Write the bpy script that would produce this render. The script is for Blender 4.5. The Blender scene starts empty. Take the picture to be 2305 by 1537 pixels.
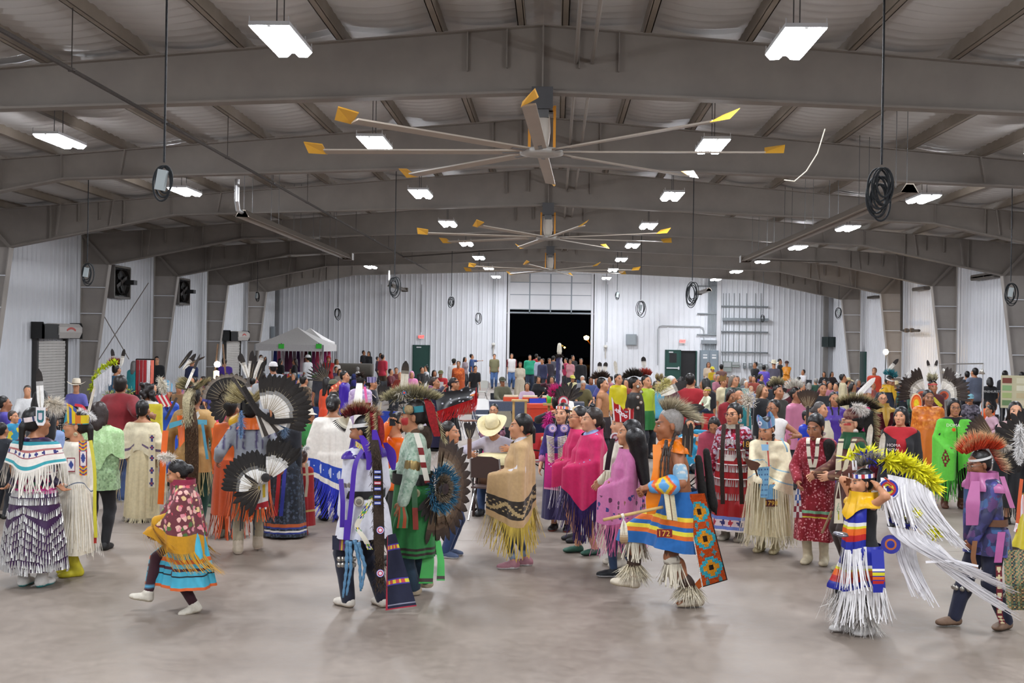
import bpy, math, random
import numpy as np
from mathutils import Vector, Matrix
random.seed(7); np.random.seed(7)
RG=random.Random(11)
SC=bpy.context.scene; C=SC.collection; PI=math.pi
# ---------------- camera, world, exposure ----------------
F=2500.0; HC=2.45; YAW=math.radians(2.23); ROLL=0.015
cam=bpy.data.cameras.new('camera'); cam.sensor_width=36; cam.lens=36*F/2305; cam.clip_end=400
co=bpy.data.objects.new('camera',cam); C.objects.link(co); SC.camera=co
co.matrix_world=Matrix.Translation((0,0,HC))@Matrix.Rotation(YAW,4,'Z')@Matrix.Rotation(PI/2,4,'X')@Matrix.Rotation(ROLL,4,'Z')
wd=bpy.data.worlds.new('world'); SC.world=wd; wd.use_nodes=True
wd.node_tree.nodes['Background'].inputs[0].default_value=(.006,.007,.01,1)
wd.node_tree.nodes['Background'].inputs[1].default_value=.15
SC.view_settings.view_transform='Standard'; SC.view_settings.look='None'
SC.view_settings.exposure=0.0; SC.view_settings.gamma=1; SC.view_settings.use_curve_mapping=False
LAMP=150.0            # emission of the high-bay panels
SC.cycles.max_bounces=4; SC.cycles.diffuse_bounces=4; SC.cycles.glossy_bounces=2; SC.cycles.transparent_max_bounces=4
SC.cycles.sample_clamp_indirect=6; SC.cycles.use_adaptive_sampling=True; SC.cycles.adaptive_threshold=.04; SC.cycles.use_denoising=True
# ---------------- pixel -> place ----------------
cy,sy=math.cos(YAW),math.sin(YAW); cr,sr=math.cos(ROLL),math.sin(ROLL)
FW=np.array([-sy,cy,0]); RT=np.array([cy,sy,0])
def ray(px,py):
    dx,dy=px-1152.5,py-768.5
    x=dx*cr+dy*sr; y=-dx*sr+dy*cr
    return RT*x+FW*F+np.array([0,0,-y])
def floor_at(px,py,z=0.0):
    r=ray(px,py); t=(z-HC)/r[2]; return np.array([0,0,HC])+r*t
def on_y(px,py,Y):
    r=ray(px,py); return np.array([0,0,HC])+r*(Y/r[1])
def on_x(px,py,X):
    r=ray(px,py); return np.array([0,0,HC])+r*(X/r[0])
def at_d(px,py,d):
    return np.array([0,0,HC])+ray(px,py)*(d/F)
# ---------------- colours, materials ----------------
def lin(c):
    return np.where(c<=.04045,c/12.92,((c+.055)/1.055)**2.4)
def hx(s):
    if not isinstance(s,str): return np.array(s,float)
    s=s.lstrip('#')
    if len(s)==3: s=''.join(a*2 for a in s)
    return lin(np.array([int(s[i:i+2],16)/255 for i in (0,2,4)]))
MATS={}
def mat(kind):
    """one procedural material per finish; the base colour comes from the mesh's Col attribute, varied by noise"""
    if kind in MATS: return MATS[kind]
    m=bpy.data.materials.new(kind); m.use_nodes=True; nt=m.node_tree; b=nt.nodes['Principled BSDF']
    at=nt.nodes.new('ShaderNodeAttribute'); at.attribute_name='Col'
    P={'cloth':(.85,.0,.1,26,.12),'satin':(.38,.0,.08,9,.12),'skin':(.5,.0,.05,30,.05),'hair':(.42,.0,.25,60,.3),
       'leather':(.6,0,.12,25,.2),'metal':(.3,.9,.05,10,.05),'feather':(.7,0,.15,40,.2),'fur':(.9,0,.4,50,.5),
       'sequin':(.25,.75,.9,260,.6),'plastic':(.45,0,.04,8,.05),'wood':(.6,0,.2,12,.1),'paint':(.5,0,.06,3,.03)}[kind]
    b.inputs['Roughness'].default_value=P[0]; b.inputs['Metallic'].default_value=P[1]
    tc=nt.nodes.new('ShaderNodeTexCoord'); nz=nt.nodes.new('ShaderNodeTexNoise')
    nz.inputs['Scale'].default_value=P[3]; nz.inputs['Detail'].default_value=2
    nt.links.new(tc.outputs['Object'],nz.inputs['Vector'])
    mr=nt.nodes.new('ShaderNodeMapRange'); mr.inputs[1].default_value=.25; mr.inputs[2].default_value=.75
    mr.inputs[3].default_value=1-P[2]; mr.inputs[4].default_value=1+P[2]*.6
    nt.links.new(nz.outputs['Fac'],mr.inputs[0])
    mx=nt.nodes.new('ShaderNodeVectorMath'); mx.operation='SCALE'
    nt.links.new(at.outputs['Color'],mx.inputs[0]); nt.links.new(mr.outputs[0],mx.inputs['Scale'])
    nt.links.new(mx.outputs[0],b.inputs['Base Color'])
    if P[4]>.1:
        bp=nt.nodes.new('ShaderNodeBump'); bp.inputs['Strength'].default_value=P[4]; bp.inputs['Distance'].default_value=.01
        nt.links.new(nz.outputs['Fac'],bp.inputs['Height']); nt.links.new(bp.outputs[0],b.inputs['Normal'])
    if kind=='cloth':
        b.inputs['Sheen Weight'].default_value=.15
    MATS[kind]=m; return m
def node_mat(name,col,rough=.6,metal=0.,var=.12,scale=1.5,emit=None,bump=0.,col2=None,stretch=(1,1,1),det=4):
    m=bpy.data.materials.new(name); m.use_nodes=True; nt=m.node_tree; b=nt.nodes['Principled BSDF']
    c=hx(col); c2=hx(col2) if col2 else c*(1-var*1.5)
    tc=nt.nodes.new('ShaderNodeTexCoord'); mp=nt.nodes.new('ShaderNodeMapping'); mp.inputs['Scale'].default_value=stretch
    nz=nt.nodes.new('ShaderNodeTexNoise'); nz.inputs['Scale'].default_value=scale; nz.inputs['Detail'].default_value=det; nz.inputs['Roughness'].default_value=.62
    nt.links.new(tc.outputs['Object'],mp.inputs[0]); nt.links.new(mp.outputs[0],nz.inputs['Vector'])
    rp=nt.nodes.new('ShaderNodeValToRGB'); rp.color_ramp.elements[0].position=.33; rp.color_ramp.elements[1].position=.68
    rp.color_ramp.elements[0].color=(*c2,1); rp.color_ramp.elements[1].color=(*c,1)
    nt.links.new(nz.outputs['Fac'],rp.inputs[0]); nt.links.new(rp.outputs[0],b.inputs['Base Color'])
    b.inputs['Roughness'].default_value=rough; b.inputs['Metallic'].default_value=metal
    if bump:
        bp=nt.nodes.new('ShaderNodeBump'); bp.inputs['Strength'].default_value=bump; bp.inputs['Distance'].default_value=.02
        nt.links.new(nz.outputs['Fac'],bp.inputs['Height']); nt.links.new(bp.outputs[0],b.inputs['Normal'])
    if emit:
        b.inputs['Emission Color'].default_value=(*hx(emit[0]),1); b.inputs['Emission Strength'].default_value=emit[1]
    return m
PRT=[None]
def print_mat(kind):
    """printed cloth: rosettes of several colours over the ground colour where the Prt attribute is set"""
    cols,scale,dens=PRT[0]; key=(kind,str(cols),scale,dens)
    if key in MATS: return MATS[key]
    m=mat(kind if isinstance(kind,str) else 'cloth').copy(); m.name='printed_'+str(kind); nt=m.node_tree;L=nt.links
    sc=[n for n in nt.nodes if n.type=='VECT_MATH'][0]; at=nt.nodes.new('ShaderNodeAttribute'); at.attribute_name='Prt'
    tc=[n for n in nt.nodes if n.type=='TEX_COORD'][0]; nz=nt.nodes.new('ShaderNodeTexNoise'); nz.inputs['Scale'].default_value=scale*1.3
    ad=nt.nodes.new('ShaderNodeVectorMath'); ad.operation='MULTIPLY_ADD'; ad.inputs[1].default_value=(.7/scale,)*3
    L.new(tc.outputs['Object'],nz.inputs['Vector']); L.new(nz.outputs['Color'],ad.inputs[0]); L.new(tc.outputs['Object'],ad.inputs[2])
    vo=nt.nodes.new('ShaderNodeTexVoronoi'); vo.inputs['Scale'].default_value=scale; L.new(ad.outputs[0],vo.inputs['Vector'])
    sp=nt.nodes.new('ShaderNodeSeparateColor'); L.new(vo.outputs['Color'],sp.inputs[0]); rp=nt.nodes.new('ShaderNodeValToRGB'); rp.color_ramp.interpolation='CONSTANT'
    el=rp.color_ramp.elements
    for i,c in enumerate(cols):
        e=el[i] if i<2 else el.new(i/len(cols)); e.position=i/len(cols); e.color=(*hx(c),1)
    if len(cols)==1: el[1].color=el[0].color
    L.new(sp.outputs[0],rp.inputs[0]); lt=nt.nodes.new('ShaderNodeMath'); lt.operation='LESS_THAN'; lt.inputs[1].default_value=dens; L.new(vo.outputs['Distance'],lt.inputs[0])
    mu=nt.nodes.new('ShaderNodeMath'); mu.operation='MULTIPLY'; L.new(lt.outputs[0],mu.inputs[0]); L.new(at.outputs['Fac'],mu.inputs[1])
    mx=nt.nodes.new('ShaderNodeMix'); mx.data_type='RGBA'; L.new(mu.outputs[0],mx.inputs[0]); L.new(sc.inputs[0].links[0].from_socket,mx.inputs[6]); L.new(rp.outputs[0],mx.inputs[7])
    L.new(mx.outputs[2],sc.inputs[0]); MATS[key]=m; return m
# ---------------- mesh making ----------------
def raw_mesh(name,V,faces,col=None,smooth=True,m=None):
    """faces: list of (n,3)/(n,4) int arrays; col: (3,), (nverts,3) or (nfaces,3)"""
    V=np.asarray(V,np.float32); fs=[np.asarray(f,np.int32) for f in faces if len(f)]
    me=bpy.data.meshes.new(name); me.vertices.add(len(V)); me.vertices.foreach_set('co',V.ravel())
    idx=np.concatenate([f.ravel() for f in fs]) if fs else np.zeros(0,np.int32)
    tot=np.concatenate([np.full(len(f),f.shape[1],np.int32) for f in fs]) if fs else np.zeros(0,np.int32)
    me.loops.add(len(idx)); me.loops.foreach_set('vertex_index',idx)
    me.polygons.add(len(tot)); st=np.zeros(len(tot),np.int32); st[1:]=np.cumsum(tot)[:-1]
    me.polygons.foreach_set('loop_start',st)
    me.polygons.foreach_set('use_smooth',np.full(len(tot),smooth))
    me.update(calc_edges=True)
    prt=False
    if col is not None:
        col=np.asarray(col,np.float32)
        if col.ndim==1: col=np.tile(col,(len(V),1))
        dom='POINT' if len(col)==len(V) else 'FACE'
        mk=(col>50).all(1); prt=mk.any()
        if prt:
            col=col.copy(); col[mk]-=100; b=me.attributes.new('Prt','FLOAT',dom); b.data.foreach_set('value',mk.astype(np.float32))
        a=me.attributes.new('Col','FLOAT_COLOR',dom)
        a.data.foreach_set('color',np.concatenate([col,np.ones((len(col),1),np.float32)],1).ravel())
    if m: me.materials.append(print_mat(m) if prt else mat(m) if isinstance(m,str) else m)
    return me
def link(name,me,parent=None,loc=None,M=None):
    o=bpy.data.objects.new(name,me); C.objects.link(o)
    if parent: o.parent=parent
    if loc is not None: o.location=loc
    if M is not None: o.matrix_local=M
    return o
def obj(name,V,faces,col,m='cloth',parent=None,smooth=True,stuff=False):
    o=link(name,raw_mesh(name,V,faces,col,smooth,m),parent)
    if stuff: o['kind']='stuff'
    return o
def empty(name,loc,rz=0,label=None,cat=None,group=None,sc=1):
    o=bpy.data.objects.new(name,None); C.objects.link(o); o.location=loc; o.rotation_euler=(0,0,rz); o.scale=(sc,)*3
    o.empty_display_size=.1
    return tag(o,label,cat,group)
def tag(o,label=None,cat=None,group=None,kind=None):
    if label: o['label']=label
    if cat: o['category']=cat
    if group: o['group']=group
    if kind: o['kind']=kind
    return o
class MB:
    """collects boxes, tubes, lathes and polygons with colours into one mesh"""
    def __init__(s): s.V=[];s.Q=[];s.T=[];s.CQ=[];s.CT=[];s.n=0
    def add(s,V,Q=(),T=(),c='#888'):
        V=np.asarray(V,float); c=hx(c)
        if len(Q): Q=np.asarray(Q,int); s.Q.append(Q+s.n); s.CQ.append(np.tile(c,(len(Q),1)) if c.ndim==1 else c)
        if len(T): T=np.asarray(T,int); s.T.append(T+s.n); s.CT.append(np.tile(c if c.ndim==1 else c[0],(len(T),1)))
        s.V.append(V); s.n+=len(V); return s
    def box(s,lo,hi,c='#888',R=None,o=None):
        x0,y0,z0=lo;x1,y1,z1=hi
        V=np.array([[x0,y0,z0],[x1,y0,z0],[x1,y1,z0],[x0,y1,z0],[x0,y0,z1],[x1,y0,z1],[x1,y1,z1],[x0,y1,z1]],float)
        if R is not None: V=V@np.array(R).T
        if o is not None: V=V+np.array(o)
        return s.add(V,[[0,3,2,1],[4,5,6,7],[0,1,5,4],[1,2,6,5],[2,3,7,6],[3,0,4,7]],c=c)
    def bar(s,a,b,w,h,c='#888',up=(0,0,1)):
        a=np.array(a,float);b=np.array(b,float);d=b-a;L=np.linalg.norm(d);d/=L
        u=np.array(up,float)
        if abs(d@u)>.97: u=np.array([0,1.,0])
        x=np.cross(d,u);x/=np.linalg.norm(x);u=np.cross(x,d)
        return s.box((-w/2,0,-h/2),(w/2,L,h/2),c,np.stack([x,d,u],1),a)
    def tube(s,pts,r,c='#888',n=8,caps=True):
        V,Q,T=tube_geo(pts,r,n,caps); return s.add(V,Q,T,c)
    def lathe(s,prof,c='#888',n=16,o=(0,0,0),R=None,sx=1,sy=1):
        prof=np.array(prof,float); a=np.arange(n)*2*PI/n
        V=np.stack([np.outer(prof[:,0],np.cos(a))*sx,np.outer(prof[:,0],np.sin(a))*sy,np.repeat(prof[:,1:2],n,1)],-1).reshape(-1,3)
        if R is not None: V=V@np.array(R).T
        V=V+np.array(o); Q=[]
        for i in range(len(prof)-1):
            for j in range(n): Q.append([i*n+j,i*n+(j+1)%n,(i+1)*n+(j+1)%n,(i+1)*n+j])
        return s.add(V,Q,c=c)
    def poly(s,P,t,c='#888'):
        """prism: polygon P (n,3) extruded by vector t"""
        P=np.array(P,float);n=len(P);V=np.concatenate([P,P+np.array(t)])
        Q=[[i,(i+1)%n,n+(i+1)%n,n+i] for i in range(n)]
        T=[[0,i+1,i] for i in range(1,n-1)]+[[n,n+i,n+i+1] for i in range(1,n-1)]
        return s.add(V,Q,T,c)
    def build(s,name,m='paint',parent=None,smooth=False,stuff=False):
        V=np.concatenate(s.V); f=[];c=[]
        if s.Q: f.append(np.concatenate(s.Q)); c.append(np.concatenate(s.CQ))
        if s.T: f.append(np.concatenate(s.T)); c.append(np.concatenate(s.CT))
        return obj(name,V,f,np.concatenate(c),m,parent,smooth,stuff)
def tube_geo(pts,r,n=8,caps=True):
    pts=np.array(pts,float);k=len(pts);r=np.broadcast_to(np.array(r,float),(k,))
    t=np.gradient(pts,axis=0);t/=np.linalg.norm(t,axis=1,keepdims=True)+1e-9
    u=np.array([0,0,1.]) if abs(t[0][2])<.9 else np.array([1.,0,0])
    V=[];a=np.arange(n)*2*PI/n
    for i in range(k):
        x=np.cross(t[i],u);x/=np.linalg.norm(x)+1e-9;u=np.cross(x,t[i])
        V.append(pts[i]+r[i]*(np.outer(np.cos(a),x)+np.outer(np.sin(a),u)))
    V=np.concatenate(V);Q=[[i*n+j,i*n+(j+1)%n,(i+1)*n+(j+1)%n,(i+1)*n+j] for i in range(k-1) for j in range(n)]
    T=[]
    if caps:
        V=np.concatenate([V,pts[:1],pts[-1:]])
        T=[[k*n,(j+1)%n,j] for j in range(n)]+[[k*n+1,(k-1)*n+j,(k-1)*n+(j+1)%n] for j in range(n)]
    return V,Q,T
def norm(v): v=np.array(v,float); return v/(np.linalg.norm(v)+1e-9)
def rot(ax,deg):
    return np.array(Matrix.Rotation(math.radians(deg),3,ax))
FONTM={}
def text_mesh(s):
    if s in FONTM: return FONTM[s]
    cu=bpy.data.curves.new('t','FONT'); cu.body=s; cu.align_x='CENTER'; cu.align_y='CENTER'; cu.extrude=.02; cu.resolution_u=2
    o=bpy.data.objects.new('t',cu); me=bpy.data.meshes.new_from_object(o); bpy.data.objects.remove(o)
    V=np.zeros(len(me.vertices)*3,np.float32); me.vertices.foreach_get('co',V); V=V.reshape(-1,3)
    me.calc_loop_triangles(); T=np.zeros(len(me.loop_triangles)*3,np.int32); me.loop_triangles.foreach_get('vertices',T); T=T.reshape(-1,3)
    V[:,:2]-=(V[:,:2].max(0)+V[:,:2].min(0))/2
    FONTM[s]=(V,T); return V,T
def lettering(s,h,o,X,Y,col,parent=None,m='cloth',wrap=None):
    """flat raised lettering: h cap height, o centre, X reading direction, Y up"""
    V,T=text_mesh(s); V=V*(h/.7); X=norm(X);Y=norm(Y);N=np.cross(X,Y)
    W=np.array(o)+np.outer(V[:,0],X)+np.outer(V[:,1],Y)+np.outer(V[:,2]*.3,N)
    if wrap is not None: W=wrap(W)
    return obj('lettering',W,[T],hx(col),m,parent,smooth=False)
# ================= THE HALL =================
XR=-.25; HW=16.4; XL=XR-HW; XRR=XR+HW; YE=65.5; YB=-14.0
BAY=6.95; FR0=16.9
FRAMES=[FR0+BAY*k for k in range(-4,7)]
def roof_z(x): return 7.25-abs(x-XR)*.0833     # underside of the purlins
def low_z(x):
    a=abs(x-XR); return 6.24-a*.037 if a<10.5 else 5.85-(a-10.5)*(.95/4.65)
M_floor=node_mat('concrete','#988c81',.5,0,.05,.5,bump=.02,col2='#7b6f65',det=6)
def floor_nodes():
    nt=M_floor.node_tree;b=nt.nodes['Principled BSDF'];L=nt.links
    n2=nt.nodes.new('ShaderNodeTexNoise');n2.inputs['Scale'].default_value=9;n2.inputs['Detail'].default_value=6;n2.inputs['Roughness'].default_value=.7
    tc=[n for n in nt.nodes if n.type=='TEX_COORD'][0];L.new(tc.outputs['Object'],n2.inputs['Vector'])
    mr=nt.nodes.new('ShaderNodeMapRange');mr.inputs[1].default_value=.3;mr.inputs[2].default_value=.75;mr.inputs[3].default_value=.82;mr.inputs[4].default_value=1.1
    L.new(n2.outputs['Fac'],mr.inputs[0]);mx=nt.nodes.new('ShaderNodeVectorMath');mx.operation='SCALE'
    src=b.inputs['Base Color'].links[0].from_socket;L.new(src,mx.inputs[0]);L.new(mr.outputs[0],mx.inputs['Scale']);L.new(mx.outputs[0],b.inputs['Base Color'])
    m2=nt.nodes.new('ShaderNodeMapRange');m2.inputs[1].default_value=.3;m2.inputs[2].default_value=.7;m2.inputs[3].default_value=.4;m2.inputs[4].default_value=.6
    L.new(n2.outputs['Fac'],m2.inputs[0]);L.new(m2.outputs[0],b.inputs['Roughness'])
floor_nodes()
M_steel=node_mat('grey_steel','#867e76',.55,0,.05,.8,col2='#79716a')
M_col_lit=node_mat('column_steel_lit','#aaa39c',.55,0,.05,.8,col2='#9d968f')  # frame grey lightened for the columns, standing in for direct lamp light on them
M_purlin=node_mat('purlin_steel','#80756a',.5,.0,.08,.8,col2='#6a5f52')
M_insul=node_mat('insulation_facing','#b0aca8',.5,0,.06,.7,col2='#a29e9a')
M_wall=node_mat('white_ribbed_panel','#eef0f5',.45,0,.03,.5,col2='#e4e6ea')
M_dark=node_mat('dark_metal','#2b2b2d',.5,.3,.1,4)
M_white=node_mat('white_paint','#dcdcdf',.5,0,.03,2)
M_green=node_mat('green_door_paint','#1f4a42',.45,0,.06,3)
M_grey=node_mat('grey_cabinet','#8d959c',.5,0,.04,3)
def struct(name,V,faces,m,parent=None,smooth=False):
    o=obj(name,V,faces,None,m,parent,smooth)
    if parent is None: o['kind']='structure'
    return o
def mbs(name,mb,m,parent=None,smooth=False):
    o=mb.build(name,m,parent,smooth)
    if parent is None: o['kind']='structure'
    return o
# floor: slabs with recessed joints
gx=[XL-.3]+[XR+d for d in (-12.2,-6.1,6.7,12.8)]+[XRR+.3]; gy=[YB]+[YB+6.1*i+3.2 for i in range(13)]+[YE+.3]
fl=MB(); fl.box((XL-.3,YB,-.3),(XRR+.3,YE+.3,-.012)); floor=mbs('floor',fl,node_mat('joint_filler','#7d7167',.8))
for i in range(len(gx)-1):
    for j in range(len(gy)-1):
        q=MB();g=.0035;q.box((gx[i]+g,gy[j]+g,-.1),(gx[i+1]-g,gy[j+1]-g,0)); mbs('slab',q,M_floor,floor)
# ribbed wall sheet along a line
def ribbed(name,a,b,z0,z1,n,m=M_wall,parent=None,step=.305,zf=None):
    a=np.array(a,float);b=np.array(b,float);L=np.linalg.norm(b-a);d=(b-a)/L;n=np.array(n,float)
    s=[0];o=[0]
    k=int(L/step)
    for i in range(k):
        c=(i+.5)*step
        for ds,h in ((-.045,0),(-.022,.032),(.022,.032),(.045,0)): s.append(c+ds);o.append(h)
        s.append(c+step*.5*.98);o.append(0)
    s.append(L);o.append(0);s=np.array(s);o=np.array(o)
    P=a[None]+s[:,None]*d+o[:,None]*n
    top=np.full(len(s),z1) if zf is None else np.array([zf(p[0]) for p in P])
    V=np.concatenate([np.c_[P,np.full(len(s),z0)],np.c_[P,top]]);N=len(s)
    Q=np.array([[i,i+1,N+i+1,N+i] for i in range(N-1)])
    return struct(name,V,[Q],m,parent)
gab=lambda x: 7.5-abs(x-XR)*.0833
pL=on_y(1145,704,YE);pR=on_y(1333,704,YE);DX0,DX1=pL[0],pR[0];DZ=pL[2]
wb=ribbed('wall_back',(XL,YE),(DX0-.12,YE),0,7,(0,-1),zf=gab)
dt=on_y(1150,615,YE)[2]
ribbed('panel',(DX0-.12,YE),(DX1+.12,YE),dt+.05,7,(0,-1),parent=wb,zf=gab)
dg=(on_y(1497,789,YE)[0],on_y(1568,789,YE)[0],on_y(1530,789,YE)[2])   # double door opening
ribbed('panel',(DX1+.12,YE),(dg[0],YE),0,7,(0,-1),parent=wb,zf=gab)
ribbed('panel',(dg[0],YE),(dg[1],YE),dg[2],7,(0,-1),parent=wb,zf=gab)
ribbed('panel',(dg[1],YE),(XRR,YE),0,7,(0,-1),parent=wb,zf=gab)
ribbed('wall_left',(XL,YB),(XL,YE),0,6.2,(1,0))
ribbed('wall_right',(XRR,YB),(XRR,YE),0,6.2,(-1,0))
ribbed('wall_front',(XRR,YB),(XL,YB),0,7,(0,1),zf=gab)
# ceiling: sagging insulation between the purlins, rippled
def ceiling(sgn):
    u=np.linspace(0,HW+.1,11*7+1); ys=np.concatenate([np.linspace(YB,4,40),np.arange(4.1,38,.1),np.linspace(38.2,YE,60)])
    U,Y=np.meshgrid(u,ys,indexing='ij'); ph=(U/1.52)%1
    rip=np.where((Y>4)&(Y<38),np.cos(Y*2*PI/.31+.7*np.sin(U*1.3)+.5*np.sin(Y*1.7))*.03,0)*np.sin(PI*ph)**.5
    Z=7.25+.2-U*.0833-.09*np.sin(PI*ph)+rip
    V=np.stack([XR+sgn*U,Y,Z],-1).reshape(-1,3);n=len(ys);I=np.arange(len(u)*n).reshape(len(u),n)
    Q=np.stack([I[:-1,:-1],I[1:,:-1],I[1:,1:],I[:-1,1:]],-1).reshape(-1,4)
    struct('ceiling',V,[Q],M_insul,smooth=True)
ceiling(-1);ceiling(1)
# purlins: Z sections
pu=[(s,k) for s in (-1,1) for k in range(11)]
pme=None
for s,k in pu:
    a=.28 if k==0 else 1.52*k
    x=XR+s*a; z=roof_z(x)
    q=MB(); q.box((-.012,YB,0),(.012,YE,.22)); q.box((-.11 if s<0 else 0,YB,0),(0 if s<0 else .11,YE,.016)); q.box((-.0,YB,.204),(.1,YE,.22))
    q.box((-.11 if s<0 else .095,YB,0),(-.095 if s<0 else .11,YE,.04))
    o=mbs('beam',q,M_purlin); o.location=(x,0,z)
# rigid frames
for fi,y in enumerate(FRAMES):
    w=.03
    fr=empty('steel_frame',(0,y,0)); fr['kind']='structure'
    for s in (-1,1):
        xs=[0,3,6,9,10.5,12,13.6,15.15]; top=[];bot=[]
        for a in xs: x=XR+s*a; top.append((x,0,roof_z(x))); bot.append((x,0,low_z(x)))
        q=MB()
        for i in range(len(xs)-1):
            q.poly([bot[i],bot[i+1],top[i+1],top[i]] if s>0 else [bot[i+1],bot[i],top[i],top[i+1]],(0,w,0))
        xo=XR+s*16.1; q.poly([bot[-1],(xo,0,low_z(bot[-1][0])),(xo,0,roof_z(xo)),top[-1]],(0,w,0))
        mbs('rafter_web',q,M_steel,fr)
        q=MB()
        for i in range(len(xs)-1): q.bar(np.array(bot[i])-(0,.0,0),bot[i+1],.24,.035,up=(0,0,1))
        mbs('bottom_flange',q,M_white if 0 else M_steel,fr)
        q=MB(); q.bar(top[0],(xo,0,roof_z(xo)),.24,.02); mbs('top_flange',q,M_steel,fr)
        # tapered column
        zk=low_z(XR+s*15.15); xi=XR+s*15.15; xb=XR+s*15.75
        q=MB(); q.poly([(xb,0,0),(xo,0,0),(xo,0,zk),(xi,0,zk)],(0,w,0)); mbs('column_web',q,M_col_lit,fr)
        q=MB(); q.bar((xb,w/2,0),(xi,w/2,zk),.24,.03,up=(1,0,0)); q.bar((xo,w/2,0),(xo,w/2,roof_z(xo)),.24,.03,up=(1,0,0)); mbs('column_flange',q,M_col_lit,fr)
        q=MB(); q.bar((xi,-.09,zk),(xo,-.09,roof_z(xo)),.02,.1); mbs('knee_stiffener',q,M_steel,fr)
        for zz in (1.05,2.25,3.2,4.1):
            f=zz/zk; xa=xb+(xi-xb)*f
            q=MB(); q.box((min(xa,xo),-.11,zz-.015),(max(xa,xo),0,zz+.015)); mbs('column_stiffener',q,M_wall,fr)
        for a,d in ((.55,.6),(1.15,.6),(10.55,9),(11.9,9),(12.6,.5),(13.2,.5),(14,9)):
            x=XR+s*a; zt=roof_z(x); zb=max(low_z(x),zt-d)
            q=MB(); q.box((x-.008,-.07 if d<5 else -.1,zb),(x+.008,0,zt)); mbs('web_stiffener',q,M_steel,fr)
        for k in (4,6,8,9):                                  # flange braces
            x=XR+s*1.52*k; q=MB(); zb=low_z(x)
            if k>=6: q.bar((x,-.12,roof_z(x)+.1),(x+s*.12,-.1,zb+.05),.03,.03); mbs('flange_brace',q,M_steel,fr)
    q=MB(); q.box((XR-.012,-.11,low_z(XR)),(XR+.012,.14,roof_z(XR))); mbs('splice_plate',q,M_steel,fr)
b0=on_x(226,697,XL+.5);b1=on_x(290,808,XL+.5);b2=on_x(334,637,XL+.5);b3=on_x(222,810,XL+.5)
for a,b in ((b0,b1),(b2,b3)):
    q=MB();q.tube([a,b],.018,n=6);mbs('beam',q,M_steel)
# ridge conduits
for dx in (.5,.75):
    q=MB();q.tube([(XR+dx,YB,6.7),(XR+dx,YE,6.7)],.03,n=6);o=mbs('conduit',q,M_steel);tag(o,['thin grey conduit just right of the ridge','outer grey conduit right of the ridge'][dx>.6],'conduit')
    del o['kind']
# ---------------- high-bay lights ----------------
M_lamp=node_mat('lamp_panel','#ffffff',.4,emit=('#f4f8ff',LAMP))
def lens_mesh():
    q=MB()
    for sx in (-1,1):
        pts=[(sx*.02,.01),(sx*.07,-.04),(sx*.18,-.045),(sx*.235,.012)]
        for i in range(3):
            (x0,z0),(x1,z1)=pts[i],pts[i+1]
            V=[(x0,-.6,z0),(x1,-.6,z1),(x1,.6,z1),(x0,.6,z0)]
            q.add(V,[[0,3,2,1]] if sx>0 else [[0,1,2,3]])
    o=q.build('lens',M_lamp); me=o.data; bpy.data.objects.remove(o); return me
LENS=lens_mesh()
q=MB();q.box((-.24,-.61,.02),(.24,.61,.07),'#d5d7da');q.box((-.02,-.6,.004),(.02,.6,.02),'#dddddd')
for sx in (-.23,.23):
    for yy in (-.6,-.25,.25,.6): q.box((sx-.006,yy-.006,.05),(sx+.006,yy+.006,.13),'#cccccc')
o=q.build('housing','paint');HOUS=o.data;bpy.data.objects.remove(o)
rows=[(-3.12,[13.35+BAY*k for k in range(-3,8)],'inner left'),(3.05,[13.35+BAY*k for k in range(-3,8)],'inner right'),
      (-9.0,[13.35+BAY*k for k in (-3,-2,-1,0,1,2,6)],'outer left'),(9.1,[13.35+BAY*k for k in range(-3,8)],'outer right')]
ordn=['nearest','second','third','fourth','fifth','sixth','seventh','eighth']
for dx,yy,rn in rows:
    n=n2=0
    for y in yy:
        x=XR+dx; zc=6.05
        vis=y>12; lab=('bright rectangular high bay lamp, %s along the %s row from the camera'%(ordn[min(n,7)],rn)) if vis and y*abs(dx)>0 else 'rectangular high bay lamp in the %s row behind the camera'%rn
        if not vis: lab='%s high bay lamp of the %s row, overhead behind the camera'%(['farthest back','middle','forward'][min(n2,2)],rn); n2+=1
        if vis: n+=1
        e=empty('high_bay_lamp',(x,y,zc),0,lab,'lamp','high bay lamps under the roof')
        link('lens',LENS,e);link('housing',HOUS,e)
        q=MB()
        for yo in (-.25,.1): q.tube([(0,yo,.07),(0,yo,roof_z(x)-zc+.2)],.008,'#555',n=5)
        q.build('cable','paint',e)
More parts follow.
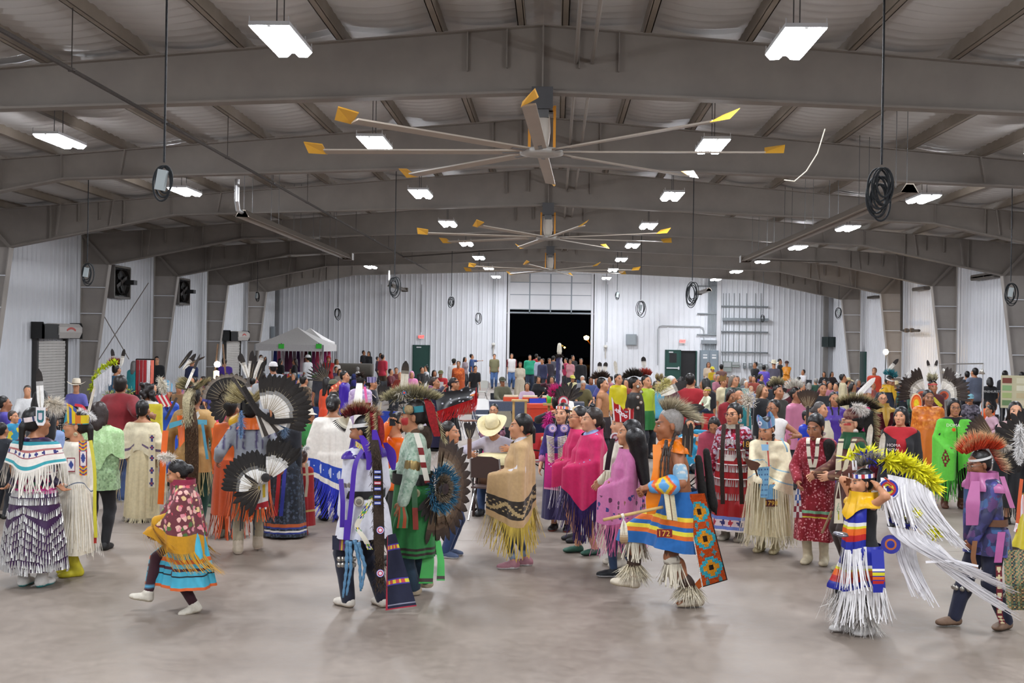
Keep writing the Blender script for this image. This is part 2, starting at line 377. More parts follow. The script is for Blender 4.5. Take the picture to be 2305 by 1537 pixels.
# ---------------- big ceiling fans ----------------
def fan(y,a0,lab):
    z=5.34; e=empty('ceiling_fan',(XR,y,z),0,lab,'fan','large ceiling fans')
    q=MB();q.box((-.16,-.2,.62),(.16,.2,.95),'#4c4c4e');q.box((-.1,-.14,.5),(.1,.14,.62),'#5a5a5a');q.build('mount',parent=e)
    q=MB()
    for sx in (-.19,.19): q.box((sx-.02,-.03,.05),(sx+.02,.03,.7),'#d08a1e')
    q.box((-.21,-.05,.62),(.21,.05,.68),'#d08a1e');q.build('yoke',parent=e)
    q=MB();q.lathe([(.0,.62),(.09,.62),(.12,.5),(.13,.3),(.11,.12),(.09,.05),(0,.05)],'#b9b0a4',14);q.build('motor','paint',e,True)
    q=MB();q.lathe([(.0,.03),(.3,.03),(.34,.0),(.33,-.04),(.2,-.06),(.19,-.04),(0,-.04)],'#b5b3ae',24);q.build('hub',parent=e,smooth=True)
    q=MB();q.box((.28,-.09,-.012),(3.35,.09,.012),'#a89c8e',rot('X',8));q.box((.2,-.03,-.02),(.6,.03,.02),'#777',rot('X',8));b=q.build('blade',parent=e);bm=b.data
    q=MB();q.poly([(3.33,-.1,-.03),(3.62,-.06,-.02),(3.66,.08,.12),(3.36,.11,.08)],(0,.012,.015),'#e2a93a');w=q.build('winglet','plastic',b);wm=w.data
    b.rotation_euler=(0,0,math.radians(a0))
    for k in range(1,8):
        b=link('blade',bm,e);b.rotation_euler=(0,0,math.radians(a0+45*k));link('winglet',wm,b)
fan(FR0,-2,'huge ceiling fan nearest the camera, with yellow blade tips')
fan(FR0+2*BAY,15,'second ceiling fan with yellow tips, hung farther along the ridge')
fan(FR0+4*BAY,30,'farthest ceiling fan with yellow tips, above the open overhead door')
# ---------------- pipes, heaters ----------------
q=MB();q.tube([(-6.4,YB,5.93),(-6.4,55,5.93)],.03,n=8,c='#3b342f');e=q.build('gas_pipe','fur');tag(e,'long thin dark pipe hung left of the ridge along the hall','pipe')
q=MB()
for y in np.arange(-3,55,3.47): q.tube([(-6.4,y,5.93),(-6.4,y,6.75)],.008,'#3b342f',n=5);q.lathe([(.05,-.02),(.05,.02)],'#3b342f',8,(-6.4,y,5.93))
q.build('hanger','paint',e,stuff=True)
def heater(x,y0,y1,lab,ends=True):
    z=5.25;e=empty('tube_heater',(x,y0,z),0,lab,'heater');L=y1-y0
    q=MB();q.poly([(-.16,0,.0),(-.07,0,.16),(.07,0,.16),(.16,0,.0),(.15,0,-.01),(.06,0,.14),(-.06,0,.14),(-.15,0,-.01)],(0,L,0),'#93897d');q.build('reflector','metal',e)
    q=MB();q.tube([(-.05,0,.05),(-.05,L,.05)],.045,'#8c8276',8);q.tube([(.06,0,.05),(.06,L,.05)],.045,'#6c6359',8);q.build('tube','paint',e)
    q=MB();q.box((-.17,L,-.03),(.17,L+.35,.2),'#5b5147');q.build('burner','paint',e)
    if ends:
        q=MB();q.tube([(0,-.05,.1),(0,-.35,.12),(0,-.45,.3),(0,-.45,.8)],.055,'#cfcfcf',10);q.build('flue','metal',e)
    q=MB()
    for y in np.arange(.5,L,2.5):
        for sx in (-.1,.1): q.tube([(sx,y,.15),(sx,y,2.2)],.006,'#444',n=4)
    q.build('chain','paint',e,stuff=True)
heater(-7.3,25.5,38.5,'long tube heater hanging under the left roof slope')
heater(6.35,20.3,37.5,'long tube heater hanging under the right roof slope',False)
heater(-8.7,58,63.5,'short tube heater far back near the white canopy tent',True)
heater(8.0,58.5,62.5,'short tube heater far back by the electrical panels',False)
q=MB();q.tube([(-6.4,46,5.9),(-.3,44.8,6.3)],.03,'#4a443e',6);tag(q.build('conduit','paint'),'dark branch pipe crossing towards the farthest fan','conduit')
q=MB();q.tube([(6.4,38,5.35),(9.5,38,5.3)],.03,'#4a443e',6);tag(q.build('conduit','paint'),'dark branch pipe at the far end of the right heater','conduit')
# ---------------- drop cords ----------------
def cord(px,py,d,lab,turns=5,R=.17,box=True,top=None,flip=1,lean=0.):
    p=at_d(px,py,d); zt=(top if top else roof_z(p[0])+.2) -p[2]
    e=empty('drop_cord',p,RG.uniform(-.5,.5),lab,'cord','coiled drop cords hung from the roof')
    q=MB();q.tube([(0,0,R),(0.003,0,zt*.5),(0,0,zt)],.012,'#2e3033',6)
    q.build('cord','fur',e)
    for k in range(turns):
        a=np.linspace(0,2*PI,26);rr=R*(.72+.1*(k%4));ty=RG.uniform(-.5,.5);cx=RG.uniform(-.03,.03)*R/.17
        P=np.stack([np.cos(a)*rr*.56+cx,np.sin(a)*rr*.35*ty+k*.012-.03,np.sin(a)*rr*1.08-.02*k],-1)
        q=MB();q.tube(P,.011,'#26292c',6,False);q.build('coil_loop','fur',e,True)
    if box: q=MB();q.box((-.05,-.09,-.12),(.05,-.03,.1),'#aab4b6',rot('Y',10*flip));q.build('outlet_box','paint',e)
cord(369,405,12,'coiled drop cord with pale outlet box, hanging large at upper left',3,.19)
cord(1984,412,12,'thick bundle of coiled black cord, hanging large at upper right',11,.2,False)
cord(196,612,26,'coiled cord with tag in front of the first left steel column',5,.24)
cord(888,642,30,'coiled black cord hanging between the tent and the left exit door',5,.26,False)
cord(1016,677,45,'small round cord coil hanging left of the overhead door',6,.2,False)
cord(760,704,46,'small oval cord coil hanging above the canopy tent',4,.22,False)
cord(1077,714,50,'small cord coil low beside the overhead door',4,.24,False)
cord(1558,655,30,'tangled cord coil hanging above the double exit door',8,.28,False)
cord(1442,692,40,'cord coil with outlet box hanging right of the overhead door',4,.27,True)
cord(1389,663,50,'small bundled cord just right of the overhead door',4,.16,True)
cord(1717,714,55,'dark round cord coil in front of the conduit racks',6,.16,False)
cord(1888,702,52,'cord coil at the far right steel column',5,.24,True)
cord(2275,657,26,'cord coil hanging at the right edge before the column',5,.24,True)
cord(579,665,50,'pale bundled cord at the fourth left column',4,.2,True)
q=MB();p=[at_d(1857,290,15),at_d(1840,345,15),at_d(1815,385,15),at_d(1788,408,15),at_d(1765,405,15)];q.tube(p,.008,'#c8bfae',5);tag(q.build('loose_wire','plastic'),'loose pale wire dangling from the right roof slope','wire')
# ---------------- end wall fittings ----------------
def wallbox(name,px0,py0,px1,py1,t,c,lab,cat,m='paint',kind=None):
    a=on_y(px0,py0,YE);b=on_y(px1,py1,YE);e=empty(name,((a[0]+b[0])/2,YE-.04,min(a[2],b[2])),0,lab,cat)
    w=abs(b[0]-a[0]);h=abs(a[2]-b[2]);q=MB();q.box((-w/2,-t,0),(w/2,0,h),c);q.build('case',m,e);return e,w,h
# overhead door with sections
oh=empty('door_1',((DX0+DX1)/2,YE,0));oh['kind']='structure';w=DX1-DX0
rowsz=[DZ,on_y(1240,697,YE)[2],on_y(1240,664,YE)[2],on_y(1240,636,YE)[2],dt]
for i in range(1,4):
    for k in range(4):
        q=MB();x0=-w/2+w*k/4;q.box((x0+.03,.02,rowsz[i]+.02),(x0+w/4-.03,.07,rowsz[i+1]-.02));mbs('panel',q,node_mat('door_section','#c4bfba',.5) if i==3 and k==0 else M_white,oh)
q=MB();q.box((-w/2,.0,DZ-.02),(w/2,.08,DZ+.07));[q.box((-w/2+w*k/4-.035,-.0,DZ),(-w/2+w*k/4+.035,.08,dt)) for k in range(5)]
for z in rowsz[1:]: q.box((-w/2,.015,z-.022),(w/2,.075,z+.022))
mbs('stile',q,M_grey,oh)
for s in (-1,1):
    q=MB();q.box((s*w/2-.07,-.06,0),(s*w/2+.07,.1,dt+.1));mbs('jamb',q,M_white,oh)
q=MB();q.box((-w/2-.1,-.03,dt),(w/2+.1,.1,dt+.09));mbs('lintel',q,M_white,oh)
# dark beam outside the door, night beyond
q=MB();q.box((DX0-3,YE+.4,-.3),(DX1+30,YE+120,-.02));g=mbs('ground',q,node_mat('asphalt','#2a2826',.9))
q=MB();q.box((DX0-.5,YE+2.5,4.15),(DX1+.5,YE+2.7,4.25));mbs('beam',q,M_steel)
# left exit door
def exit_door(px0,py0,px1,name,win=False,hinge=0,push=False):
    a=on_y(px0,py0,YE);b=on_y(px1,py0,YE);w=b[0]-a[0];h=a[2]
    e=empty(name,(a[0],YE-.05,0));e['kind']='structure'
    q=MB();q.box((-.05,-.02,0),(0,.06,h+.05));q.box((w,-.02,0),(w+.05,.06,h+.05));q.box((-.05,-.02,h),(w+.05,.06,h+.05));mbs('frame',q,M_green,e)
    q=MB();q.box((0.005,0,.01),(w-.005,.045,h-.005));mbs('leaf',q,M_green,e)
    q=MB();q.box((w*.2,-.05,h-.12),(w*.5,0,h-.05));mbs('closer',q,M_white,e)
    if push:
        q=MB();q.box((w*.05,-.07,1.0),(w*.95,-.03,1.07));q.box((w*.85,-.09,.95),(w*.95,0,1.12));mbs('push_bar',q,M_white,e)
        q=MB();q.box((w*.25,-.01,1.35),(w*.75,0,h-.15));mbs('vision_pane',q,M_dark,e)
    else:
        q=MB();q.lathe([(.0,.07),(.03,.06),(.03,.02),(.015,0)],c='#aaa',n=10,o=(w*.9,0,1.0),R=rot('X',90));mbs('knob',q,M_grey,e)
    return e
exit_door(931,778,966,'door_2')
exit_door(1499,789,1531,'door_3',push=True)
e=empty('door_4',(dg[1],YE-.05,0));e['kind']='structure'
q=MB();q.box((-.05,-.02,0),(.03,.06,dg[2]));mbs('frame',q,M_green,e)
q=MB();q.box((-.04,.05,0),(.0,.9,dg[2]-.02));mbs('leaf',q,M_green,e)
q=MB();q.box((dg[0]-.5,YE+.12,0),(dg[1]+.6,YE+.2,3));q.box((dg[0]-.5,YE+.2,2.8),(dg[1]+.6,YE+2,3));mbs('wall_vestibule',q,M_dark)
def exitsign(p,wx,wy,lab,n=(0,-1,0),X=(1,0,0)):
    e=empty('exit_sign',p,0,lab,'sign');n=np.array(n);X=np.array(X)
    q=MB();q.bar(-X*.17-n*-.03,X*.17-n*-.03,.26,.05,'#e9e4e2',up=n);q.build('case','plastic',e)
    V,T=text_mesh('EXIT')
    o=lettering('EXIT',.13,n*.06,X,(0,0,1),'#ff2a2a',e);o.data.materials[0]=M_exit
    q=MB();q.bar(-X*.15+n*.055,X*.15+n*.055,.2,.004,'#ffb0aa',up=n);o=q.build('face','plastic',e);o.data.materials[0]=M_exf
M_exit=node_mat('exit_letters','#ff3030',.5,emit=('#ff2020',1.5));M_exf=node_mat('exit_face','#ffb4ae',.5,emit=('#ff8a84',.5))
for px,py,l in ((949,758,'red lit EXIT sign above the closed green door'),(1536,768,'red lit EXIT sign above the open green double door')):
    p=on_y(px,py,YE);exitsign((p[0],YE-.08,p[2]),0,0,l)
p=on_x(1944,781,XRR);exitsign((XRR-.3,p[1],p[2]),0,0,'small red EXIT sign on the right side wall',(-1,0,0),(0,-1,0))
q=MB();p=on_x(1945,800,XRR);q.box((XRR-.12,p[1]-.6,0),(XRR-.02,p[1]+.45,2.2));mbs('door_5',q,M_green)
e,w,h=wallbox('breaker_box',1409,752,1432,777,.18,'#8f979d','grey square breaker box right of the overhead door','box')
q=MB();q.box((-w/2+.04,-.2,.04),(w/2-.04,-.18,h-.04),'#99a1a6');q.build('lid',parent=e)
e,w,h=wallbox('electric_cabinet',1575,788,1614,860,.4,'#7f8b94','tall grey electric cabinet right of the double door','cabinet')
for s in (-1,1):
    q=MB();q.box((s*w/4-w/4+.04,-.43,.05),(s*w/4+w/4-.04,-.4,h-.05),'#87939c');o=q.build('door',parent=e)
    q=MB();q.box((s*w/4-.12,-.44,h-.3),(s*w/4+.12,-.43,h-.24),'#e8e8e8');q.box((s*w/4-.12,-.44,h-.48),(s*w/4+.12,-.43,h-.38),'#e8e8e8');q.build('label_plate',parent=o)
e,w,h=wallbox('wire_trough',1578,765,1612,774,.25,'#8e9499','grey trough on the wall above the electric cabinet','box')
q=MB()
for k in range(7): x=-w/2+.1+k*(w-.2)/6;q.tube([(x,-.1,-.5),(x,-.1,0)],.03,'#9aa0a4',6)
q.build('conduit',parent=e)
q=MB()
for k in range(8):
    a=on_y(1594+k*3,700,YE);q.tube([(a[0],YE-.1,3.0+.0),(a[0],YE-.1,6.6)],.035,'#969ca0',6)
tag(q.build('conduit_bank','paint'),'bank of vertical grey conduits above the electric cabinet','conduit')
def wline(pts,r,c,name,lab,cat='conduit',off=.1):
    P=[]
    for px,py in pts: a=on_y(px,py,YE);P.append((a[0],YE-off,a[2]))
    q=MB();q.tube(P,r,c,6);return tag(q.build(name,'paint'),lab,cat)
wline([(1480,822),(1480,742),(1483,735),(1490,733),(1575,735),(1582,738),(1584,745),(1584,765)],.03,'#a7abae','conduit','arched conduit framing the double exit door')
for i,(x0,y0,x1,n) in enumerate(((1623,689,1728,'top'),(1623,746,1728,'third'),(1623,792,1728,'lowest'))):
    wline([(x0,y0),(x1,y0+2)],.05,'#8a9094','strut_rail','%s horizontal rail of the conduit rack'%n,'rail',.12)
a=on_y(1626,720,YE);b=on_y(1728,715,YE);q=MB();q.box((a[0],YE-.35,a[2]-.05),(b[0],YE-.05,a[2]+.12),'#8a9196');tag(q.build('wire_trough','paint'),'long horizontal grey trough across the conduit rack','box')
for i,(x0,y0) in enumerate(((1569,644),(1569,706),(1568,753))): wline([(x0,y0),(x0+48,y0+1)],.045,'#8a9094','strut_rail',['upper','middle','lower'][i]+' short rail left of the white trim post','rail',.12)
q=MB()
for px in (1628,1634,1641,1652,1664,1680,1700,1712):
    a=on_y(px,660,YE);b=on_y(px,815,YE);q.tube([(a[0],YE-.08,b[2]),(a[0],YE-.08,a[2])],.022,'#9ba0a3',6)
tag(q.build('conduit_bank','paint'),'row of thin conduits running down the conduit rack','conduit')
a=on_y(1618,650,YE);q=MB();q.box((a[0]-.12,YE-.2,0),(a[0]+.12,YE-.02,6.6));mbs('trim_2',q,M_white)
for i,(x0,y0,x1,y1) in enumerate(((1627,813,1645,836),(1646,815,1663,826),(1672,817,1678,829),(1685,817,1692,829),(1706,818,1714,830),(1719,820,1727,832))):
    e,w,h=wallbox('electric_meter_box',x0,y0,x1,y1,.2,'#9aa39f' if i<2 else '#7e8588',['large pale breaker box below the conduit rack','pale breaker box second from the white trim post','first small grey meter box below the conduit rack','second small grey meter box below the conduit rack','third small grey meter box below the conduit rack','last small grey meter box below the conduit rack'][i],'box')
    q=MB();q.box((-w/2+.03,-.23,h*.45),(w/2-.03,-.2,h*.9),'#b5b9ba');q.build('lid',parent=e)
# corner posts, conduits on end wall
for px,c in ((625,'#8b8b8d'),(1858,'#8b8783')):
    a=on_y(px,700,YE);q=MB();q.box((a[0]-.12,YE-.3,0),(a[0]+.12,YE-.03,gab(a[0])-.2));mbs('column',q,node_mat('post',c,.5))
for (px,py0,py1),cl in zip(((860,640,800),(950,640,748),(1111,628,800),(1115,628,780),(1364,632,800),(1368,640,770),(742,650,770)),('between the tent and the left EXIT sign','running down to the left EXIT sign','left one of the pair left of the overhead door','right one of the pair left of the overhead door','left one of the pair right of the overhead door','right one of the pair right of the overhead door','right behind the canopy tent')):
    a=on_y(px,py0,YE);b=on_y(px,py1,YE);q=MB();q.tube([(a[0],YE-.07,b[2]),(a[0],YE-.07,a[2])],.022,'#aeb0b3',6);o=q.build('conduit','paint');tag(o,'thin back wall conduit, '+cl,'conduit','thin conduits down the back wall')
for px,py,l in ((1111,774,'left'),(1363,779,'right')):
    a=on_y(px,py,YE);e=empty('wall_fixture',(a[0],YE-.05,a[2]),0,'small pale wall fixture %s of the overhead door'%l,'fixture');q=MB();q.lathe([(0,.08),(.1,.05),(.12,-.05),(.05,-.12),(0,-.12)],'#e0ddd5',10,(0,-.1,0));q.build('shade',parent=e);q=MB();q.tube([(0,-.02,-.1),(0,-.02,-.7)],.04,'#cfc9c0',6);q.build('stem',parent=e)
# speaker box and small boxes
a=on_y(1862,771,YE);e=empty('wall_speaker',(a[0],YE-.6,a[2]-.25),.4,'dark green speaker box at the far right corner post','speaker');q=MB();q.box((-.33,-.3,0),(.33,.3,.58),'#1f2d2b');q.build('cabinet','plastic',e);q=MB();q.box((-.28,-.32,.04),(.28,-.3,.54),'#2a3836');q.build('grille','plastic',e)
a=on_x(608,748,XL);e=empty('breaker_box',(XL+.1,a[1],a[2]),0,'grey box on the left wall beside the canopy tent','box');q=MB();q.box((0,-.2,-.35),(.15,.2,.35),'#8f979b');q.build('case',parent=e)
# side wall: shuttered openings with roller housings (left)
def roller(px0,pyt,px1,pyb,lab,shut,blk):
    # extents in the wall plane
    a=on_x(px0,pyb,XL+.35);b=on_x(px1,pyb,XL+.35);y0,y1=a[1],b[1];zt=on_x(px0,pyt,XL+.35)[2];zb=on_x(px0,pyb,XL+.35)[2]
    e=empty('roller_shutter',(XL+.05,y0,0),0,lab,'shutter');W=y1-y0
    q=MB();q.poly([(0,0,zb),(.42,0,zb),(.42,0,zt-.1),(.38,0,zt),(0,0,zt)],(0,.06,0),'#1d1c1c');q.build('side_plate',parent=e);q=MB();q.poly([(0,W-.06,zb),(.42,W-.06,zb),(.42,W-.06,zt-.1),(.38,W-.06,zt),(0,W-.06,zt)],(0,.06,0),'#1d1c1c');q.build('side_plate',parent=e);q=MB();q.box((.36,0,zb),(.42,W*.38,zt-.06),'#171616');q.build('front_plate',parent=e)
    q=MB();q.poly([(0.02,W*.36,zb+.02),(.37,W*.36,zb+.02),(.46,W*.36,(zb+zt)/2-.05),(.46,W*.36,zt-.15),(.35,W*.36,zt-.03),(0.02,W*.36,zt-.03)],(0,W*.6,0),'#cfcac5');q.build('hood',parent=e)
    # worn arc-shaped red mark on the hood
    q=MB();zc=(zb+zt)/2
    for k in range(9):
        t=-1+2*k/8; q.box((.462,W*.66+t*.3-.04,zc+.05-.06*t*t),(.468,W*.66+t*.3+.04,zc+.12-.06*t*t),'#d06058')
    q.build('red_mark',parent=e)
    q=MB()
    for k in range(int(zb/.09)): q.box((.05,.25,k*.09),(.08+.012*(k%2),W*.8,k*.09+.082),'#d5d1cb')
    q.build('slats',parent=e,stuff=True)
    q=MB();q.box((.0,.15,0),(.14,.27,zb),'#3a3836');q.box((.0,W*.8,0),(.14,W*.8+.1,zb),'#3a3836');q.build('guide',parent=e)
roller(90,724,178,762,'rolling shutter with black and pale hood at the far left wall',1,1)
roller(514,743,557,767,'rolling shutter farther along, beside the white canopy tent',1,1)
# exhaust fans high on the left wall, louvred vents high on the right wall
def exhaust(px0,py0,px1,py1,lab,X,fanlike):
    a=on_x(px0,py0,X);b=on_x(px1,py1,X);y0,y1=sorted((a[1],b[1]));z1=max(a[2],b[2]);z0=min(on_x(px0,py1,X)[2],b[2])
    s=1 if X<0 else -1
    e=empty('wall_exhaust_fan' if fanlike else 'louvre_vent',(X,y0,z0),0,lab,'fan' if fanlike else 'vent');W=y1-y0;H=z1-z0
    q=MB();q.box((min(0,s*.12),0,0),(max(0,s*.12),W,H),'#171514');q.build('back',parent=e)
    q=MB()
    for p0,p1 in (((0,0,0),(0,W,0)),((0,0,H),(0,W,H)),((0,0,0),(0,0,H)),((0,W,0),(0,W,H))): q.bar(np.array(p0)+(s*.1,0,0),np.array(p1)+(s*.1,0,0),.08,.3,'#6b655f',up=(1,0,0))
    q.build('frame',parent=e)
    if fanlike:
        q=MB();q.lathe([(W*.36,0),(W*.42,.05),(W*.44,.18)],'#332f2c',20,(s*.1,W/2,H/2),rot('Y',90*s),sx=H/W*.98);q.build('ring',parent=e)
        q=MB();
        for k in range(4): q.bar((s*.2,W/2,H/2),(s*.2,W/2+W*.38*math.cos(k*PI/2+.5),H/2+H*.38*math.sin(k*PI/2+.5)),.16,.02,'#3b3633',up=(1,.4,0))
        q.build('blade',parent=e);q=MB();q.box((min(s*.15,s*.5),W*.8,H*.45),(max(s*.15,s*.5),W*1.02,H*.6),'#2b2b2b');q.build('motor',parent=e)
    else:
        for k in range(9):
            z=H*(k+.5)/9;q=MB();q.box((min(s*.05,s*.18),.03,z-.02),(max(s*.05,s*.18),W-.03,z+.015),'#77726b');q.build('slat',parent=e)
        q=MB();q.box((min(0,s*.2),W*.5-.04,0),(max(0,s*.2),W*.5+.04,H),'#55504b');q.build('mullion',parent=e)
exhaust(244,598,279,668,'dark wall fan, nearer of two high on the left wall',XL+.04,True)
exhaust(391,626,415,683,'dark wall fan, farther of two high on the left wall',XL+.04,True)
exhaust(2252,697,2200,622,'louvred vent nearest the camera, high on the right wall',XRR-.04,False)
exhaust(2091,709,2066,650,'louvred vent in the middle, high on the right wall',XRR-.04,False)
exhaust(1978,719,1963,669,'louvred vent farthest along the right wall',XRR-.04,False)
a=on_x(2029,640,XRR-.5);b=on_x(2029,744,XRR-.5);c=on_x(2069,744,XRR-.5);q=MB();q.tube([(XRR-.5,a[1],5.6),(XRR-.5,b[1],b[2]),(XRR-.5,b[1]-.3,b[2]),(XRR-.5,c[1],c[2])],.06,'#3b342c',8)
for t in (.3,.6): q.lathe([(.0,-.1),(.1,-.08),(.1,.08),(0,.1)],'#5b4a36',8,(XRR-.5,b[1]+(c[1]-b[1])*t,b[2]))
tag(q.build('gas_pipe','paint'),'dark elbowed pipe with valves on the right wall','pipe')
# hanging work light near the right wall, with its lamp
p=at_d(1994,792,48);e=empty('work_light',p,0,'bright warm bare work light by the right wall columns','lamp');q=MB();q.lathe([(0,-.12),(.08,-.09),(.12,0),(.08,.09),(0,.12)],'#fff3dd',12);o=q.build('bulb','plastic',e,True);o.data.materials[0]=node_mat('warm_bulb','#fff0d0',.4,emit=('#ffd79a',90))
q=MB();q.tube([(0,0,-.1),(0,.1,-p[2])],.02,'#444',6);q.build('pole','paint',e)
# street lamp out in the night
p=at_d(1320,760,120);e=empty('street_lamp',(p[0],p[1],0),0,'orange street lamp glowing outside the overhead door','lamp');q=MB();q.tube([(.6,0,0),(.6,0,p[2]-.9)],.12,'#a05a20',8);q.build('pole','paint',e);q=MB();q.tube([(.6,0,p[2]-.9),(0,0,p[2]-.1)],.07,'#8a5a20',6);q.build('arm','paint',e);q=MB();q.lathe([(0,-.28),(.25,-.15),(.3,.1),(0,.25)],'#ffd090',12,(0,0,p[2]));o=q.build('head','plastic',e,True);o.data.materials[0]=node_mat('sodium_bulb','#ffd090',.4,emit=('#ffb45a',60))
p=at_d(1271,782,150);e=empty('distant_light',p,0,'tiny orange light far off in the night','lamp');q=MB();q.lathe([(0,-.15),(.15,0),(0,.15)],'#ff9a50',8);o=q.build('bulb','plastic',e,True);o.data.materials[0]=node_mat('far_bulb','#ff9a50',.4,emit=('#ff8a40',25));q=MB();q.tube([(0,0,-.15),(0,0,-p[2])],.08,'#333',6);q.build('pole','paint',e)
# ================= FIGURES: smooth solid modelling =================
def cone(a,b,ra,rb=None,k=.03): return ('c',np.array(a,float),np.array(b,float),ra,ra if rb is None else rb,k)
def ell(c,r,R=None,k=.03): return ('e',np.array(c,float),np.array(r,float) if np.ndim(r) else np.array([r]*3,float),np.eye(3) if R is None else np.array(R),k)
def prim_val(p,X):
    if p[0]=='c':
        _,a,b,ra,rb,k=p; ba=b-a; L=ba@ba+1e-12; q=X-a; t=np.clip((q@ba)/L,0,1)
        return np.sqrt(((q-t[...,None]*ba)**2).sum(-1))-(ra+(rb-ra)*t)
    _,c,r,R,k=p; q=(X-c)@R; k0=np.sqrt(((q/r)**2).sum(-1)); k1=np.sqrt(((q/r**2)**2).sum(-1))+1e-9
    return k0*(k0-1)/k1
def prim_box(p):
    if p[0]=='c':
        m=max(p[3],p[4]); return np.minimum(p[1],p[2])-m,np.maximum(p[1],p[2])+m
    m=np.sqrt(((p[3]*p[2])**2).sum(1)); return p[1]-m,p[1]+m
def grow(prims,e):
    o=[]
    for p in prims:
        if p[0]=='c': o.append(('c',p[1],p[2],p[3]+e,p[4]+e,p[5]))
        else: o.append(('e',p[1],p[2]+e,p[3],p[4]))
    return o
def field(prims,lo,res,n):
    D=np.full(n,9.,np.float32)
    for p in prims:
        k=p[-1]; b0,b1=prim_box(p); mg=k+res*2
        i0=np.clip(np.floor((b0-mg-lo)/res).astype(int),0,n); i1=np.clip(np.ceil((b1+mg-lo)/res).astype(int)+1,0,n)
        if (i1<=i0).any(): continue
        ax=[lo[i]+res*np.arange(i0[i],i1[i]) for i in range(3)]
        X=np.stack(np.meshgrid(*ax,indexing='ij'),-1); v=prim_val(p,X).astype(np.float32)
        S=D[i0[0]:i1[0],i0[1]:i1[1],i0[2]:i1[2]]
        h=np.maximum(k-np.abs(S-v),0)/k; S[...]=np.minimum(S,v)-h*h*k*.25
    return D
def sdf_at(prims,X):
    D=np.full(X.shape[:-1],9.)
    for p in prims:
        v=prim_val(p,X);k=p[-1];h=np.maximum(k-np.abs(D-v),0)/k;D=np.minimum(D,v)-h*h*k*.25
    return D
def nets(D,lo,res):
    ins=D<0; n=np.array(D.shape)
    cn=np.zeros(n-1,np.int8); P=np.zeros((*(n-1),3),np.float32)
    crossing=[]
    for ax in range(3):
        a=np.moveaxis(D,ax,0); A=a[:-1];B=a[1:]; cr_=(A<0)!=(B<0)
        ijk=np.argwhere(cr_); t=A[cr_]/(A[cr_]-B[cr_]+1e-12)
        order=[ax]+[i for i in range(3) if i!=ax]; inv=np.argsort(order); ijk=ijk[:,inv]; sg=(A<0)[cr_]
        pos=ijk.astype(np.float32); pos[:,ax]+=t
        crossing.append((ijk,sg))
        o1,o2=[i for i in range(3) if i!=ax]
        for d1 in (0,-1):
            for d2 in (0,-1):
                c=ijk.copy();c[:,o1]+=d1;c[:,o2]+=d2
                ok=((c>=0)&(c<n-1)).all(1); cc=c[ok]
                f=np.ravel_multi_index(cc.T,tuple(n-1))
                cn.reshape(-1)[f]+=1  # each (cell, edge direction offset) is unique within this pass
                P.reshape(-1,3)[f]+=pos[ok]
    act=cn>0; idx=np.full(tuple(n-1),-1,np.int32); idx[act]=np.arange(act.sum())
    V=P[act]/cn[act][:,None]*res+lo
    Q=[]
    for ax,(ijk,sg) in enumerate(crossing):
        o1,o2=(ax+1)%3,(ax+2)%3
        ok=(ijk[:,o1]>0)&(ijk[:,o2]>0)&(ijk[:,o1]<n[o1]-1)&(ijk[:,o2]<n[o2]-1); e=ijk[ok];s=sg[ok]
        def cell(a,b):
            c=e.copy();c[:,o1]+=a;c[:,o2]+=b;return idx[tuple(c.T)]
        q=np.stack([cell(-1,-1),cell(0,-1),cell(0,0),cell(-1,0)],1); q[~s]=q[~s][:,::-1]; Q.append(q)
    return V,np.concatenate(Q)
def solid(prims,res,cut=(),lo=None,hi=None,add=()):
    """surface of a smooth union; cut = [(point, outward normal)] planes"""
    bs=[prim_box(p) for p in list(prims)+list(add)]; L=np.min([b[0] for b in bs],0)-res*2; H=np.max([b[1] for b in bs],0)+res*2
    if lo is not None: L=np.maximum(L,lo)
    if hi is not None: H=np.minimum(H,hi)
    n=np.maximum(np.ceil((H-L)/res).astype(int)+1,3)
    D=field(prims,L,res,n)
    for p0,nn in cut:
        nn=norm(nn); ax=[L[i]+res*np.arange(n[i]) for i in range(3)]; p0=np.array(p0,float)
        v=(ax[0]-p0[0])[:,None,None]*nn[0]+(ax[1]-p0[1])[None,:,None]*nn[1]+(ax[2]-p0[2])[None,None,:]*nn[2]
        D=np.maximum(D,v)
    if add:
        E=field(add,L,res,n); k=.03; h=np.maximum(k-np.abs(D-E),0)/k; D=np.minimum(D,E)-h*h*k*.25
    return nets(D,L,res)
def ik(a,b,l1,l2,pole):
    a=np.array(a,float);b=np.array(b,float);d=b-a;L=np.linalg.norm(d); mx=(l1+l2)*.998
    if L>mx: b=a+d/L*mx; d=b-a; L=mx
    u=d/(L+1e-9); x=(l1*l1-l2*l2+L*L)/(2*L+1e-9); h=math.sqrt(max(l1*l1-x*x,0))
    p=np.array(pole,float); p=p-u*(p@u); p=norm(p)
    return a+u*x+p*h,b
RAMPS={}
TAKEN=[]
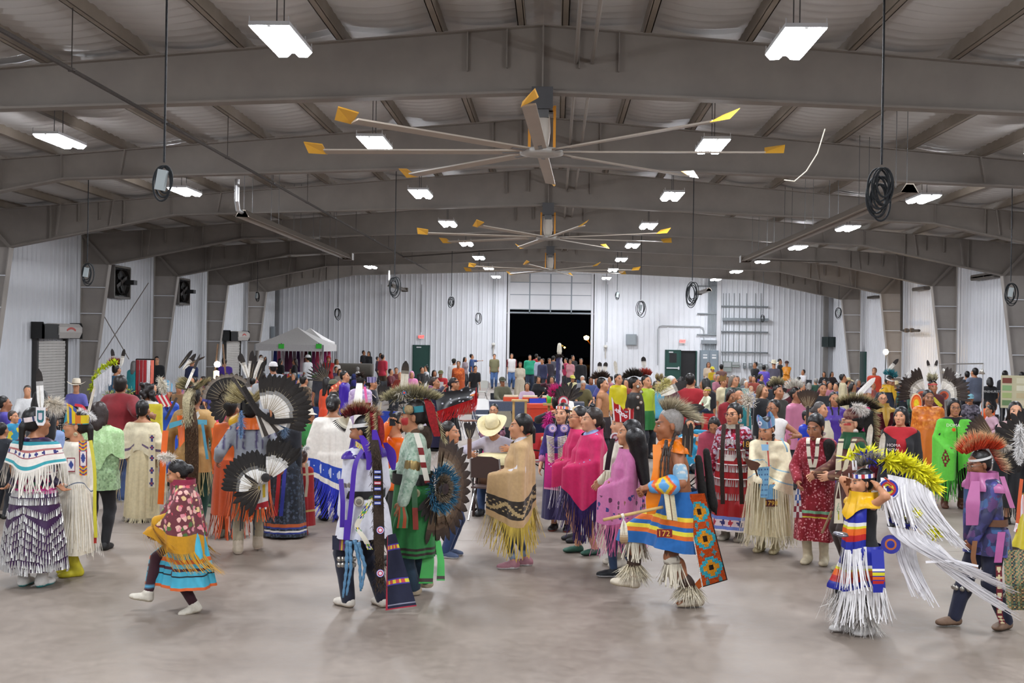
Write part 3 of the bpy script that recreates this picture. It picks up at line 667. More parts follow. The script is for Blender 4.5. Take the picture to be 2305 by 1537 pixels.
class Person:
    """faces -Y at rot 0; own left is +X. All body measures for 1.75 m, scaled by the root."""
    def __init__(s,label,px,fy=None,d=None,top=None,h=1.7,rot=0,pose=None,w=1.,fem=0,skin='#9a6a4c',lod=1,group=None,lift=0,hd=1.14,gnd=0.,name='person'):
        if fy is not None: g=floor_at(px,fy)
        elif d is None:      # head top pixel and height fix the distance
            r=ray(px,top); f=.78 if (pose or {}).get('sit') else 1
            for k in range(14):
                hh=h*(1+.012*((k+1)//2)*(-1)**k); t=(hh*f+gnd-HC)/r[2]; g=np.array([0,0,HC])+r*t; g[2]=0
                if g[1]>64: t*=63.8/g[1]; g=np.array([0,0,HC])+r*t; g[2]=0
                if all((a-g[0])**2+(b-g[1])**2>.42 for a,b in TAKEN): h=hh; break
        else: g=at_d(px,768,d)
        TAKEN.append((g[0],g[1]))
        s.sc=h/1.75; s.lod=lod; s.w=w; s.fem=fem; s.skin=hx(skin)*1.35; s.hd=hd
        lod=lod if lod is not None else (1 if float(np.dot(g[:2],FW[:2]))<23 else 2); s.lod=lod
        s.root=empty(name,(g[0],g[1],gnd+lift),math.radians(rot),label,'person',group,s.sc); s.xy=g[:2]; s.rot=rot
        s.res=(.028,.039,.047)[lod]
        s.g=np.array([g[0],g[1],gnd+lift]); s.d=float(np.dot(s.g[:2],FW[:2])); s.px=px
        P={k:(s.pt(*v) if isinstance(v,tuple) and len(v)==3 and abs(v[0])>3 else v) for k,v in (pose or {}).items()}; s.P=P; g_=P.get
        sit=g_('sit',0)
        pel=np.array([0,0,.93])+np.array(g_('pel',(0,0,0)),float)
        if sit: pel=np.array([0,0,.52])+np.array(g_('pel',(0,0,0)),float)
        Rt=rot_('Z',g_('twist',0))@rot_('X',g_('lean',0))@rot_('Y',g_('tilt',0)) # lean >0 bends forward (towards -Y)
        s.Rt=Rt; u=Rt@np.array([0,0,1.]); ax=Rt@np.array([1.,0,0]); fw=Rt@np.array([0,-1.,0])
        s.u,s.ax,s.fw=u,ax,fw; s.pel=pel
        s.chest=pel+u*.34; s.neck=pel+u*.545-fw*.012
        sw=.166*(1+(w-1)*.45)*(.93 if fem else 1.)
        s.sh={1:pel+u*.472+ax*sw,-1:pel+u*.472-ax*sw}
        hR=rot_('Z',g_('hyaw',0)+g_('twist',0))@rot_('X',g_('hpitch',0)+g_('lean',0)*.45)@rot_('Y',g_('htilt',0))
        s.hR=hR; s.hc=s.neck+(hR@np.array([0,-.018,.15]))*(.5+.5*hd)   # centre of the head
        s.el={};s.wr={};s.kn={};s.an={};s.hip={}
        for sd,nm in ((1,'L'),(-1,'R')):
            t=g_(nm+'H'); sh=s.sh[sd]
            if t is None: t=(sh+np.array([sd*.045,-.02,-.535])) if not sit else (pel+np.array([sd*.13,-.33,.1]))
            pole=g_(nm+'E',(sd*.25,.9,-.1) if not sit else (sd*.9,.4,-.3))
            s.el[sd],s.wr[sd]=ik(sh,t,.285,.255,pole)
            hp=pel+np.array([sd*.088*(1+(w-1)*.5),0,-.04]); s.hip[sd]=hp
            f=g_(nm+'F')
            if f is None: f=(sd*.095,.015,.075) if not sit else (sd*.12,-.46,.075)
            s.kn[sd],s.an[sd]=ik(hp,f,.43,.425,g_(nm+'K',(sd*.1,-1,.1)))
        s.parts=[]
    def pt(s,px,py,dd=0.):
        """pixel of the photograph -> point in the figure's own space, dd metres behind its middle"""
        W=(at_d(px,py,s.d+dd)-s.g)/s.sc; return rot_('Z',-s.rot)@W
    def z(s,py,px=None): return float(s.pt(px or s.px,py)[2])
    # --- primitive lists ---
    def torso(s):
        w=s.w; f=s.fem; R=s.Rt; p=s.pel;u=s.u;fw=s.fw;ax=s.ax
        L=[ell(p+u*.0,(.158*w*(1.05 if f else 1),.115*w**1.2,.125),R,.06),
           ell(p+u*.17+fw*.012*(w-1)*8,(.142*w*(.93 if f and w<1.15 else 1),.105*w**1.5,.17),R,.06),
           ell(s.chest,(.152*(1+(w-1)*.7),.108*(1+(w-1)*.8),.165),R,.05),
           cone(s.sh[1]-ax*.05,s.sh[-1]+ax*.05,.056*(1+(w-1)*.5),None,.06)]+[cone(s.neck-u*.01,s.sh[q]+u*.0,.045,.035,.06) for q in (1,-1)]
        if f: L+= [ell(s.chest+fw*.075*w+ax*sd*.072+u*-.03,(.062*w,.058*w,.062),R,.04) for sd in (1,-1)]
        return L
    def neckp(s): return [cone(s.neck-s.u*.06,s.hc-(s.hR@np.array([0,-.0,.06])),.058*(.9 if s.fem else 1.05)*(1+(s.w-1)*.4),.052*(.9 if s.fem else 1.),.04)]
    def arm(s,sd,f0=0.,f1=1.,e=0.):
        m=(1+(s.w-1)*.6)*(.9 if s.fem else 1.); S,E,W=s.sh[sd],s.el[sd],s.wr[sd]; L=[]
        if f0<.5:
            t=min(f1/.5,1); L.append(cone(S,S+(E-S)*t,.05*m+e,(.05+(.039-.05)*t)*m+e,.03))
        if f1>.5:
            t=(f1-.5)/.5; t0=max(f0-.5,0)/.5; A=E+(W-E)*t0
            L.append(cone(A,E+(W-E)*t,(.041-.013*t0)*m+e,(.041+(.026-.041)*t)*m+e,.02))
        return L
    def leg(s,sd,f1=1.,e=0.):
        m=1+(s.w-1)*.6; H,K,A=s.hip[sd],s.kn[sd],s.an[sd]
        L=[cone(H,K,.083*m+e,.054*m+e,.04)]
        if f1>.5:
            t=(f1-.5)/.5; B=K+(A-K)*t
            L+=[cone(K,B,.053*m+e,(.053+(.036-.053)*t)*m+e,.03)]
            if t>.5: c=K+(A-K)*.3; d=norm(A-K); bk=norm(np.cross(np.cross(d,(0,-1.,0)),d)); L.append(ell(c-bk*.018,(.05*m+e,.055*m+e,.1),None,.03))
        return L
    def foot(s,sd,e=0.):
        yaw=s.P.get(('L' if sd>0 else 'R')+'Y',sd*8); pit=s.P.get(('L' if sd>0 else 'R')+'P',0)
        R=rot_('Z',yaw)@rot_('X',pit); A=s.an[sd]
        f=lambda v:A+R@np.array(v,float)
        return R,[cone(f((0,.03,-.035)),f((0,-.08,-.04)),.036+e,.033+e,.03),ell(f((sd*-.006,-.12,-.048)),(.044+e,.07+e,.028+e),R,.03),cone(A,f((0,0,-.03)),.036+e,.036+e,.03)]
    def headp(s):
        R=s.hR*1.;c=s.hc;h=s.hd
        f=lambda v:c+R@(np.array(v,float)*h)
        L=[ell(f((0,.022,.04)),np.array((.077,.094,.088))*h,R,.03),ell(f((0,-.035,-.035)),np.array((.062,.068,.082))*h,R,.035),
           ell(f((0,-.075,-.092)),np.array((.03,.026,.026))*h,R,.03)]
        if s.lod<2:
            L+=[cone(f((0,-.096,.012)),f((0,-.112,-.028)),.009*h,.012*h,.012),ell(f((0,-.098,-.034)),np.array((.018,.015,.01))*h,R,.01),
              ell(f((0,-.093,-.064)),np.array((.026,.014,.0075))*h,R,.006),ell(f((0,-.091,-.076)),np.array((.022,.014,.008))*h,R,.006),
              cone(f((-.04,-.086,.032)),f((.04,-.086,.032)),.0105*h,None,.015)]
            L+=[ell(f((sd*.041,-.068,-.02)),np.array((.026,.028,.028))*h,R,.02) for sd in (1,-1)]
            L+=[ell(f((sd*.078,.012,-.012)),np.array((.011,.02,.032))*h,R@rot_('Z',sd*20),.008) for sd in (1,-1)]
        return L
    def handp(s,sd):
        nm='L' if sd>0 else 'R'; W=s.wr[sd]; f=norm(W-s.el[sd]); g=s.P.get(nm+'g',.35)   # grip 0 flat .. 1 fist
        if s.P.get(nm+'f') is not None: f=norm(s.P[nm+'f'])
        n=s.P.get(nm+'n')
        n=np.array((-sd,.0,.0) if n is None else n,float); n=n-f*(n@f); n=norm(n) if np.linalg.norm(n)>.1 else norm(np.cross(f,(0,0,1)))
        t=np.cross(n,f)*sd                                   # thumb side
        s.hf={'f':f,'n':n,'t':t}; m=.92 if s.fem else 1.
        def q(a,b,c): return W+(f*a+t*b+n*c)*m
        if not hasattr(s,'grip'): s.grip={}
        s.grip[sd]=(q(.085,0,.035),t,f,n)
        L=[cone(W-f*.02,q(.02,0,0),.026*m,.027*m,.02),ell(q(.05,0,.0),np.array((.048,.041,.018))*m,np.stack([f,t,n],1),.02)]
        if s.lod==2: return L+[ell(q(.12,0,.02),np.array((.05,.035,.018))*m,np.stack([f,t,n],1),.02)]
        for i,(o,ln) in enumerate(((.031,.072),(.011,.08),(-.010,.074),(-.030,.058))):
            a1=g*1.15+.08*i*g; a2=a1+g*1.35
            b=q(.085,o,.0); k=b+(f*math.cos(a1)+n*math.sin(a1))*ln*.52*m+t*(.006*(1.5-i))*(1-g); e=k+(f*math.cos(a2)+n*math.sin(a2))*ln*.52*m
            L+=[cone(q(.06,o,0),b,.0105*m,.0098*m,.006),cone(b,k,.0098*m,.0088*m,.004),cone(k,e,.0088*m,.007*m,.004)]
        b=q(.018,.026,.006); k=b+(f*.62+t*.7*(1-.5*g)+n*.35)*.045*m; e=k+(f*.85+t*(.25-.6*g)+n*(.2+.5*g))*.034*m
        L+=[cone(b,k,.0135*m,.011*m,.012),cone(k,e,.011*m,.0085*m,.006)]
        return L
    # --- building ---
    def body(s,lips=None,paint=None,brow='#1d1512',skirted=False):
        """one continuous skin: torso, limbs, hands with fingers, neck, head with a face"""
        base=s.torso()+s.neckp()
        for sd in (1,-1): base+=s.arm(sd)+s.leg(sd)+s.foot(sd)[1]
        hands={sd:s.handp(sd) for sd in (1,-1)}; head=s.headp()
        allp=base+head+hands[1]+hands[-1]
        if s.lod==2: V,Q=solid(allp,s.res); Vs=[V];Qs=[Q]
        else:
            # same solid sampled finer at head and hands, the patches sharing their borders
            boxes=[]; u=s.hc-s.neck
            hr=(.0105,.018)[s.lod]; b0=s.hc-np.array([.135]*2+[.17])*s.hd; b1=s.hc+np.array([.135]*2+[.15])*s.hd
            boxes.append((head+s.neckp()+s.torso(),b0,b1,hr))
            for sd in (1,-1):
                W=s.wr[sd]; f=norm(W-s.el[sd]); bb=[prim_box(p) for p in hands[sd]]
                boxes.append((hands[sd]+s.arm(sd),np.min([b[0] for b in bb],0)-.02,np.max([b[1] for b in bb],0)+.02,(.0085,.017)[s.lod]))
            Vs=[];Qs=[];n=0
            V,Q=solid(allp,s.res)
            keep=np.ones(len(Q),bool); cen=V[Q].mean(1)
            for pr,a,b,r in boxes: keep&=~((cen>a+s.res*.6)&(cen<b-s.res*.6)).all(1)
            Q=Q[keep]; Vs.append(V);Qs.append(Q);n=len(V)
            for pr,a,b,r in boxes:
                v,q=solid(pr,r,lo=a,hi=b); Vs.append(v);Qs.append(q+n);n+=len(v)
            V=np.concatenate(Vs);Q=np.concatenate(Qs)
            used=np.unique(Q); mp=np.full(len(V),-1);mp[used]=np.arange(len(used));V=V[used];Q=mp[Q]
        if s.lod==2: V,Q=Vs[0],Qs[0]
        col=np.tile(s.skin,(len(V),1))
        q=(V-s.hc)@s.hR/s.hd
        hm=(np.abs(q)<.16).all(1)&(q[:,1]<-.03)
        lp=hm&(np.abs(q[:,0])<.024)&(q[:,2]>-.08)&(q[:,2]<-.06)&(q[:,1]<-.09)
        col[lp]=hx(lips)*.75+s.skin*.2 if lips else s.skin*np.array([.8,.55,.55])
        x=np.abs(q[:,0])
        br=hm&(x>.014)&(x<.056)&(np.abs(q[:,2]-.035+.08*(x-.035)**2)<.0065); col[br]=hx(brow)*.6+s.skin*.25
        if s.lod>0:
            ey=hm&(x>.02)&(x<.045)&(np.abs(q[:,2]-.006)<.0085); col[ey]=s.skin*.25
        if paint: 
            for fn,c in paint: mk=hm&fn(q); col[mk]=hx(c)
        s.bodyobj=obj('body',V,[Q],col,'skin',s.root); s.bodyo=s.bodyobj
        if s.lod==0:
            for sd in (1,-1):
                c=s.hc+s.hR@(np.array([sd*.033,-.0835,.008])*s.hd); s.eye(c)
        return s
    def eye(s,c):
        n=10;V=[(0,0,1)];F4=[];F3=[]
        th=np.linspace(0,PI,7)[1:-1];ph=np.arange(n)*2*PI/n
        for t in th:
            for p in ph: V.append((math.sin(t)*math.cos(p),math.sin(t)*math.sin(p),math.cos(t)))
        V.append((0,0,-1));k=len(th)
        F3=[[0,1+j,1+(j+1)%n] for j in range(n)]+[[len(V)-1,1+(k-1)*n+(j+1)%n,1+(k-1)*n+j] for j in range(n)]
        F4=[[1+i*n+j,1+(i+1)*n+j,1+(i+1)*n+(j+1)%n,1+i*n+(j+1)%n] for i in range(k-1) for j in range(n)]
        V=np.array(V); V=np.stack([V[:,0],-V[:,2],V[:,1]],1)  # pole faces forward
        colv=np.where((V[:,1]<-.72)[:,None],hx('#140c08'),hx('#9a8c80'))
        V=V*np.array([.0155,.0125,.0085])*s.hd
        obj('eye',c+V@s.hR.T,[F4,F3],colv,'satin',s.root)
    def piece(s,name,prims,col,m='cloth',cut=(),res=None,colfn=None,parent=None,add=()):
        V,Q=solid(prims,res or s.res,cut,add=add); c=hx(col)
        if colfn is not None: c=colfn(V,np.tile(c,(len(V),1)))
        return obj(name,V,[Q],c,m,parent or s.root)
    def top(s,col,sleeve=1.,hem=.06,e=.017,m='cloth',name='shirt',colfn=None,neck=.02,collar=None):
        pr=grow(s.torso(),e)
        if hem>.04: pr.append(ell(s.pel-s.u*(hem*.4),(.165*s.w+e,.125*s.w**1.2+e,hem+.06),s.Rt,.05))
        ar=[]
        for sd in (1,-1):
            if sleeve>0: ar+=s.arm(sd,0,sleeve,e)
        if collar: pr+=[cone(s.neck-s.u*.05,s.neck+s.u*.035,.07,.066,.02)]; neck=.055
        return s.piece(name,pr,col,m,[(s.neck+s.u*neck,s.u),(s.pel-s.u*hem,-s.u)],colfn=colfn,add=ar)
    def pants(s,col,e=.014,f1=1.,m='cloth',name='trousers',top=.08,colfn=None):
        pr=grow(s.torso()[:2],e*.6)
        for sd in (1,-1): pr+=s.leg(sd,f1,e)
        return s.piece(name,pr,col,m,[(s.pel+s.u*top,s.u)],colfn=colfn)
    def shoes(s,col,sole=None,e=.012,m='leather',name='shoe',high=0,colfn=None):
        for sd in (1,-1):
            R,pr=s.foot(sd,e); A=s.an[sd]
            if high: K=s.kn[sd]; pr.append(cone(A,A+norm(K-A)*high,.045+e*.6,.052+e*.8,.03))
            dn=R@np.array([0,0,-1.])
            fl=A+dn*.075
            def cf(V,c,A=A,dn=dn):
                if sole: c[((V-A)@dn)>.052]=hx(sole)
                if colfn: c=colfn(V,c,A,R)
                return c
            s.piece(name,pr,col,m,[(fl,dn),(A+norm(s.kn[sd]-A)*(.045+high),norm(s.kn[sd]-A))],res=(.015,.026,.042)[s.lod],colfn=cf)
        return s
    def hair(s,style='short',col='#15100e',vol=1.,L=.35,name='hair',line=.0,m='hair'):
        R=s.hR;c=s.hc;h=s.hd;f=lambda v:c+R@(np.array(v,float)*h)
        v=vol;pr=[ell(f((0,.03,.047)),np.array((.083*v,.097*v,.092*v))*h,R,.03)]
        cut=[(f((0,-.055,.07+line)),R@np.array([0,-.82,-.42]))] if style!='bob' else [(f((0,-.066,.07+line)),R@np.array([0,-.95,-.2]))]
        dn=np.array([0,0,-1.]); bk=R@np.array([0,1.,0]); sx=R@np.array([1.,0,0])
        if style=='short': pr.append(ell(f((0,.055,-.02)),np.array((.07,.055,.06))*h,R,.03))
        if style in('bun','pony','braids','bald'): pr.append(ell(f((0,.05,-.02)),np.array((.072,.058,.06))*h,R,.03))
        if style=='bun': pr.append(ell(f((0,.13,-.01)),np.array((.05,.045,.05))*h,R,.02))
        if style=='pony': pr+=[ell(f((0,.12,-.02)),(.035,.04,.045),R,.02),cone(f((0,.13,-.04)),f((0,.14,-.04))+dn*L*.6,.034,.02,.02)]
        if style=='top': pr.append(ell(f((0,.05,.15)),(.045,.045,.045),R,.02))
        if style in('long','bob'):
            b=f((0,.065,-.02)); e_=b+dn*L+bk*.03
            pr+=[ell(f((0,.05,-.03)),np.array((.085*v,.062,.09))*h,R,.03),cone(b,b+(e_-b)*.55,.072*v,.075*v,.05),cone(b+sx*.03+(e_-b)*.4,e_+sx*.03,.055*v,.04,.04),cone(b-sx*.03+(e_-b)*.4,e_-sx*.03,.055*v,.04,.04)]
            for sd in (1,-1): pr.append(cone(f((sd*.07,.01,.02)),f((sd*.078,.02,0))+dn*min(L,.2)*.75,.03*v,.028,.03))
        if style=='curly':
            rr=random.Random(3)
            for k in range(26): pr.append(ell(f((rr.uniform(-.095,.095),rr.uniform(.0,.12),rr.uniform(-.18,.11))),.042,None,.03))
        pt=(.015,.026,.04)[s.lod]
        o=s.piece(name,pr,col,m,cut,res=pt)
        if style=='braids':
            for sd in (1,-1):
                a=f((sd*.065,.02,-.07)); fr=s.fw; e_=s.sh[sd]*.35+s.neck*.65+fr*.1*s.w+s.u*-.03
                pts=[a,(a+e_)/2+s.fw*.01+sx*sd*.02,e_,e_+dn*L*.5+fr*.01,e_+dn*L]
                s.braid(pts,col,.017)
        return o
    def braid(s,pts,col,r=.017,name='braid'):
        pts=np.array(pts);t=np.linspace(0,len(pts)-1,24);P=np.stack([np.interp(t,np.arange(len(pts)),pts[:,i]) for i in range(3)],1)
        rad=r*(1+.22*np.sin(np.arange(24)*1.9))*np.linspace(1.1,.6,24)
        q=MB();q.tube(P,rad,col,7);return q.build(name,'hair',s.root,True)
    def hat(s,kind,col,col2=None):
        R=s.hR;c=s.hc;h=s.hd;q=MB();o=c+R@np.array([0,.022,.078])*h;R=R*h*1.17
        if kind=='cowboy':
            a=np.arange(28)*2*PI/28
            q.lathe([(.0,.105),(.055,.112),(.078,.095),(.09,.0),(.092,-.005)],col,20,o,R,sx=.92,sy=1.08)
            q.lathe([(.0925,.018),(.0932,.0)],col2 or col,20,o,R,sx=.93,sy=1.09)
            V=[]
            for r in (.088,.13,.185): 
                for t in a: x,y=math.sin(t)*r*.92,math.cos(t)*r*1.08; V.append((x,y,.42*(abs(x)/.17)**2.2*.13*(r>.1)-.01*(r>.15)*abs(math.cos(t))))
            Q=[[i*28+j,i*28+(j+1)%28,(i+1)*28+(j+1)%28,(i+1)*28+j] for i in range(2) for j in range(28)]
            q.add(np.array(V)@R.T+o-R@np.array([0,0,.003]),Q,c=col)
        else:
            q.lathe([(.0,.055),(.04,.05),(.075,.025),(.088,-.02),(.09,-.035)],col,18,o,R,sx=.93,sy=1.06)
            V=[];k=9
            for r in (0,1):
                for j in range(k): t=-1.1+2.2*j/(k-1); V.append((math.sin(t)*.088*(1-.1*r),-math.cos(t)*.095-r*.075*math.cos(t*.8),-.03-.02*r+.0*t))
            Q=[[j,j+1,k+j+1,k+j] for j in range(k-1)]
            q.add(np.array(V)@R.T+o,Q,c=col2 or col)
        return q.build('hat' if kind=='cowboy' else 'cap','cloth',s.root,True)
    def glasses(s,col='#1c1a1a'):
        R=s.hR;h=s.hd;f=lambda v:s.hc+R@(np.array(v,float)*h);q=MB();a=np.linspace(0,2*PI,13)
        for sd in (1,-1):
            q.tube([f((sd*.035+math.cos(t)*.024,-.112+abs(.0),.006+math.sin(t)*.018)) for t in a],.0028,col,5,False)
            q.tube([f((sd*.06,-.108,.01)),f((sd*.082,-.02,.012)),f((sd*.08,.02,-.0))],.0026,col,5)
        q.tube([f((-.011,-.113,.01)),f((.011,-.113,.01))],.0026,col,5)
        return q.build('glasses','plastic',s.root,True)
    def headband(s,col='#e8e6e2',h=.03,tilt=0,fn=None,z=.055,name='headband',m='cloth'):
        n=40;a=np.arange(n)*2*PI/n;V=[];H=[np.full(n,-h/2),np.full(n,h/2)] if fn is None else [np.full(n,-h/2),fn(a)]
        for k in (0,1):
            for j in range(n): V.append((math.sin(a[j])*.0875*(1+.12*k*(fn is not None)),.022-math.cos(a[j])*.104*(1+.08*k*(fn is not None)),z+H[k][j]))
        Q=[[j,(j+1)%n,n+(j+1)%n,n+j] for j in range(n)]
        V=s.hc+(np.array(V)*s.hd)@(s.hR@rot_('X',tilt)).T
        c=np.array([hx(col(a[j]) if callable(col) else col) for j in range(n)])
        return obj(name,V,[Q],c,m,s.root)
    def loc(s,v): # point given in chest frame
        return s.chest+s.Rt@np.array(v,float)
    def hp(s,v): return s.hc+s.hR@(np.array(v,float)*s.hd)
    # --- hanging cloth ---
    def drape(s,name,ztop,zbot,col,m='cloth',prims=None,e=.032,flare=.0,folds=.012,nf=9,nth=72,nz=30,t0=0,t1=2*PI,colfn=None,sway=(0,0),res=.02,rmin=.07,hang=1.,Rmax=.62,sm=5,parent=None,ph=0,arms=True,spread=None):
        """cloth hung round the body: its outline is taken from the body's own solid, then falls straight with folds"""
        pr=prims if prims is not None else (s.torso()+(s.arm(1)+s.arm(-1)+[cone(s.wr[q],s.wr[q]+norm(s.wr[q]-s.el[q])*.13,.04) for q in (1,-1)] if arms else [])+s.leg(1)+s.leg(-1)+s.neckp())
        closed=(t1-t0)>2*PI-1e-3
        th=np.linspace(t0,t1,nth,endpoint=not closed)
        zt=ztop(th) if callable(ztop) else np.full(nth,ztop); zb=zbot(th) if callable(zbot) else np.full(nth,zbot)
        zg=np.linspace(zt.max()+.01,zb.min()-.01,40); axis=s.axis(zg)
        rr=np.arange(.02,Rmax,res); dirs=np.stack([np.sin(th),-np.cos(th)],1)
        X=np.zeros((nth,40,len(rr),3)); X[...,:2]=axis[None,:,None,:]+dirs[:,None,None,:]*rr[None,None,:,None]; X[...,2]=zg[None,:,None]
        D=sdf_at(pr,X); I=D<0; any_=I.any(2); last=len(rr)-1-np.argmax(I[:,:,::-1],2)
        r=np.where(any_,rr[last]+np.clip(-np.take_along_axis(D,last[...,None],2)[...,0],0,res),rmin)
        r=np.maximum(r,rmin)
        k=np.ones(sm)/sm
        def smooth(a):
            if closed: b=np.concatenate([a[-sm:],a,a[:sm]]); b=np.apply_along_axis(lambda x:np.convolve(x,k,'same'),0,b); return b[sm:-sm]
            b=np.concatenate([np.repeat(a[:1],sm,0),a,np.repeat(a[-1:],sm,0)]); b=np.apply_along_axis(lambda x:np.convolve(x,k,'same'),0,b); return b[sm:-sm]
        raw=r; r=np.maximum(r,smooth(r)); r=smooth(np.maximum(r,smooth(smooth(r)))); r=np.maximum(r,raw+.004)+e
        dz=zg[0]-zg[1]
        for i in range(1,40): r[:,i]=np.maximum(r[:,i],r[:,i-1]*hang+flare*dz)
        v=np.linspace(0,1,nz); Z=zt[:,None]+(zb-zt)[:,None]*v[None,:]
        Rr=np.zeros((nth,nz)); Ax=np.zeros((nth,nz,2))
        for j in range(nth):
            Rr[j]=np.interp(-Z[j],-zg,r[j])
        Ax=s.axis(Z.ravel()).reshape(nth,nz,2)
        fo=folds*np.minimum(v*1.6,1)[None,:]*np.sin(nf*th+ph+.8*np.sin(2*th+ph))[:,None]+folds*.4*v[None,:]*np.sin(nf*2.3*th+2*ph)[:,None]
        Rr=Rr+fo
        if spread is not None: Rr=Rr+spread(th[:,None],v[None,:])
        V=np.zeros((nth,nz,3)); V[...,:2]=Ax+dirs[:,None,:]*Rr[...,None]; V[...,2]=Z
        V[...,0]+=sway[0]*v[None,:]**1.5; V[...,1]+=sway[1]*v[None,:]**1.5
        n=nth if closed else nth-1
        i=np.arange(n)[:,None]; j=np.arange(nz-1)[None,:]; i2=(i+1)%nth
        Q=np.stack([i*nz+j+0*i,i*nz+j+1,i2*nz+j+1,i2*nz+j],-1).reshape(-1,4)
        c=hx(col)
        Vf=V.reshape(-1,3)
        if colfn is not None:
            T=np.broadcast_to((th[:n]+(t1-t0)/nth/2)[:,None],(n,nz-1)).ravel(); vv=np.broadcast_to(((v[:-1]+v[1:])/2)[None,:],(n,nz-1)).ravel()
            c=colfn(T,vv,Vf[Q].mean(1),np.tile(c,(len(Q),1)))
        o=obj(name,Vf,[Q],c,m,parent or s.root)
        s.last=V; s.last_th=th
        o['_e']=0; del o['_e']
        return o
    def axis(s,z):
        z=np.asarray(z); t=np.clip((z-s.pel[2])/(s.neck[2]-s.pel[2]+1e-6),0,1)
        return s.pel[None,:2]+t[:,None]*(s.neck-s.pel)[None,:2]
    def fringe_of(s,L=.25,n=110,w=.012,col='#e8e0cc',t=None,name='fringe',m='cloth',swing=(0,0,0),row=-1,jit=.15,parent=None,out=.03):
        V=s.last; E=V[:,row]; th=s.last_th; N=np.stack([np.sin(th),-np.cos(th),np.zeros_like(th)],1)
        k=np.linspace(0,len(E)-1.001,n)
        if t is not None: k=k[(np.interp(k,np.arange(len(E)),th)>=t[0])&(np.interp(k,np.arange(len(E)),th)<=t[1])]
        P=np.stack([np.interp(k,np.arange(len(E)),E[:,i]) for i in range(3)],1); Nn=np.stack([np.interp(k,np.arange(len(E)),N[:,i]) for i in range(3)],1)
        return fringe(parent or s.root,P,Nn,L,w,col,name,m,swing,jit,out)
def rot_(ax,deg): return np.array(Matrix.Rotation(math.radians(deg),3,ax))
def fringe(parent,P,N,L,w,col,name='fringe',m='cloth',swing=(0,0,0),jit=.15,out=.03,segs=4):
    """hanging strands, one strip each, joined into one part"""
    P=np.asarray(P,float);n=len(P);rs=np.random.RandomState(n+int(L*1000));T=np.cross(N,[0,0,1.]);T/=np.linalg.norm(T,axis=1,keepdims=True)+1e-9
    V=[];c=hx(col) ; sw=np.array(swing,float)
    Ls=(np.broadcast_to(L,(n,)))*(1+jit*rs.uniform(-1,.4,n)); ph=rs.uniform(0,6.28,n); am=rs.uniform(.2,1,n)*.02; od=rs.uniform(.3,1.3,n)*out
    tw=rs.uniform(-1,1,(n,3))*np.array([.05,.05,0]); wv=w*rs.uniform(.7,1.2,n)
    for k in range(segs+1):
        t=k/segs; C_=P+np.array([0,0,-1.])*(Ls*t)[:,None]+N*(od*t)[:,None]+T*(am*np.sin(ph+t*4))[:,None]*t+(sw+tw)*(t**1.6)*Ls[:,None]/np.maximum(np.mean(Ls),.01)*1.
        hw=(wv*.5*(1-.35*t))[:,None]
        V.append(np.stack([C_-T*hw,C_+T*hw],1))
    V=np.stack(V,1).reshape(n,-1,3); m2=(segs+1)*2; i=np.arange(n)[:,None]*m2
    Q=np.concatenate([np.stack([i[:,0]+2*k,i[:,0]+2*k+1,i[:,0]+2*k+3,i[:,0]+2*k+2],1) for k in range(segs)])
    cc=np.repeat((c*rs.uniform(.82,1.1,(n,1))) if c.ndim==1 else c,m2,0)
    return obj(name,V.reshape(-1,3),[Q],cc,m,parent,stuff=True)
def tuft(parent,B,D,L,w,c0,c1,name='plume',m='fur',jit=.25,dirj=.25,curl=(0,0,0),seed=1,mid=None):
    """many fine tapering hairs"""
    B=np.asarray(B,float);D=np.asarray(D,float);n=len(B);rs=np.random.RandomState(seed)
    D=D+rs.normal(0,dirj,(n,3));D/=np.linalg.norm(D,axis=1,keepdims=True)+1e-9
    S=np.cross(D,rs.normal(0,1,(n,3)));S/=np.linalg.norm(S,axis=1,keepdims=True)+1e-9
    Ls=np.broadcast_to(L,(n,))*(1+jit*rs.uniform(-1,1,n));cu=np.array(curl,float)
    V=np.zeros((n,5,3));w=np.broadcast_to(w,(n,))[:,None]
    M_=B+D*(Ls*.55)[:,None]+cu*(Ls*.3)[:,None];E=B+D*Ls[:,None]+cu*Ls[:,None]
    V[:,0]=B-S*w*.5;V[:,1]=B+S*w*.5;V[:,2]=M_-S*w*.42;V[:,3]=M_+S*w*.42;V[:,4]=E
    i=np.arange(n)*5;Q=np.stack([i,i+1,i+3,i+2],1);T=np.stack([i+2,i+3,i+4],1)
    a,b=hx(c0),hx(c1);mm=hx(mid) if mid else (a+b)/2;f=rs.uniform(.8,1.15,(n,1))
    C_=np.stack([a*f,a*f,mm*f,mm*f,b*f],1).reshape(-1,3)
    return obj(name,V.reshape(-1,3),[Q,T],C_,m,parent,stuff=True)
FE={}
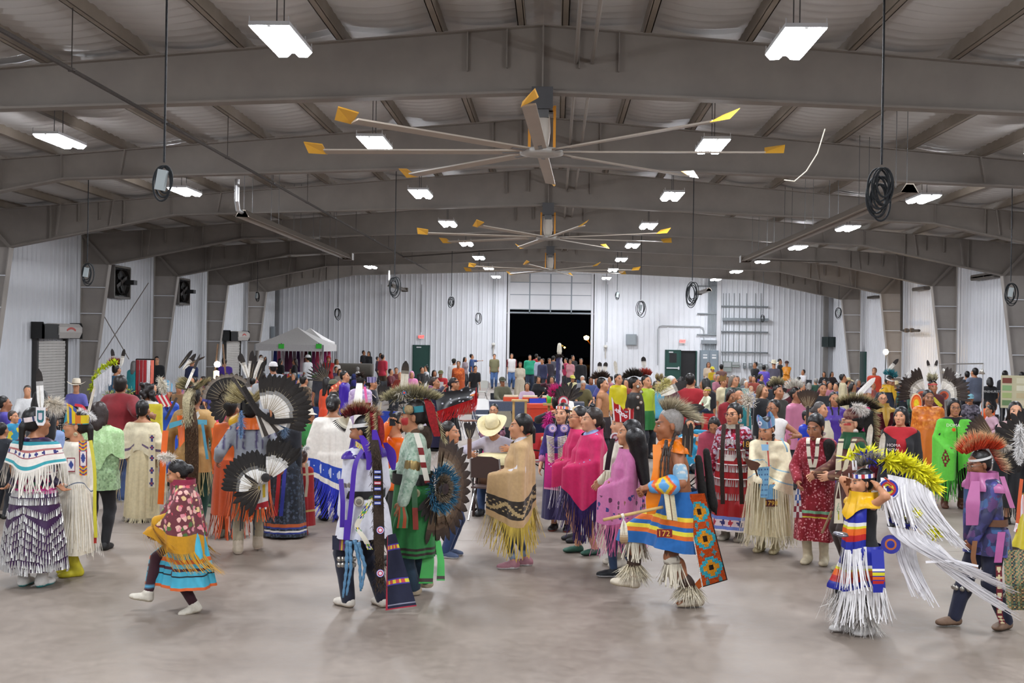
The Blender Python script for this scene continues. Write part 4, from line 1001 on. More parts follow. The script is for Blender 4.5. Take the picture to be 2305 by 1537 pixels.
def feather_data(L,W,cols,bend=.06,tip=.72,bare=.0):
    key=(round(L,3),round(W,3),str(cols),bend,tip,bare)
    if key in FE: return FE[key]
    n=11;V=[];t=np.linspace(0,1,n)
    for x in t:
        if x<bare: hw=.08*W
        else:
            y=(x-bare)/(1-bare); hw=W*.5*min(1,(.45+2.2*y))*(1 if y<tip else math.sqrt(max(0.02,1-((y-tip)/(1-tip))**2)))
        z=bend*L*x*x
        V+=[(-hw,0,x*L),(0,0,x*L),(hw,0,x*L)]
        V[-3]=(-hw,-z+.12*hw,x*L);V[-2]=(0,-z-.003,x*L);V[-1]=(hw,-z+.12*hw,x*L)
    V=np.array(V);Q=[];cc=[]
    ps=[p for p,_ in cols];cs=np.array([hx(c) for _,c in cols])
    for i in range(n-1):
        x=(t[i]+t[i+1])/2; c=np.array([np.interp(x,ps,cs[:,k]) for k in range(3)])
        Q+=[[i*3,i*3+1,i*3+4,i*3+3],[i*3+1,i*3+2,i*3+5,i*3+4]]; cc+=[c*.96,c]
    q=MB();q.add(V,Q,c='#888');q.CQ[-1]=np.array(cc)
    q.tube([(0,-.004-bend*L*x*x,x*L) for x in (0,.35,.62)],[.0035,.002,.0008],'#b8aa8c',4)
    o=q.build('feather','feather',None,True);me=o.data;bpy.data.objects.remove(o);FE[key]=me;return me
def frame_M(o,z,y):
    """matrix: local z along z, local -y facing y"""
    z=norm(z);y=np.array(y,float);y=norm(y-z*(y@z));yy=-y;x=np.cross(yy,z)
    M=Matrix.Identity(4)
    for i in range(3): M[i][0]=x[i];M[i][1]=yy[i];M[i][2]=z[i];M[i][3]=o[i]
    return M
BLKT=[(0,'#efece6'),(.52,'#e9e4dc'),(.6,'#2a211d'),(1,'#1c1614')]
BROWN=[(0,'#c9bda6'),(.15,'#6a5138'),(.5,'#4a3524'),(.75,'#3a281a'),(1,'#241812')]
DARK=[(0,'#3a302a'),(.3,'#2a221e'),(1,'#191412')]
def feather_fan(parent,o,up,nrm,a0,a1,n,L,W,cols,r0=.03,bend=.05,name='feather',bare=0.,jit=.05,axis2=None):
    up=norm(up);nrm=norm(np.array(nrm,float)-up*(np.array(nrm)@up));sd=np.cross(up,nrm)
    for k in range(n):
        a=math.radians(a0+(a1-a0)*(k/(n-1) if n>1 else .5));d=up*math.cos(a)+sd*math.sin(a)
        l=L(k/(n-1)) if callable(L) else L*(1+RG.uniform(-jit,jit)); l=round(l*25)/25
        link(name,feather_data(l,W,cols,bend,bare=bare),parent,M=frame_M(np.array(o)+d*r0+nrm*.004*(k%3),d,nrm+sd*RG.uniform(-.15,.15)))
def strip(parent,pts,w,col,nrm=(0,-1,0),name='ribbon',m='satin',n=24,colfn=None,side=None):
    pts=np.array(pts,float);t=np.linspace(0,len(pts)-1,n);P=np.stack([np.interp(t,np.arange(len(pts)),pts[:,i]) for i in range(3)],1)
    if len(pts)>2:
        k=np.ones(5)/5;Pp=np.concatenate([np.repeat(P[:1],2,0),P,np.repeat(P[-1:],2,0)]);P=np.stack([np.convolve(Pp[:,i],k,'valid') for i in range(3)],1)
    d=np.gradient(P,axis=0);S=np.cross(d,np.array(nrm,float)) if side is None else np.tile(np.array(side,float),(n,1));S/=np.linalg.norm(S,axis=1,keepdims=True)+1e-9
    m_=6 if colfn else 2
    uu=np.linspace(-.5,.5,m_+1);ww=np.interp(t/(len(pts)-1),np.linspace(0,1,len(np.atleast_1d(w))),np.atleast_1d(w)) if np.ndim(w) else np.full(n,w)
    V=P[:,None,:]+S[:,None,:]*(uu[None,:]*ww[:,None])[...,None]
    i=np.arange(n-1)[:,None];j=np.arange(m_)[None,:];Q=np.stack([i*(m_+1)+j,i*(m_+1)+j+1,(i+1)*(m_+1)+j+1,(i+1)*(m_+1)+j],-1).reshape(-1,4)
    c=hx(col)
    if colfn:
        T=np.broadcast_to(((t[:-1]+t[1:])/2/(len(pts)-1))[:,None],(n-1,m_)).ravel();U=np.broadcast_to(((uu[:-1]+uu[1:])/2)[None],(n-1,m_)).ravel()
        c=colfn(T,U,np.tile(c,(len(Q),1)))
    return obj(name,V.reshape(-1,3),[Q],c,m,parent)
def sheet(parent,name,corners,nu,nv,colfn,m='cloth',bulge=0.,nrm=None,wave=0.):
    """rectangular cloth panel between four corners (top left, top right, bottom right, bottom left)"""
    A,B,Cc,Dd=[np.array(x,float) for x in corners];u=np.linspace(0,1,nu+1)[:,None,None];v=np.linspace(0,1,nv+1)[None,:,None]
    V=(A*(1-u)+B*u)*(1-v)+(Dd*(1-u)+Cc*u)*v
    N=norm(np.cross(B-A,Dd-A)) if nrm is None else norm(nrm)
    V=V+N*(bulge*np.sin(PI*u)*np.sin(PI*v*.9+.1)+wave*np.sin(u*9)*v)
    i=np.arange(nu)[:,None];j=np.arange(nv)[None,:];Q=np.stack([i*(nv+1)+j,(i+1)*(nv+1)+j,(i+1)*(nv+1)+j+1,i*(nv+1)+j+1],-1).reshape(-1,4)
    U=np.broadcast_to(((np.arange(nu)+.5)/nu)[:,None],(nu,nv)).ravel();W=np.broadcast_to(((np.arange(nv)+.5)/nv)[None],(nu,nv)).ravel()
    c=hx(colfn) if isinstance(colfn,str) else colfn(U,W,np.zeros((nu*nv,3)))
    o=obj(name,V.reshape(-1,3),[Q],c,m,parent);return o,V
def bands(*bs,base=None):
    """colour function: bands of (v0,v1,colour)"""
    def f(T,v,X,c):
        if base: c=np.tile(hx(base),(len(c),1))
        for a,b,k in bs: c[(v>=a)&(v<b)]=hx(k)
        return c
    return f
def speckle(cols,scale=30,seed=0,dens=.5):
    """printed cloth: marks the faces that carry the print; the print itself is procedural (print_mat)"""
    def f(T,v,X,c):
        PRT[0]=(cols,scale*.55,min(.28+.34*dens,.8)); return c+100
    return f
def vspeck(cols,scale=30,seed=0,dens=.5):
    g=speckle(cols,scale,seed,dens); return lambda V,c:g(None,None,V,c)
def chain_(*fs):
    def f(T,v,X,c):
        for g in fs: c=g(T,v,X,c)
        return c
    return f
def plume(P,o,d,L,n=160,c0='#f4f1ea',c1='#ffffff',r=.03,w=.006,name='plume',seed=3,parent=None,curl=(0,0,-.15)):
    """fluffy down plume along an axis"""
    n=int(n*2.2);w*=.62;r*=.8;rs=np.random.RandomState(seed);o=np.array(o,float);d=norm(d);t=rs.uniform(0,1,n)
    B=o+d*(t*L)[:,None];D=d*.55+rs.normal(0,.75,(n,3))
    return tuft(parent or P.root,B,D,r*np.sin(PI*np.clip(t*.85+.12,0,1))*2+.015,w,c0,c1,name,'fur',.3,.15,curl,seed)
def roach(P,c0,c1,c2=None,L=.16,n=420,z0=.1,a0=-.08,a1=.17,wid=.03,tail=.0,sw=.035,seed=5,name='roach',side=.25,drop=.0,feath=None,w=.0065):
    """deer-hair roach headdress running front to back over the head"""
    rs=np.random.RandomState(seed);t=rs.uniform(0,1,n);R=P.hR
    y=a0+(a1-a0)*t; z=z0+.045*np.sin(PI*np.clip(t*.8+.2,0,1))-drop*np.clip(t-.55,0,1)**1.3
    B=np.stack([rs.choice([-1,1],n)*sw*rs.uniform(.3,1,n),y,z],1);D=np.stack([np.sign(B[:,0])*side,(t-.35)*1.5,1-1.3*np.clip(t-.6,0,1)*(1+3*drop)],1)
    return tuft(P.root,P.hc+(B*P.hd)@R.T,D@R.T,L*(.7+.5*np.sin(PI*t)),w,c0,c1,name,'fur',.2,.12,(0,0,0),seed,mid=c2)
def disc(parent,o,n,r,rings,name='rosette',m='satin',k=20,th=.008):
    """round ornament with coloured rings [(fraction, colour)] from the centre out"""
    n=norm(n);x=norm(np.cross(n,(0.13,.27,1.)));y=np.cross(n,x);q=MB();o=np.array(o,float);p=0
    R=np.stack([x,y,n],1)
    for f,c in rings:
        q.lathe([(p*r,th*(1-.4*p)),(f*r,th*(1-.4*f))],c,k,o,R);p=f
    q.lathe([(r,th*.6),(r,0)],rings[-1][1],k,o,R)
    return q.build(name,m,parent)
def cones(parent,P,N,L=.05,r=.011,name='jingle_cone',col='#d5d3d0',each=False):
    """tin jingle cones hanging in a row"""
    V=[];Q=[];k=6;a=np.arange(k)*2*PI/k
    for p,nn in zip(np.asarray(P,float),N):
        b=len(V);dx=RG.uniform(-.012,.012)
        for f,rr in ((0,r*.3),(1,r)):
            for t in a: V.append((p[0]+math.cos(t)*rr+dx*f+nn[0]*.008,p[1]+math.sin(t)*rr+nn[1]*.008-dx*f*.5,p[2]-L*f))
        Q+=[[b+j,b+(j+1)%k,b+k+(j+1)%k,b+k+j] for j in range(k)]
    return obj(name,V,[Q],hx(col),'metal',parent,True,stuff=True)

def grid_at(s,th,z):
    """points and outward normals on the last hung cloth at given angles and heights"""
    V=s.last;n=len(V);P=[];N=[]
    for a,zz in zip(th,z):
        f=np.interp(a,s.last_th,np.arange(n));i=int(f)%n;j=(i+1)%n;t=f-int(f);c=V[i]*(1-t)+V[j]*t
        P.append([np.interp(-zz,-c[:,2],c[:,k]) for k in (0,1)]+[zz]);N.append([math.sin(a),-math.cos(a),0])
    return np.array(P),np.array(N)
def diamonds(n,c1,c2,bg,edge=None,w=.3):
    def f(T,U,c):
        c=np.tile(hx(bg),(len(c),1));a=np.abs(((T*n)%1)-.5)*.9+np.abs(U);c[a<w]=hx(c1);c[a<w*.5]=hx(c2)
        if edge: c[np.abs(U)>.4]=hx(edge)
        return c
    return f
def zigzag(n,cols):
    def f(T,U,c):
        k=((T*n+np.abs(U)*1.2)%1*len(cols)).astype(int)%len(cols);return np.array([hx(x) for x in cols])[k]
    return f
def hstripes(*bs,bg='#000'):
    def f(T,U,c):
        c=np.tile(hx(bg),(len(c),1))
        for a,b,k in bs: c[(T>=a)&(T<b)]=hx(k)
        return c
    return f
def leaning(c,deg,w): return lambda th: c+w*np.cos(th-math.radians(deg))
# ================= DANCERS, LEFT =================
SK=['#8a5b40','#9c6a4b','#b07c5c','#7a4c34','#b58568']
# 1 jingle dress, seen from behind
p=Person('woman from behind in purple jingle dress with white fringed beaded yoke',75,1318,h=1.70,rot=176,fem=1,lod=0,w=1.05,skin=SK[1],pose=dict(hyaw=-35,LH=(145,1105,0),RH=(8,1105,0),LE=(.6,.3,0),RE=(-.6,.3,0))).body()
p.top('#231636',m='satin',colfn=vspeck(['#40205c','#5a1c48','#231636'],24,1,.3))
p.drape('upper_skirt',p.z(1062),p.z(1106),'#3a1a3c',arms=False,e=.03,folds=.006,flare=.1,colfn=speckle(['#b01858','#2a5a3a','#d04878','#1c3c4c','#501c50'],48,4,.9))
p.drape('skirt',p.z(1096),p.z(1278),'#3a1a46',m='satin',arms=False,e=.045,flare=.13,folds=.015,nf=8,nz=34,colfn=bands((0,.05,'#c0207c')))
thr=np.linspace(0,2*PI,74)[:-1]
P_=[];N_=[]
for r in range(11):
    tri=np.abs(((thr-PI)/(.62*PI)+100.5)%1-.5)*2
    zz=p.z(1100)-r*.074-.16*tri*np.clip((r-1)/2,0,1)*(1 if r<8 else .35)
    ok=zz>p.z(1270); a,b=grid_at(p,thr[ok],zz[ok]); P_.append(a);N_.append(b)
cones(p.root,np.concatenate(P_),np.concatenate(N_),.066,.0125)
a,b=grid_at(p,np.linspace(0,2*PI,90),np.full(90,p.z(1262)));cones(p.root,a,b,.07,.0125)
p.drape('belt',p.z(1036),p.z(1066),'#e8e2e0',arms=False,e=.045,folds=0,colfn=lambda T,v,X,c:np.where(((np.abs(((T*5/PI)%1)-.5)+np.abs(v-.5)*.8)<.3)[:,None],hx('#27406e'),np.where((np.abs(v-.5)>.28)[:,None]&(np.abs(v-.5)<.36)[:,None],hx('#c8788a'),c)),nth=120,nz=14)
p.drape('beaded_yoke',lambda t:1.455+.0*t,lambda t:1.24-.09*np.cos(t)**2,'#ece6dc',e=.05,folds=.0,hang=1.01,nz=26,nth=90,colfn=lambda T,v,X,c:bands((0,.12,'#2f8f9c'),(.3,.34,'#b5706c'),(.52,.56,'#a86a70'),(.8,.93,'#3aa0aa'))(T,v,X,np.where(((np.abs(v-.44)+np.abs(((T*8/PI)%1)-.5)*.35)<.09)[:,None],hx('#3a3a78'),c)))
p.fringe_of(.235,92,.019,'#efe9dd',out=.03,name='yoke_fringe')
p.shoes('#e8e4de',high=.24,m='leather',sole='#3f9c9c')
p.hair('pony','#0f0c0c',L=.35,vol=1.05)
p.headband(lambda a:'#3a4468' if int(a*6/PI)%2==0 and (a*6/PI)%1<.3 else '#e6d6d4',.042,-12)
o=p.hp((-.06,.13,.03)) ; 
e=empty('hair_plate',(0,0,0));e.parent=p.root
q=MB();R=np.stack([norm(np.cross(p.fw,(0,0,1))),-p.fw,np.array([0,0,1.])],1)
oo=p.pt(92,937,-.17)
for i,(w_,h_,c_) in enumerate(((.05,.09,'#e9e4e6'),(.035,.06,'#2c6c74'),(.02,.035,'#d8c8d0'))): q.poly([(-w_,0,h_),(w_,0,h_),(w_,0,-h_*.6),(w_*.6,0,-h_),(-w_*.6,0,-h_),(-w_,0,-h_*.6)],(0,.006+.003*i,0),c_)
o=q.build('plate','satin',e);o.location=oo;o.rotation_euler=(0,0,0)
link('feather',feather_data(.42,.075,[(0,'#f4f2ee'),(.6,'#f2f0ec'),(.68,'#2a2420'),(1,'#1d1815')],.03),e,M=frame_M(p.pt(92,925,-.17),p.pt(88,830,-.15)-p.pt(92,925,-.17),-p.fw))
plume(p,p.pt(103,905,-.1),p.pt(140,915,-.1)-p.pt(103,905,-.1),.17,420,'#d9cdb8','#f2ebdf',.075,.006)
# 2 white buckskin dress with beaded crown, in profile
p=Person('woman in white fringed buckskin dress and yellow beaded crown, mouth open',168,1293,h=1.63,rot=-62,fem=1,lod=0,skin=SK[2],pose=dict(hyaw=-14,LH=(.16,-.12,.88),RH=(-.16,-.2,.9))).body(lips='#7a2a2c')
p.drape('dress',p.z(1000),p.z(1240),'#e4dac4',e=.035,flare=.06,folds=.01,m='leather')
p.drape('buckskin_yoke',1.47,lambda t:p.z(1105)-.07*np.sin(3*t),'#ece6d8',e=.055,flare=.02,folds=.012,nf=5,nz=40,nth=100,m='leather',colfn=lambda T,v,X,c:np.where(((v>.86)&(v<.9))[:,None],hx('#6a7484'),c))
p.fringe_of(.66,150,.014,'#e9e2d2',out=.06,name='yoke_fringe',jit=.08)
p.fringe_of(.6,90,.013,'#ded3bd',out=.02,name='inner_fringe',row=-4,jit=.1)
for k,(xx,yt,yb,ww) in enumerate(((177,992,1070,.085),(150,1030,1062,.08))):
    A=p.pt(xx,yt,-.26);B=p.pt(xx+2,yb,-.27)
    sheet(p.root,'beaded_panel',[A+p.Rt@np.array([.0,0,0])+np.array([0,0,0]),p.pt(xx+19,yt,-.25),p.pt(xx+19,yb,-.27),B],14,36 if k==0 else 14,
      (lambda U,V,c:np.select([((U<.12)|(U>.88))[:,None]&((V>.3)&(V<.72))[:,None],(np.abs(U-.5)+np.abs(V-.5)*2.2<.34)[:,None],((V>.3)&(V<.72))[:,None],(((V*9+np.abs(U-.5)*1.5)%1)<.33)[:,None],(((V*9+np.abs(U-.5)*1.5)%1)<.66)[:,None]],[hx('#7a2030')+0*c,hx('#34448c')+0*c,hx('#ecdfe0')+0*c,hx('#d8541e')+0*c,hx('#e8c72c')+0*c],hx('#2c4c94')+0*c)) if k==0 else (lambda U,V,c:np.select([(np.maximum(np.abs(U-.5),np.abs(V-.5))>.4)[:,None],(np.abs(U-.5)+np.abs(V-.5)<.3)[:,None]],[hx('#8a2233')+0*c,hx('#34448c')+0*c],hx('#ece4e4')+0*c)),'satin')
strip(p.root,[p.pt(203,985,-.15),p.pt(214,1060,-.18),p.pt(213,1150,-.15),p.pt(216,1215,-.12)],.035,'#d8cf3c',p.pt(150,1000,-1)-p.pt(150,1000,0),'ribbon')
strip(p.root,[p.pt(213,1100,-.12),p.pt(215,1180,-.12),p.pt(214,1225,-.1)],.03,'#b02c22',p.pt(150,1000,-1)-p.pt(150,1000,0),'ribbon')
p.shoes('#cfc22c',high=.26)
p.hair('pony','#17110f',L=.45); p.glasses('#8a8074')
p.headband(lambda a:['#e6c928','#e6c928','#4a62b0','#e6c928','#d87a2a','#e6c928'][int(a*9/PI)%6],.06,0,lambda a:.05+.11*np.maximum(0,np.cos(a))**.7*(1-.0*a),.055,'crown','satin')
p.headband(lambda a:'#2f8a94' if int(a*20/PI)%3 else '#b03028',.026,0,None,.03,'crown_band','satin')
plume(p,p.hp((0,.02,.17)),(p.pt(200,905)-p.pt(172,888)),.22,260,'#f4f0ee','#ffffff',.035,.006,curl=(0,0,-.3))
strip(p.root,[p.hp((0,-.02,.2)),p.hp((0,.05,.19)),p.hp((0,.12,.1))],.03,'#c8283c',(1,0,0),'ribbon')
p.eye(p.hp((.033,-.085,.008)))
disc(p.root,p.hp((.085,.01,-.075)),p.hR@np.array([1,0,0]),.022,[(.7,'#c9b896'),(1,'#e6d8b4')],'earring','metal')
# feather on a pin behind her
link('feather',feather_data(.36,.03,[(0,'#efe8da'),(1,'#d8ccb8')],.02),p.root,M=frame_M(p.hp((0,.1,.08)),(.1,.2,1),(1,0,0)))
# 3 green lace
p=Person('dark haired woman in pale green lace shawl and blouse, back turned',226,d=12.7,h=1.66,rot=186,fem=1,lod=0,w=1.2,skin=SK[1],pose=dict(LH=(238,1072,-.05),RH=(-.2,.0,.84))).body()
p.top('#93b183',sleeve=.82,hem=.2,colfn=vspeck(['#7c9a70','#a9c79a','#879f7a'],60,2,.7))
p.drape('shirt_tail',1.0,p.z(1100),'#9cba8c',arms=False,e=.04,flare=.05,colfn=speckle(['#7c9a70','#a9c79a','#879f7a'],60,2,.7))
p.drape('lace_shawl',1.50,lambda t:1.17+.07*np.sin(5*t)-.12*np.cos(t-PI),'#b4d79e',e=.06,folds=.014,nf=11,nz=26,nth=96,colfn=speckle(['#a5cc90','#c3e2b0'],70,3,.5))
p.pants('#1b1a1e');p.shoes('#222');p.hair('long','#2a1c18',L=.2)
# 4 maroon polo
p=Person('large man in maroon polo shirt and blue jeans, seen from behind',268,1127,h=1.83,rot=158,lod=0,w=1.75,skin=SK[0],pose=dict(hyaw=35,RH=(338,935,-.1),LH=(.3,.06,.93),LE=(.5,.6,0),RE=(-.6,.5,-.3))).body()
p.top('#7c1620',sleeve=.5,hem=.2,e=.03,collar=1,neck=.02);p.pants('#33466e',e=.028);p.shoes('#3d5380','#d8d8d8');p.hair('short','#1c1512',vol=1.02)
# 5 yellow shawl
p=Person('curly haired woman wrapped in a plain yellow shawl, back turned',332,d=17.6,h=1.68,rot=170,fem=1,lod=1,w=1.15,skin=SK[1],pose=dict(hyaw=40)).body()
p.top('#ddd9d2');p.drape('shawl',1.44,.7,'#cdbd32',e=.06,folds=.015);p.fringe_of(.25,70,.014,'#cdbd32');p.pants('#222');p.shoes('#222');p.hair('curly','#1b1413')
# 6 cream cape dress from the back
p=Person('woman from behind in cream buckskin dress with long cape fringe, hair parted',318,1172,h=1.57,rot=178,fem=1,lod=0,skin=SK[1],pose=dict(LH=(.27,-.1,.92),RH=(-.27,.0,.92),LE=(.4,.4,0),RE=(-.4,.4,0))).body()
p.drape('dress',p.z(985),p.z(1162),'#d8c9a2',e=.035,flare=.05,m='leather',arms=False)
p.fringe_of(.12,90,.013,'#d5c8a4',name='hem_fringe')
p.drape('buckskin_cape',1.46,lambda t:.98+.08*np.cos(2*t),'#ded3b4',e=.05,folds=.01,nf=5,m='leather',colfn=lambda T,v,X,c:np.where(((np.abs(v-.75)<.03)|(np.abs(v-.62)<.015))[:,None]&((T>PI*1.1)|(T<PI*.9))[:,None],hx('#6a5872'),c))
p.fringe_of(.72,60,.016,'#cfc19a',t=(.6,2.2),name='cape_fringe',swing=(-.12,0,0),out=.2);p.fringe_of(.72,60,.016,'#cfc19a',t=(4.0,5.6),name='cape_fringe',swing=(.05,0,0),out=.1)
strip(p.root,[p.pt(342,975,-.24),p.pt(342,1030,-.24),p.pt(341,1100,-.26)],.1,'#e0d4b8',-p.fw,'beaded_strip','satin',30,lambda T,U,c:diamonds(5,'#3b3f7c','#8a3a4c','#ddd0b0',None,.34)(T,U,c))
p.hair('braids','#131011',L=.3);p.shoes('#e2ddd0',high=.2)
strip(p.root,[p.hp((0,.0,.145)),p.hp((0,.09,.115)),p.hp((0,.13,.03)),p.hp((0,.11,-.03))],.007,'#9a8478',(1,0,0),'hair_part',side=(1,0,0))
# 7 tan shirt, fur headdress
p=Person('man from behind in tan hide shirt with fur headdress and otter drop',432,1188,h=1.78,rot=182,lod=0,w=1.15,skin=SK[0],pose=dict(LH=(.32,-.12,.92),RH=(-.3,-.05,.9),LE=(.5,.5,0),RE=(-.5,.5,0))).body()
p.top('#b58e54',m='leather',e=.028,hem=.1);p.drape('shirt_skirt',1.0,p.z(1060),'#b08850',arms=False,e=.045,flare=.06,m='leather')
p.fringe_of(.3,60,.016,'#a89a6a',name='shirt_fringe')
p.pants('#174034',e=.03);p.shoes('#b09a70')
for sd,x in ((1,375),(-1,480)):
    strip(p.root,[p.pt(x-2,965,-.2),p.pt(x-8,1040,-.28),p.pt(x-14,1140,-.25)] if sd>0 else [p.pt(x,960,-.15),p.pt(x+6,1010,-.2),p.pt(x+3,1070,-.2)],.075 if sd>0 else .06,'#f26a12',-p.fw,'ribbon')
sheet(p.root,'shoulder_band',[p.pt(381,952,-.25),p.pt(410,944,-.26),p.pt(410,955,-.27),p.pt(381,965,-.26)],8,3,'#4b9cb4','satin');sheet(p.root,'shoulder_band',[p.pt(442,944,-.26),p.pt(466,945,-.25),p.pt(466,956,-.26),p.pt(442,955,-.27)],8,3,'#4b9cb4','satin')
strip(p.root,[p.pt(455,950,-.27),p.pt(462,1000,-.27),p.pt(467,1035,-.26)],.035,'#58a8c8',-p.fw,'ribbon')
sheet(p.root,'scarf',[p.pt(398,935,-.24),p.pt(413,935,-.26),p.pt(428,975,-.3),p.pt(404,1008,-.3)],8,8,'#f0690f','satin',.03)
strip(p.root,[p.pt(430,915,-.2),p.pt(431,960,-.3),p.pt(432,1050,-.3),p.pt(430,1150,-.25)],[.10,.17,.17,.12],'#4a3523',-p.fw,'otter_drop','fur',30)
rs=np.random.RandomState(2);B=np.stack([rs.uniform(-.08,.08,500),np.zeros(500),rs.uniform(0,1,500)],1);pa,pb=p.pt(432,950,-.3),p.pt(430,1150,-.27)
tuft(p.root,pa+(pb-pa)*B[:,2:3]+p.ax*B[:,:1],np.tile(-p.fw*.6+np.array([0,0,-1.]),(500,1)),.05,.007,'#3a2a1c','#6b5034',name='otter_fur',seed=2)
strip(p.root,[p.hp((0,.1,.12)),p.pt(418,900,-.26),p.pt(421,960,-.3)],[.13,.1,.06],'#a39878',-p.fw,'hide_drop','fur',16)
B=pa*0+np.stack([rs.uniform(-.06,.06,400),rs.uniform(0,1,400)*0,rs.uniform(0,1,400)],1);pa,pb=p.hp((0,.12,.12)),p.pt(421,955,-.3)
tuft(p.root,pa+(pb-pa)*B[:,2:3]+p.ax*B[:,:1],np.tile(-p.fw*.5+np.array([0,0,-1.]),(400,1)),.07,.007,'#7a6c4c','#cfc6a8',name='hide_fur',seed=3)
p.hair('short','#120e0d');roach(p,'#2b2318','#b9ab7c',L=.13,n=700,a0=-.2,a1=.2,sw=.07,z0=.11,mid='#6b6140',side=1.2) if 0 else roach(p,'#2b2318','#b9ab7c','#6b6140',.13,700,.1,-.2,.2,sw=.08,side=1.3)
sheet(p.root,'neck_cloth',[p.pt(430,938,-.24),p.pt(446,925,-.22),p.pt(450,935,-.24),p.pt(437,952,-.27)],6,6,'#e8e6e0','cloth',.02)
e=empty('feather_cluster',(0,0,0));e.parent=p.root
link('feather',feather_data(.28,.045,DARK,.03),e,M=frame_M(p.pt(403,828,-.05),p.pt(428,795,0)-p.pt(403,828,0),-p.fw));link('feather',feather_data(.26,.05,BLKT,.03),e,M=frame_M(p.pt(412,832,-.05),p.pt(438,800,0)-p.pt(412,832,0),-p.fw))
link('feather',feather_data(.26,.025,BROWN,.02),e,M=frame_M(p.pt(420,822,-.05),p.pt(450,808,0)-p.pt(420,822,0),-p.fw));link('feather',feather_data(.5,.035,BLKT,.03),e,M=frame_M(p.pt(415,880,-.2),p.pt(442,818,-.1)-p.pt(415,880,-.2),-p.fw))
for a,b,c in (((360,850),(372,885),1),((445,860),(440,900),2)): plume(p,p.pt(*a,-.02),p.pt(*b,0)-p.pt(*a,0),.2,420,'#d8cdb4' if c==1 else '#c9b894','#f1ece0' if c==1 else '#e8dcc0',.05,.006,seed=c,name='fur_drop')
strip(p.root,[p.pt(372,945,-.3),p.pt(398,895,-.28)],.03,'#3a3026',-p.fw,'lance_tip','wood')
# 8 dancing girl
p=Person('girl dancing in rose print shawl with mustard fringe and turquoise skirt',418,1378,h=1.36,rot=-72,fem=1,lod=0,skin=SK[1],hd=1.12,pose=dict(lean=7,hpitch=22,pel=(0,.02,-.02),RF=(-.1,-.42,.20),RP=-12,LF=(.06,.1,.08),LP=10,LH=(352,1195,-.15),RH=(.0,-.34,.95),LE=(.7,.2,-.2),RE=(-.6,.2,-.3))).body()
p.pants('#3a1420',e=.018,colfn=lambda V,c:np.where(((V[:,2]>.28)&(V[:,2]<.32))[:,None],hx('#58a8cc'),c))
p.shoes('#d6cfc0',high=.02,sole='#b8ad98')
p.drape('skirt',1.0,p.z(1318),'#48b0cc',arms=False,e=.04,flare=.2,folds=.025,nf=7,nz=44,sway=(-.03,.02),colfn=bands((.52,.58,'#d8642c'),(.66,.70,'#4a1828'),(.76,.8,'#15222c'),(.96,1,'#d8642c')),m='satin')
p.top('#7a2038',sleeve=.9)
p.drape('rose_shawl',1.47,lambda t:.80-.14*np.cos(t-2.6)+.05*np.cos(3*t),'#6a3038',e=.06,flare=.05,folds=.02,nf=6,nz=70,nth=170,colfn=lambda T,v,X,c:np.where((v>.74)[:,None],hx('#c08a14'),speckle(['#d88a94','#e6b4a8','#4c6a34','#c8505c','#e0c08a'],30,8,.6)(T,v,X,c)))
p.fringe_of(.2,150,.01,'#b8870f',name='shawl_fringe',swing=(.1,.15,0),out=.05)
pa=p.pt(352,1150,-.2)
p.piece('shawl_corner',[cone(p.wr[1]+np.array([0,0,.1]),p.wr[1]-np.array([0,0,.04]),.055,.075,.04),cone(p.wr[1]+np.array([0,0,.12]),p.el[1],.05,.06,.04)],'#c69214')
fringe(p.root,np.linspace(p.pt(340,1175,-.2),p.pt(372,1215,-.2),50),np.tile([0,-1.,0],(50,1)),.24,.01,'#c29016',swing=(.2,.25,0),name='corner_fringe',out=.08)
p.drape('collar',1.53,1.40,'#8a2440',e=.05,folds=0,nz=8,arms=False);p.hair('bun','#120e0f',L=.3)
plume(p,p.hp((0,.05,.15)),p.hR@np.array([.2,-.5,.35]),.19,300,'#e8dfd0','#fbf8f2',.05,.006,seed=8)
# 9 green dotted shawl with red crown, behind
p=Person('woman in dark green shawl with white dots and red beaded crown',500,d=16.2,h=1.62,rot=150,fem=1,lod=0,skin=SK[1],pose=dict(hyaw=25,LH=(.3,-.1,.95),RH=(-.3,-.2,1.0))).body()
p.drape('dotted_shawl',1.45,lambda t:p.z(1068)+.08*np.cos(t*2),'#12402c',e=.06,folds=.015,nz=60,nth=150,colfn=lambda T,v,X,c:np.where((((T*22/PI+((v*16).astype(int)%2)*.5)%1-.5)**2*1.5+((v*16)%1-.5)**2<.05)[:,None],hx('#e6e6dc'),c))
p.drape('pink_yoke',1.50,1.28,'#d0246c',e=.075,folds=.008,m='satin');p.drape('skirt',.95,p.z(1150),'#14382e',arms=False,e=.05,flare=.1,colfn=bands((.85,.89,'#6a8a6a'),(.93,.97,'#6a8a6a')));p.shoes('#caa')
strip(p.root,[p.pt(497,1080,-.2),p.pt(497,1110,-.22),p.pt(491,1135,-.22)],.09,'#a8182c',(0,-1,0),'red_ribbon',side=p.pt(500,1000)-p.pt(480,1000))
p.hair('bun','#140f0f');p.headband(lambda a:['#8c1a1e','#a8332c','#d8b0a4'][int(a*14/PI)%3],.05,0,lambda a:.04+.09*np.maximum(0,np.cos(a-2.4)),.06,'crown','satin')
for x,y in ((438,918),(448,930)): disc(p.root,p.pt(x,y,-.22),p.pt(x,y,-1)-p.pt(x,y,0),.05,[(.5,'#b89488'),(.75,'#7a2a22'),(1,'#a84a38')],'crown_rosette')
